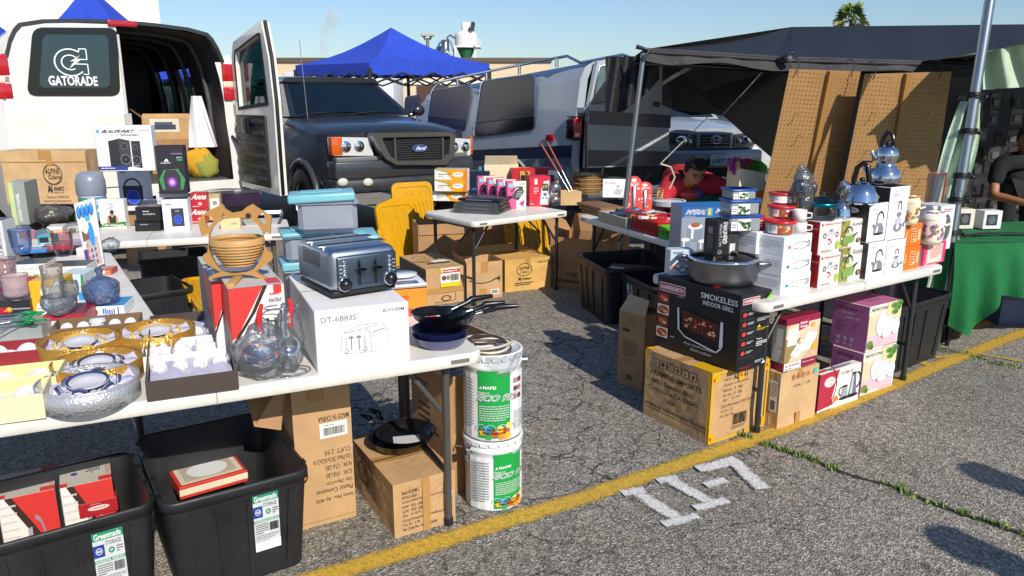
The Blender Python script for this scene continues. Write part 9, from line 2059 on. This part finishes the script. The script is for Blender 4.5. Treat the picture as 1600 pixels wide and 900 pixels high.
# -- people
def skinned(name, verts, edges, radii, mat, parent, sub=2):
 me = bpy.data.meshes.new(name); me.from_pydata([Vector(v) for v in verts], edges, []); o = bpy.data.objects.new(name, me); COL.objects.link(o); o.parent = parent
 sk = o.modifiers.new('skin', 'SKIN'); sk.use_smooth_shade = True; bpy.context.view_layer.objects.active = o
 for i, r_ in enumerate(radii): d = me.skin_vertices[0].data[i]; d.radius = (r_, r_) if not isinstance(r_, tuple) else r_; d.use_root = (i == 0)
 ss = o.modifiers.new('sub', 'SUBSURF'); ss.levels = sub; ss.render_levels = sub; me.materials.append(mat); return o
SKN = M('#9a6848', 'plain', .55)
def face(t, c, yaw, pitch, s, hair=True, beard=False, cap=None):
 """head details in one frame: -y is where the face looks"""
 T_ = Matrix.Translation(c) @ Matrix.Rotation(R(yaw), 4, 'Z') @ Matrix.Rotation(R(pitch), 4, 'X') @ Matrix.Scale(s, 4)
 g = G(); g.T = T_; n, m = 28, 20; vs = []
 for j in range(m + 1):
  p = math.pi * j / m
  for i in range(n):
   a = 2 * math.pi * i / n; x_, y_, z_ = .076 * math.sin(p) * math.cos(a), .095 * math.sin(p) * math.sin(a), .118 * math.cos(p)
   if z_ < 0: x_ *= 1 + z_ * 2.6; y_ = y_ * (1 + z_ * 1.2) - .006
   f = max(0, -math.sin(a)) * math.sin(p)
   y_ -= .024 * math.exp(-((x_ / .014) ** 2)) * math.exp(-(((z_ + .022) / .022) ** 2)) * (f > .3)
   y_ += .012 * math.exp(-(((abs(x_) - .03) / .014) ** 2)) * math.exp(-(((z_ - .012) / .012) ** 2)) * (f > .3)
   y_ -= .007 * math.exp(-(x_ / .024) ** 2) * math.exp(-(((z_ + .062) / .012) ** 2)) * (f > .3)
   vs.append((x_, y_, z_))
 g.add(vs, [(j * n + i, (j + 1) * n + i, (j + 1) * n + (i + 1) % n, j * n + (i + 1) % n) for j in range(m) for i in range(n)], SKN, True)
 for s_ in (-1, 1): g.ball((s_ * .076, .01, -.008), .012, .02, .03, SKN, 10, 7)
 g.cyl((0, .02, -.06), (0, .05, -.19), .05, SKN, .058, 14); g.obj('head', t)
 for s_ in (-1, 1):
  g = G(); g.T = T_; g.ball((s_ * .03, -.078, .010), .013, .008, .006, N_('7d736a'), 10, 6); g.ball((s_ * .03, -.085, .009), .005, .003, .005, N_('1a120e'), 8, 5); g.obj('eye', t); g = G(); g.T = T_; g.tube([(s_ * .014, -.09, .03), (s_ * .03, -.088, .036), (s_ * .048, -.076, .030)], .0045, N_('140f0c'), 6); g.obj('eyebrow', t)  # eye whites coloured darker to stand in for shade on the face
 g = G(); g.T = T_; g.tube([(-.024, -.088, -.060), (0, -.096, -.058), (.024, -.088, -.060)], .005, N_('7a4038'), 6); g.obj('mouth', t)
 g = G(); g.T = T_ @ Matrix.Translation((0, .012, .022))
 rg = random.Random(3); n, m = 24, 9
 vs = [((.086 + rg.uniform(-.003, .003)) * math.sin(math.pi * .58 * j / m) * math.cos(2 * math.pi * i / n), (.10 + rg.uniform(-.003, .003)) * math.sin(math.pi * .58 * j / m) * math.sin(2 * math.pi * i / n), .108 * math.cos(math.pi * (.58 if math.sin(2 * math.pi * i / n) > -.35 else .34) * j / m)) for j in range(m + 1) for i in range(n)]
 g.add(vs, [(j * n + i, (j + 1) * n + i, (j + 1) * n + (i + 1) % n, j * n + (i + 1) % n) for j in range(m) for i in range(n)], M(cap or '#0d0b0a', 'cloth'), True); g.obj('cap' if cap else 'hair', t)
 return T_
def handp(t, w, d, s=1.0, side=1):
 """palm, four bent fingers and a thumb, all rooted at the wrist w and reaching along d"""
 d = Vector(d).normalized(); sd2 = d.cross(Vector((0, 0, 1))).normalized() * side; up = sd2.cross(d) * side; w = Vector(w); V = [w, w + d * .045 * s, w + d * .085 * s]; E = [(0, 1), (1, 2)]; Rr = [.022 * s, (.034 * s, .015 * s), (.036 * s, .013 * s)]
 for k_, ln_ in enumerate((.066, .076, .072, .056)):
  o_3 = sd2 * (k_ - 1.5) * .020 * s; b0_ = len(V); V += [w + d * .092 * s + o_3, w + d * (.092 + ln_ * .55) * s + o_3 * 1.1 - up * .010 * s, w + d * (.092 + ln_ * .9) * s + o_3 * 1.1 - up * .035 * s]; E += [(2, b0_), (b0_, b0_ + 1), (b0_ + 1, b0_ + 2)]; Rr += [.0092 * s, .0085 * s, .007 * s]
 b0_ = len(V); V += [w + d * .03 * s - sd2 * .04 * s, w + d * .065 * s - sd2 * .058 * s - up * .01, w + d * .092 * s - sd2 * .055 * s - up * .02]; E += [(1, b0_), (b0_, b0_ + 1), (b0_ + 1, b0_ + 2)]; Rr += [.012 * s, .0105 * s, .0085 * s]
 skinned('hand', V, E, Rr, SKN, t)
hc = atY(1086, 268, 6.75); t = thing('person', 'person with short dark hair in a red t-shirt bending over the table', 'person', (hc.x, hc.y + .4, 0)); q = Vector((hc.x, hc.y + .4, 0)); H0 = hc - q
face(t, H0, 8, 34, 1.12)
sh = H0 + Vector((.02, .18, -.15)); RS_ = M('#b3222e', 'cloth')
V = [(.02, .50, .50), (.02, .42, .75), (.02, .30, .95), sh, sh + Vector((0, -.03, .06)), sh + Vector((-.22, .0, -.02)), sh + Vector((-.32, -.06, -.20)), sh + Vector((.22, .0, 0)), sh + Vector((.40, -.05, -.03)), (-.08, .55, .45), (.14, .55, .45)]
skinned('red_shirt', V, [(0, 1), (1, 2), (2, 3), (3, 4), (3, 5), (5, 6), (3, 7), (7, 8), (0, 9), (0, 10)], [(.16, .13), (.17, .13), (.19, .13), (.15, .11), .07, .095, .085, .095, .08, .12, .12], RS_, t)
V = [sh + Vector((-.26, -.02, -.08)), sh + Vector((-.34, -.08, -.28)), sh + Vector((-.24, -.30, -.33)), sh + Vector((-.16, -.36, -.34))]; skinned('left_arm', V, [(0, 1), (1, 2), (2, 3)], [.055, .045, .036, .027], SKN, t); handp(t, V[3], (.8, -.5, -.1), 1, 1)
V = [sh + Vector((.34, -.04, -.02)), sh + Vector((.50, -.12, -.07)), sh + Vector((.66, -.28, -.05)), sh + Vector((.72, -.33, -.05))]; skinned('right_arm', V, [(0, 1), (1, 2), (2, 3)], [.058, .048, .038, .028], SKN, t); handp(t, V[3], (.7, -.6, -.1), 1, -1)
V = [(0, .55, .5), (-.10, .5, .46), (-.14, .25, .48), (-.14, .24, .08), (-.14, .12, .04), (.12, .5, .46), (.16, .25, .48), (.16, .24, .08), (.16, .12, .04)]; skinned('trousers', V, [(0, 1), (1, 2), (2, 3), (3, 4), (0, 5), (5, 6), (6, 7), (7, 8)], [.14, .11, .085, .055, .045, .11, .085, .055, .045], M('#20242e', 'cloth'), t)
b = Bx('crate', 'dark crate serving as the seat of the red shirted man', 'crate', Vector((q.x - .22, q.y + .38, 0)), 0, 0, 0, 0, M('#26282c', 'black'), ang=0, w=.46, d=.38, h=.38); b.F.rect(.1, .3, .9, .4, BLK); b.done()
b = Bx('product_box', 'dark blue box on the table in front of the red shirted man', 'product box', at(1108, 312, .74), 0, 0, .72, 0, K('1a2030'), ang=-8, w=.28, d=.16, h=.15); b.F.lines(2, .2, .4, .8, .7, N_('3a4a6a')); b.done()
hc = atY(1606, 218, 7.2); q = Vector((hc.x + .05, hc.y, 0)); t = thing('person', 'person in dark cap and dark shirt standing in shade behind the green table', 'person', q); H0 = hc - q; face(t, H0, -25, 22, 1.05, cap='#131416')
sh = H0 + Vector((.02, .08, -.2)); DS = M('#10171a', 'cloth')
g = G(); g.box(7.2 - 3.5, 7.24 - 3.5, 5.4 - 8.5, 10.5 - 8.5, 0, 2.45, TPI); g.obj('added_shade_curtain', bpy.data.objects['canopy'])  # tarp wall added out of view to block sky light from the stall
V = [(0, .08, .80), (0, .08, 1.0), sh, sh + Vector((-.01, -.03, .08)), sh + Vector((-.20, 0, -.02)), sh + Vector((-.25, -.05, -.24)), sh + Vector((.2, 0, -.02)), sh + Vector((.25, -.06, -.24))]; skinned('dark_shirt', V, [(0, 1), (1, 2), (2, 3), (2, 4), (4, 5), (2, 6), (6, 7)], [(.16, .12), (.17, .12), (.17, .11), .065, .085, .07, .085, .07], DS, t)
for s_ in (-1, 1):
 V = [sh + Vector((s_ * .25, -.05, -.2)), sh + Vector((s_ * .27, -.10, -.32)), sh + Vector((s_ * .14, -.32, -.36)), sh + Vector((s_ * .10, -.38, -.36))]; skinned('arm', V, [(0, 1), (1, 2), (2, 3)], [.05, .045, .036, .027], SKN, t); handp(t, V[3], (-s_ * .4, -.8, -.1), 1, s_)
V = [(0, .08, .85), (-.1, .08, .80), (-.11, .06, .46), (-.12, .1, .08), (-.12, .0, .035), (.1, .08, .80), (.11, .06, .46), (.12, .1, .08), (.12, .0, .035)]; skinned('trousers', V, [(0, 1), (1, 2), (2, 3), (3, 4), (0, 5), (5, 6), (6, 7), (7, 8)], [.13, .1, .07, .05, .042, .1, .07, .05, .042], M('#17181c', 'cloth'), t)
q = Vector((2.80, .40, 0)); t = thing('person', 'person in blue shirt walking just outside the right edge of the photo', 'person', q); H0 = Vector((0, 0, 1.62)); face(t, H0, 100, 0, 1.0)
V = [(0, 0, .92), (0, 0, 1.15), (0, 0, 1.4), (0, 0, 1.48), (-.05, .18, 1.38), (-.12, .24, 1.15), (-.3, .25, 1.05), (.05, -.18, 1.38), (.05, -.24, 1.12)]; skinned('blue_shirt', V, [(0, 1), (1, 2), (2, 3), (2, 4), (4, 5), (5, 6), (2, 7), (7, 8)], [(.12, .15), (.12, .16), (.11, .17), .06, .07, .055, .04, .07, .055], M('#2f4a78', 'cloth'), t); handp(t, (-.3, .25, 1.05), (-1, 0, -.2), 1, 1)
V = [(0, 0, .95), (0, .1, .88), (-.15, .1, .48), (-.1, .1, .08), (-.22, .1, .04), (0, -.1, .88), (.12, -.1, .5), (.3, -.1, .10), (.2, -.1, .04)]; skinned('trousers', V, [(0, 1), (1, 2), (2, 3), (3, 4), (0, 5), (5, 6), (6, 7), (7, 8)], [.13, .1, .07, .05, .04, .1, .07, .05, .04], M('#2a2c33', 'cloth'), t)

dup(t, Vector((3.2, 1.0, 0)), R(-12), 'person in blue shirt following close behind the first walker', .97)
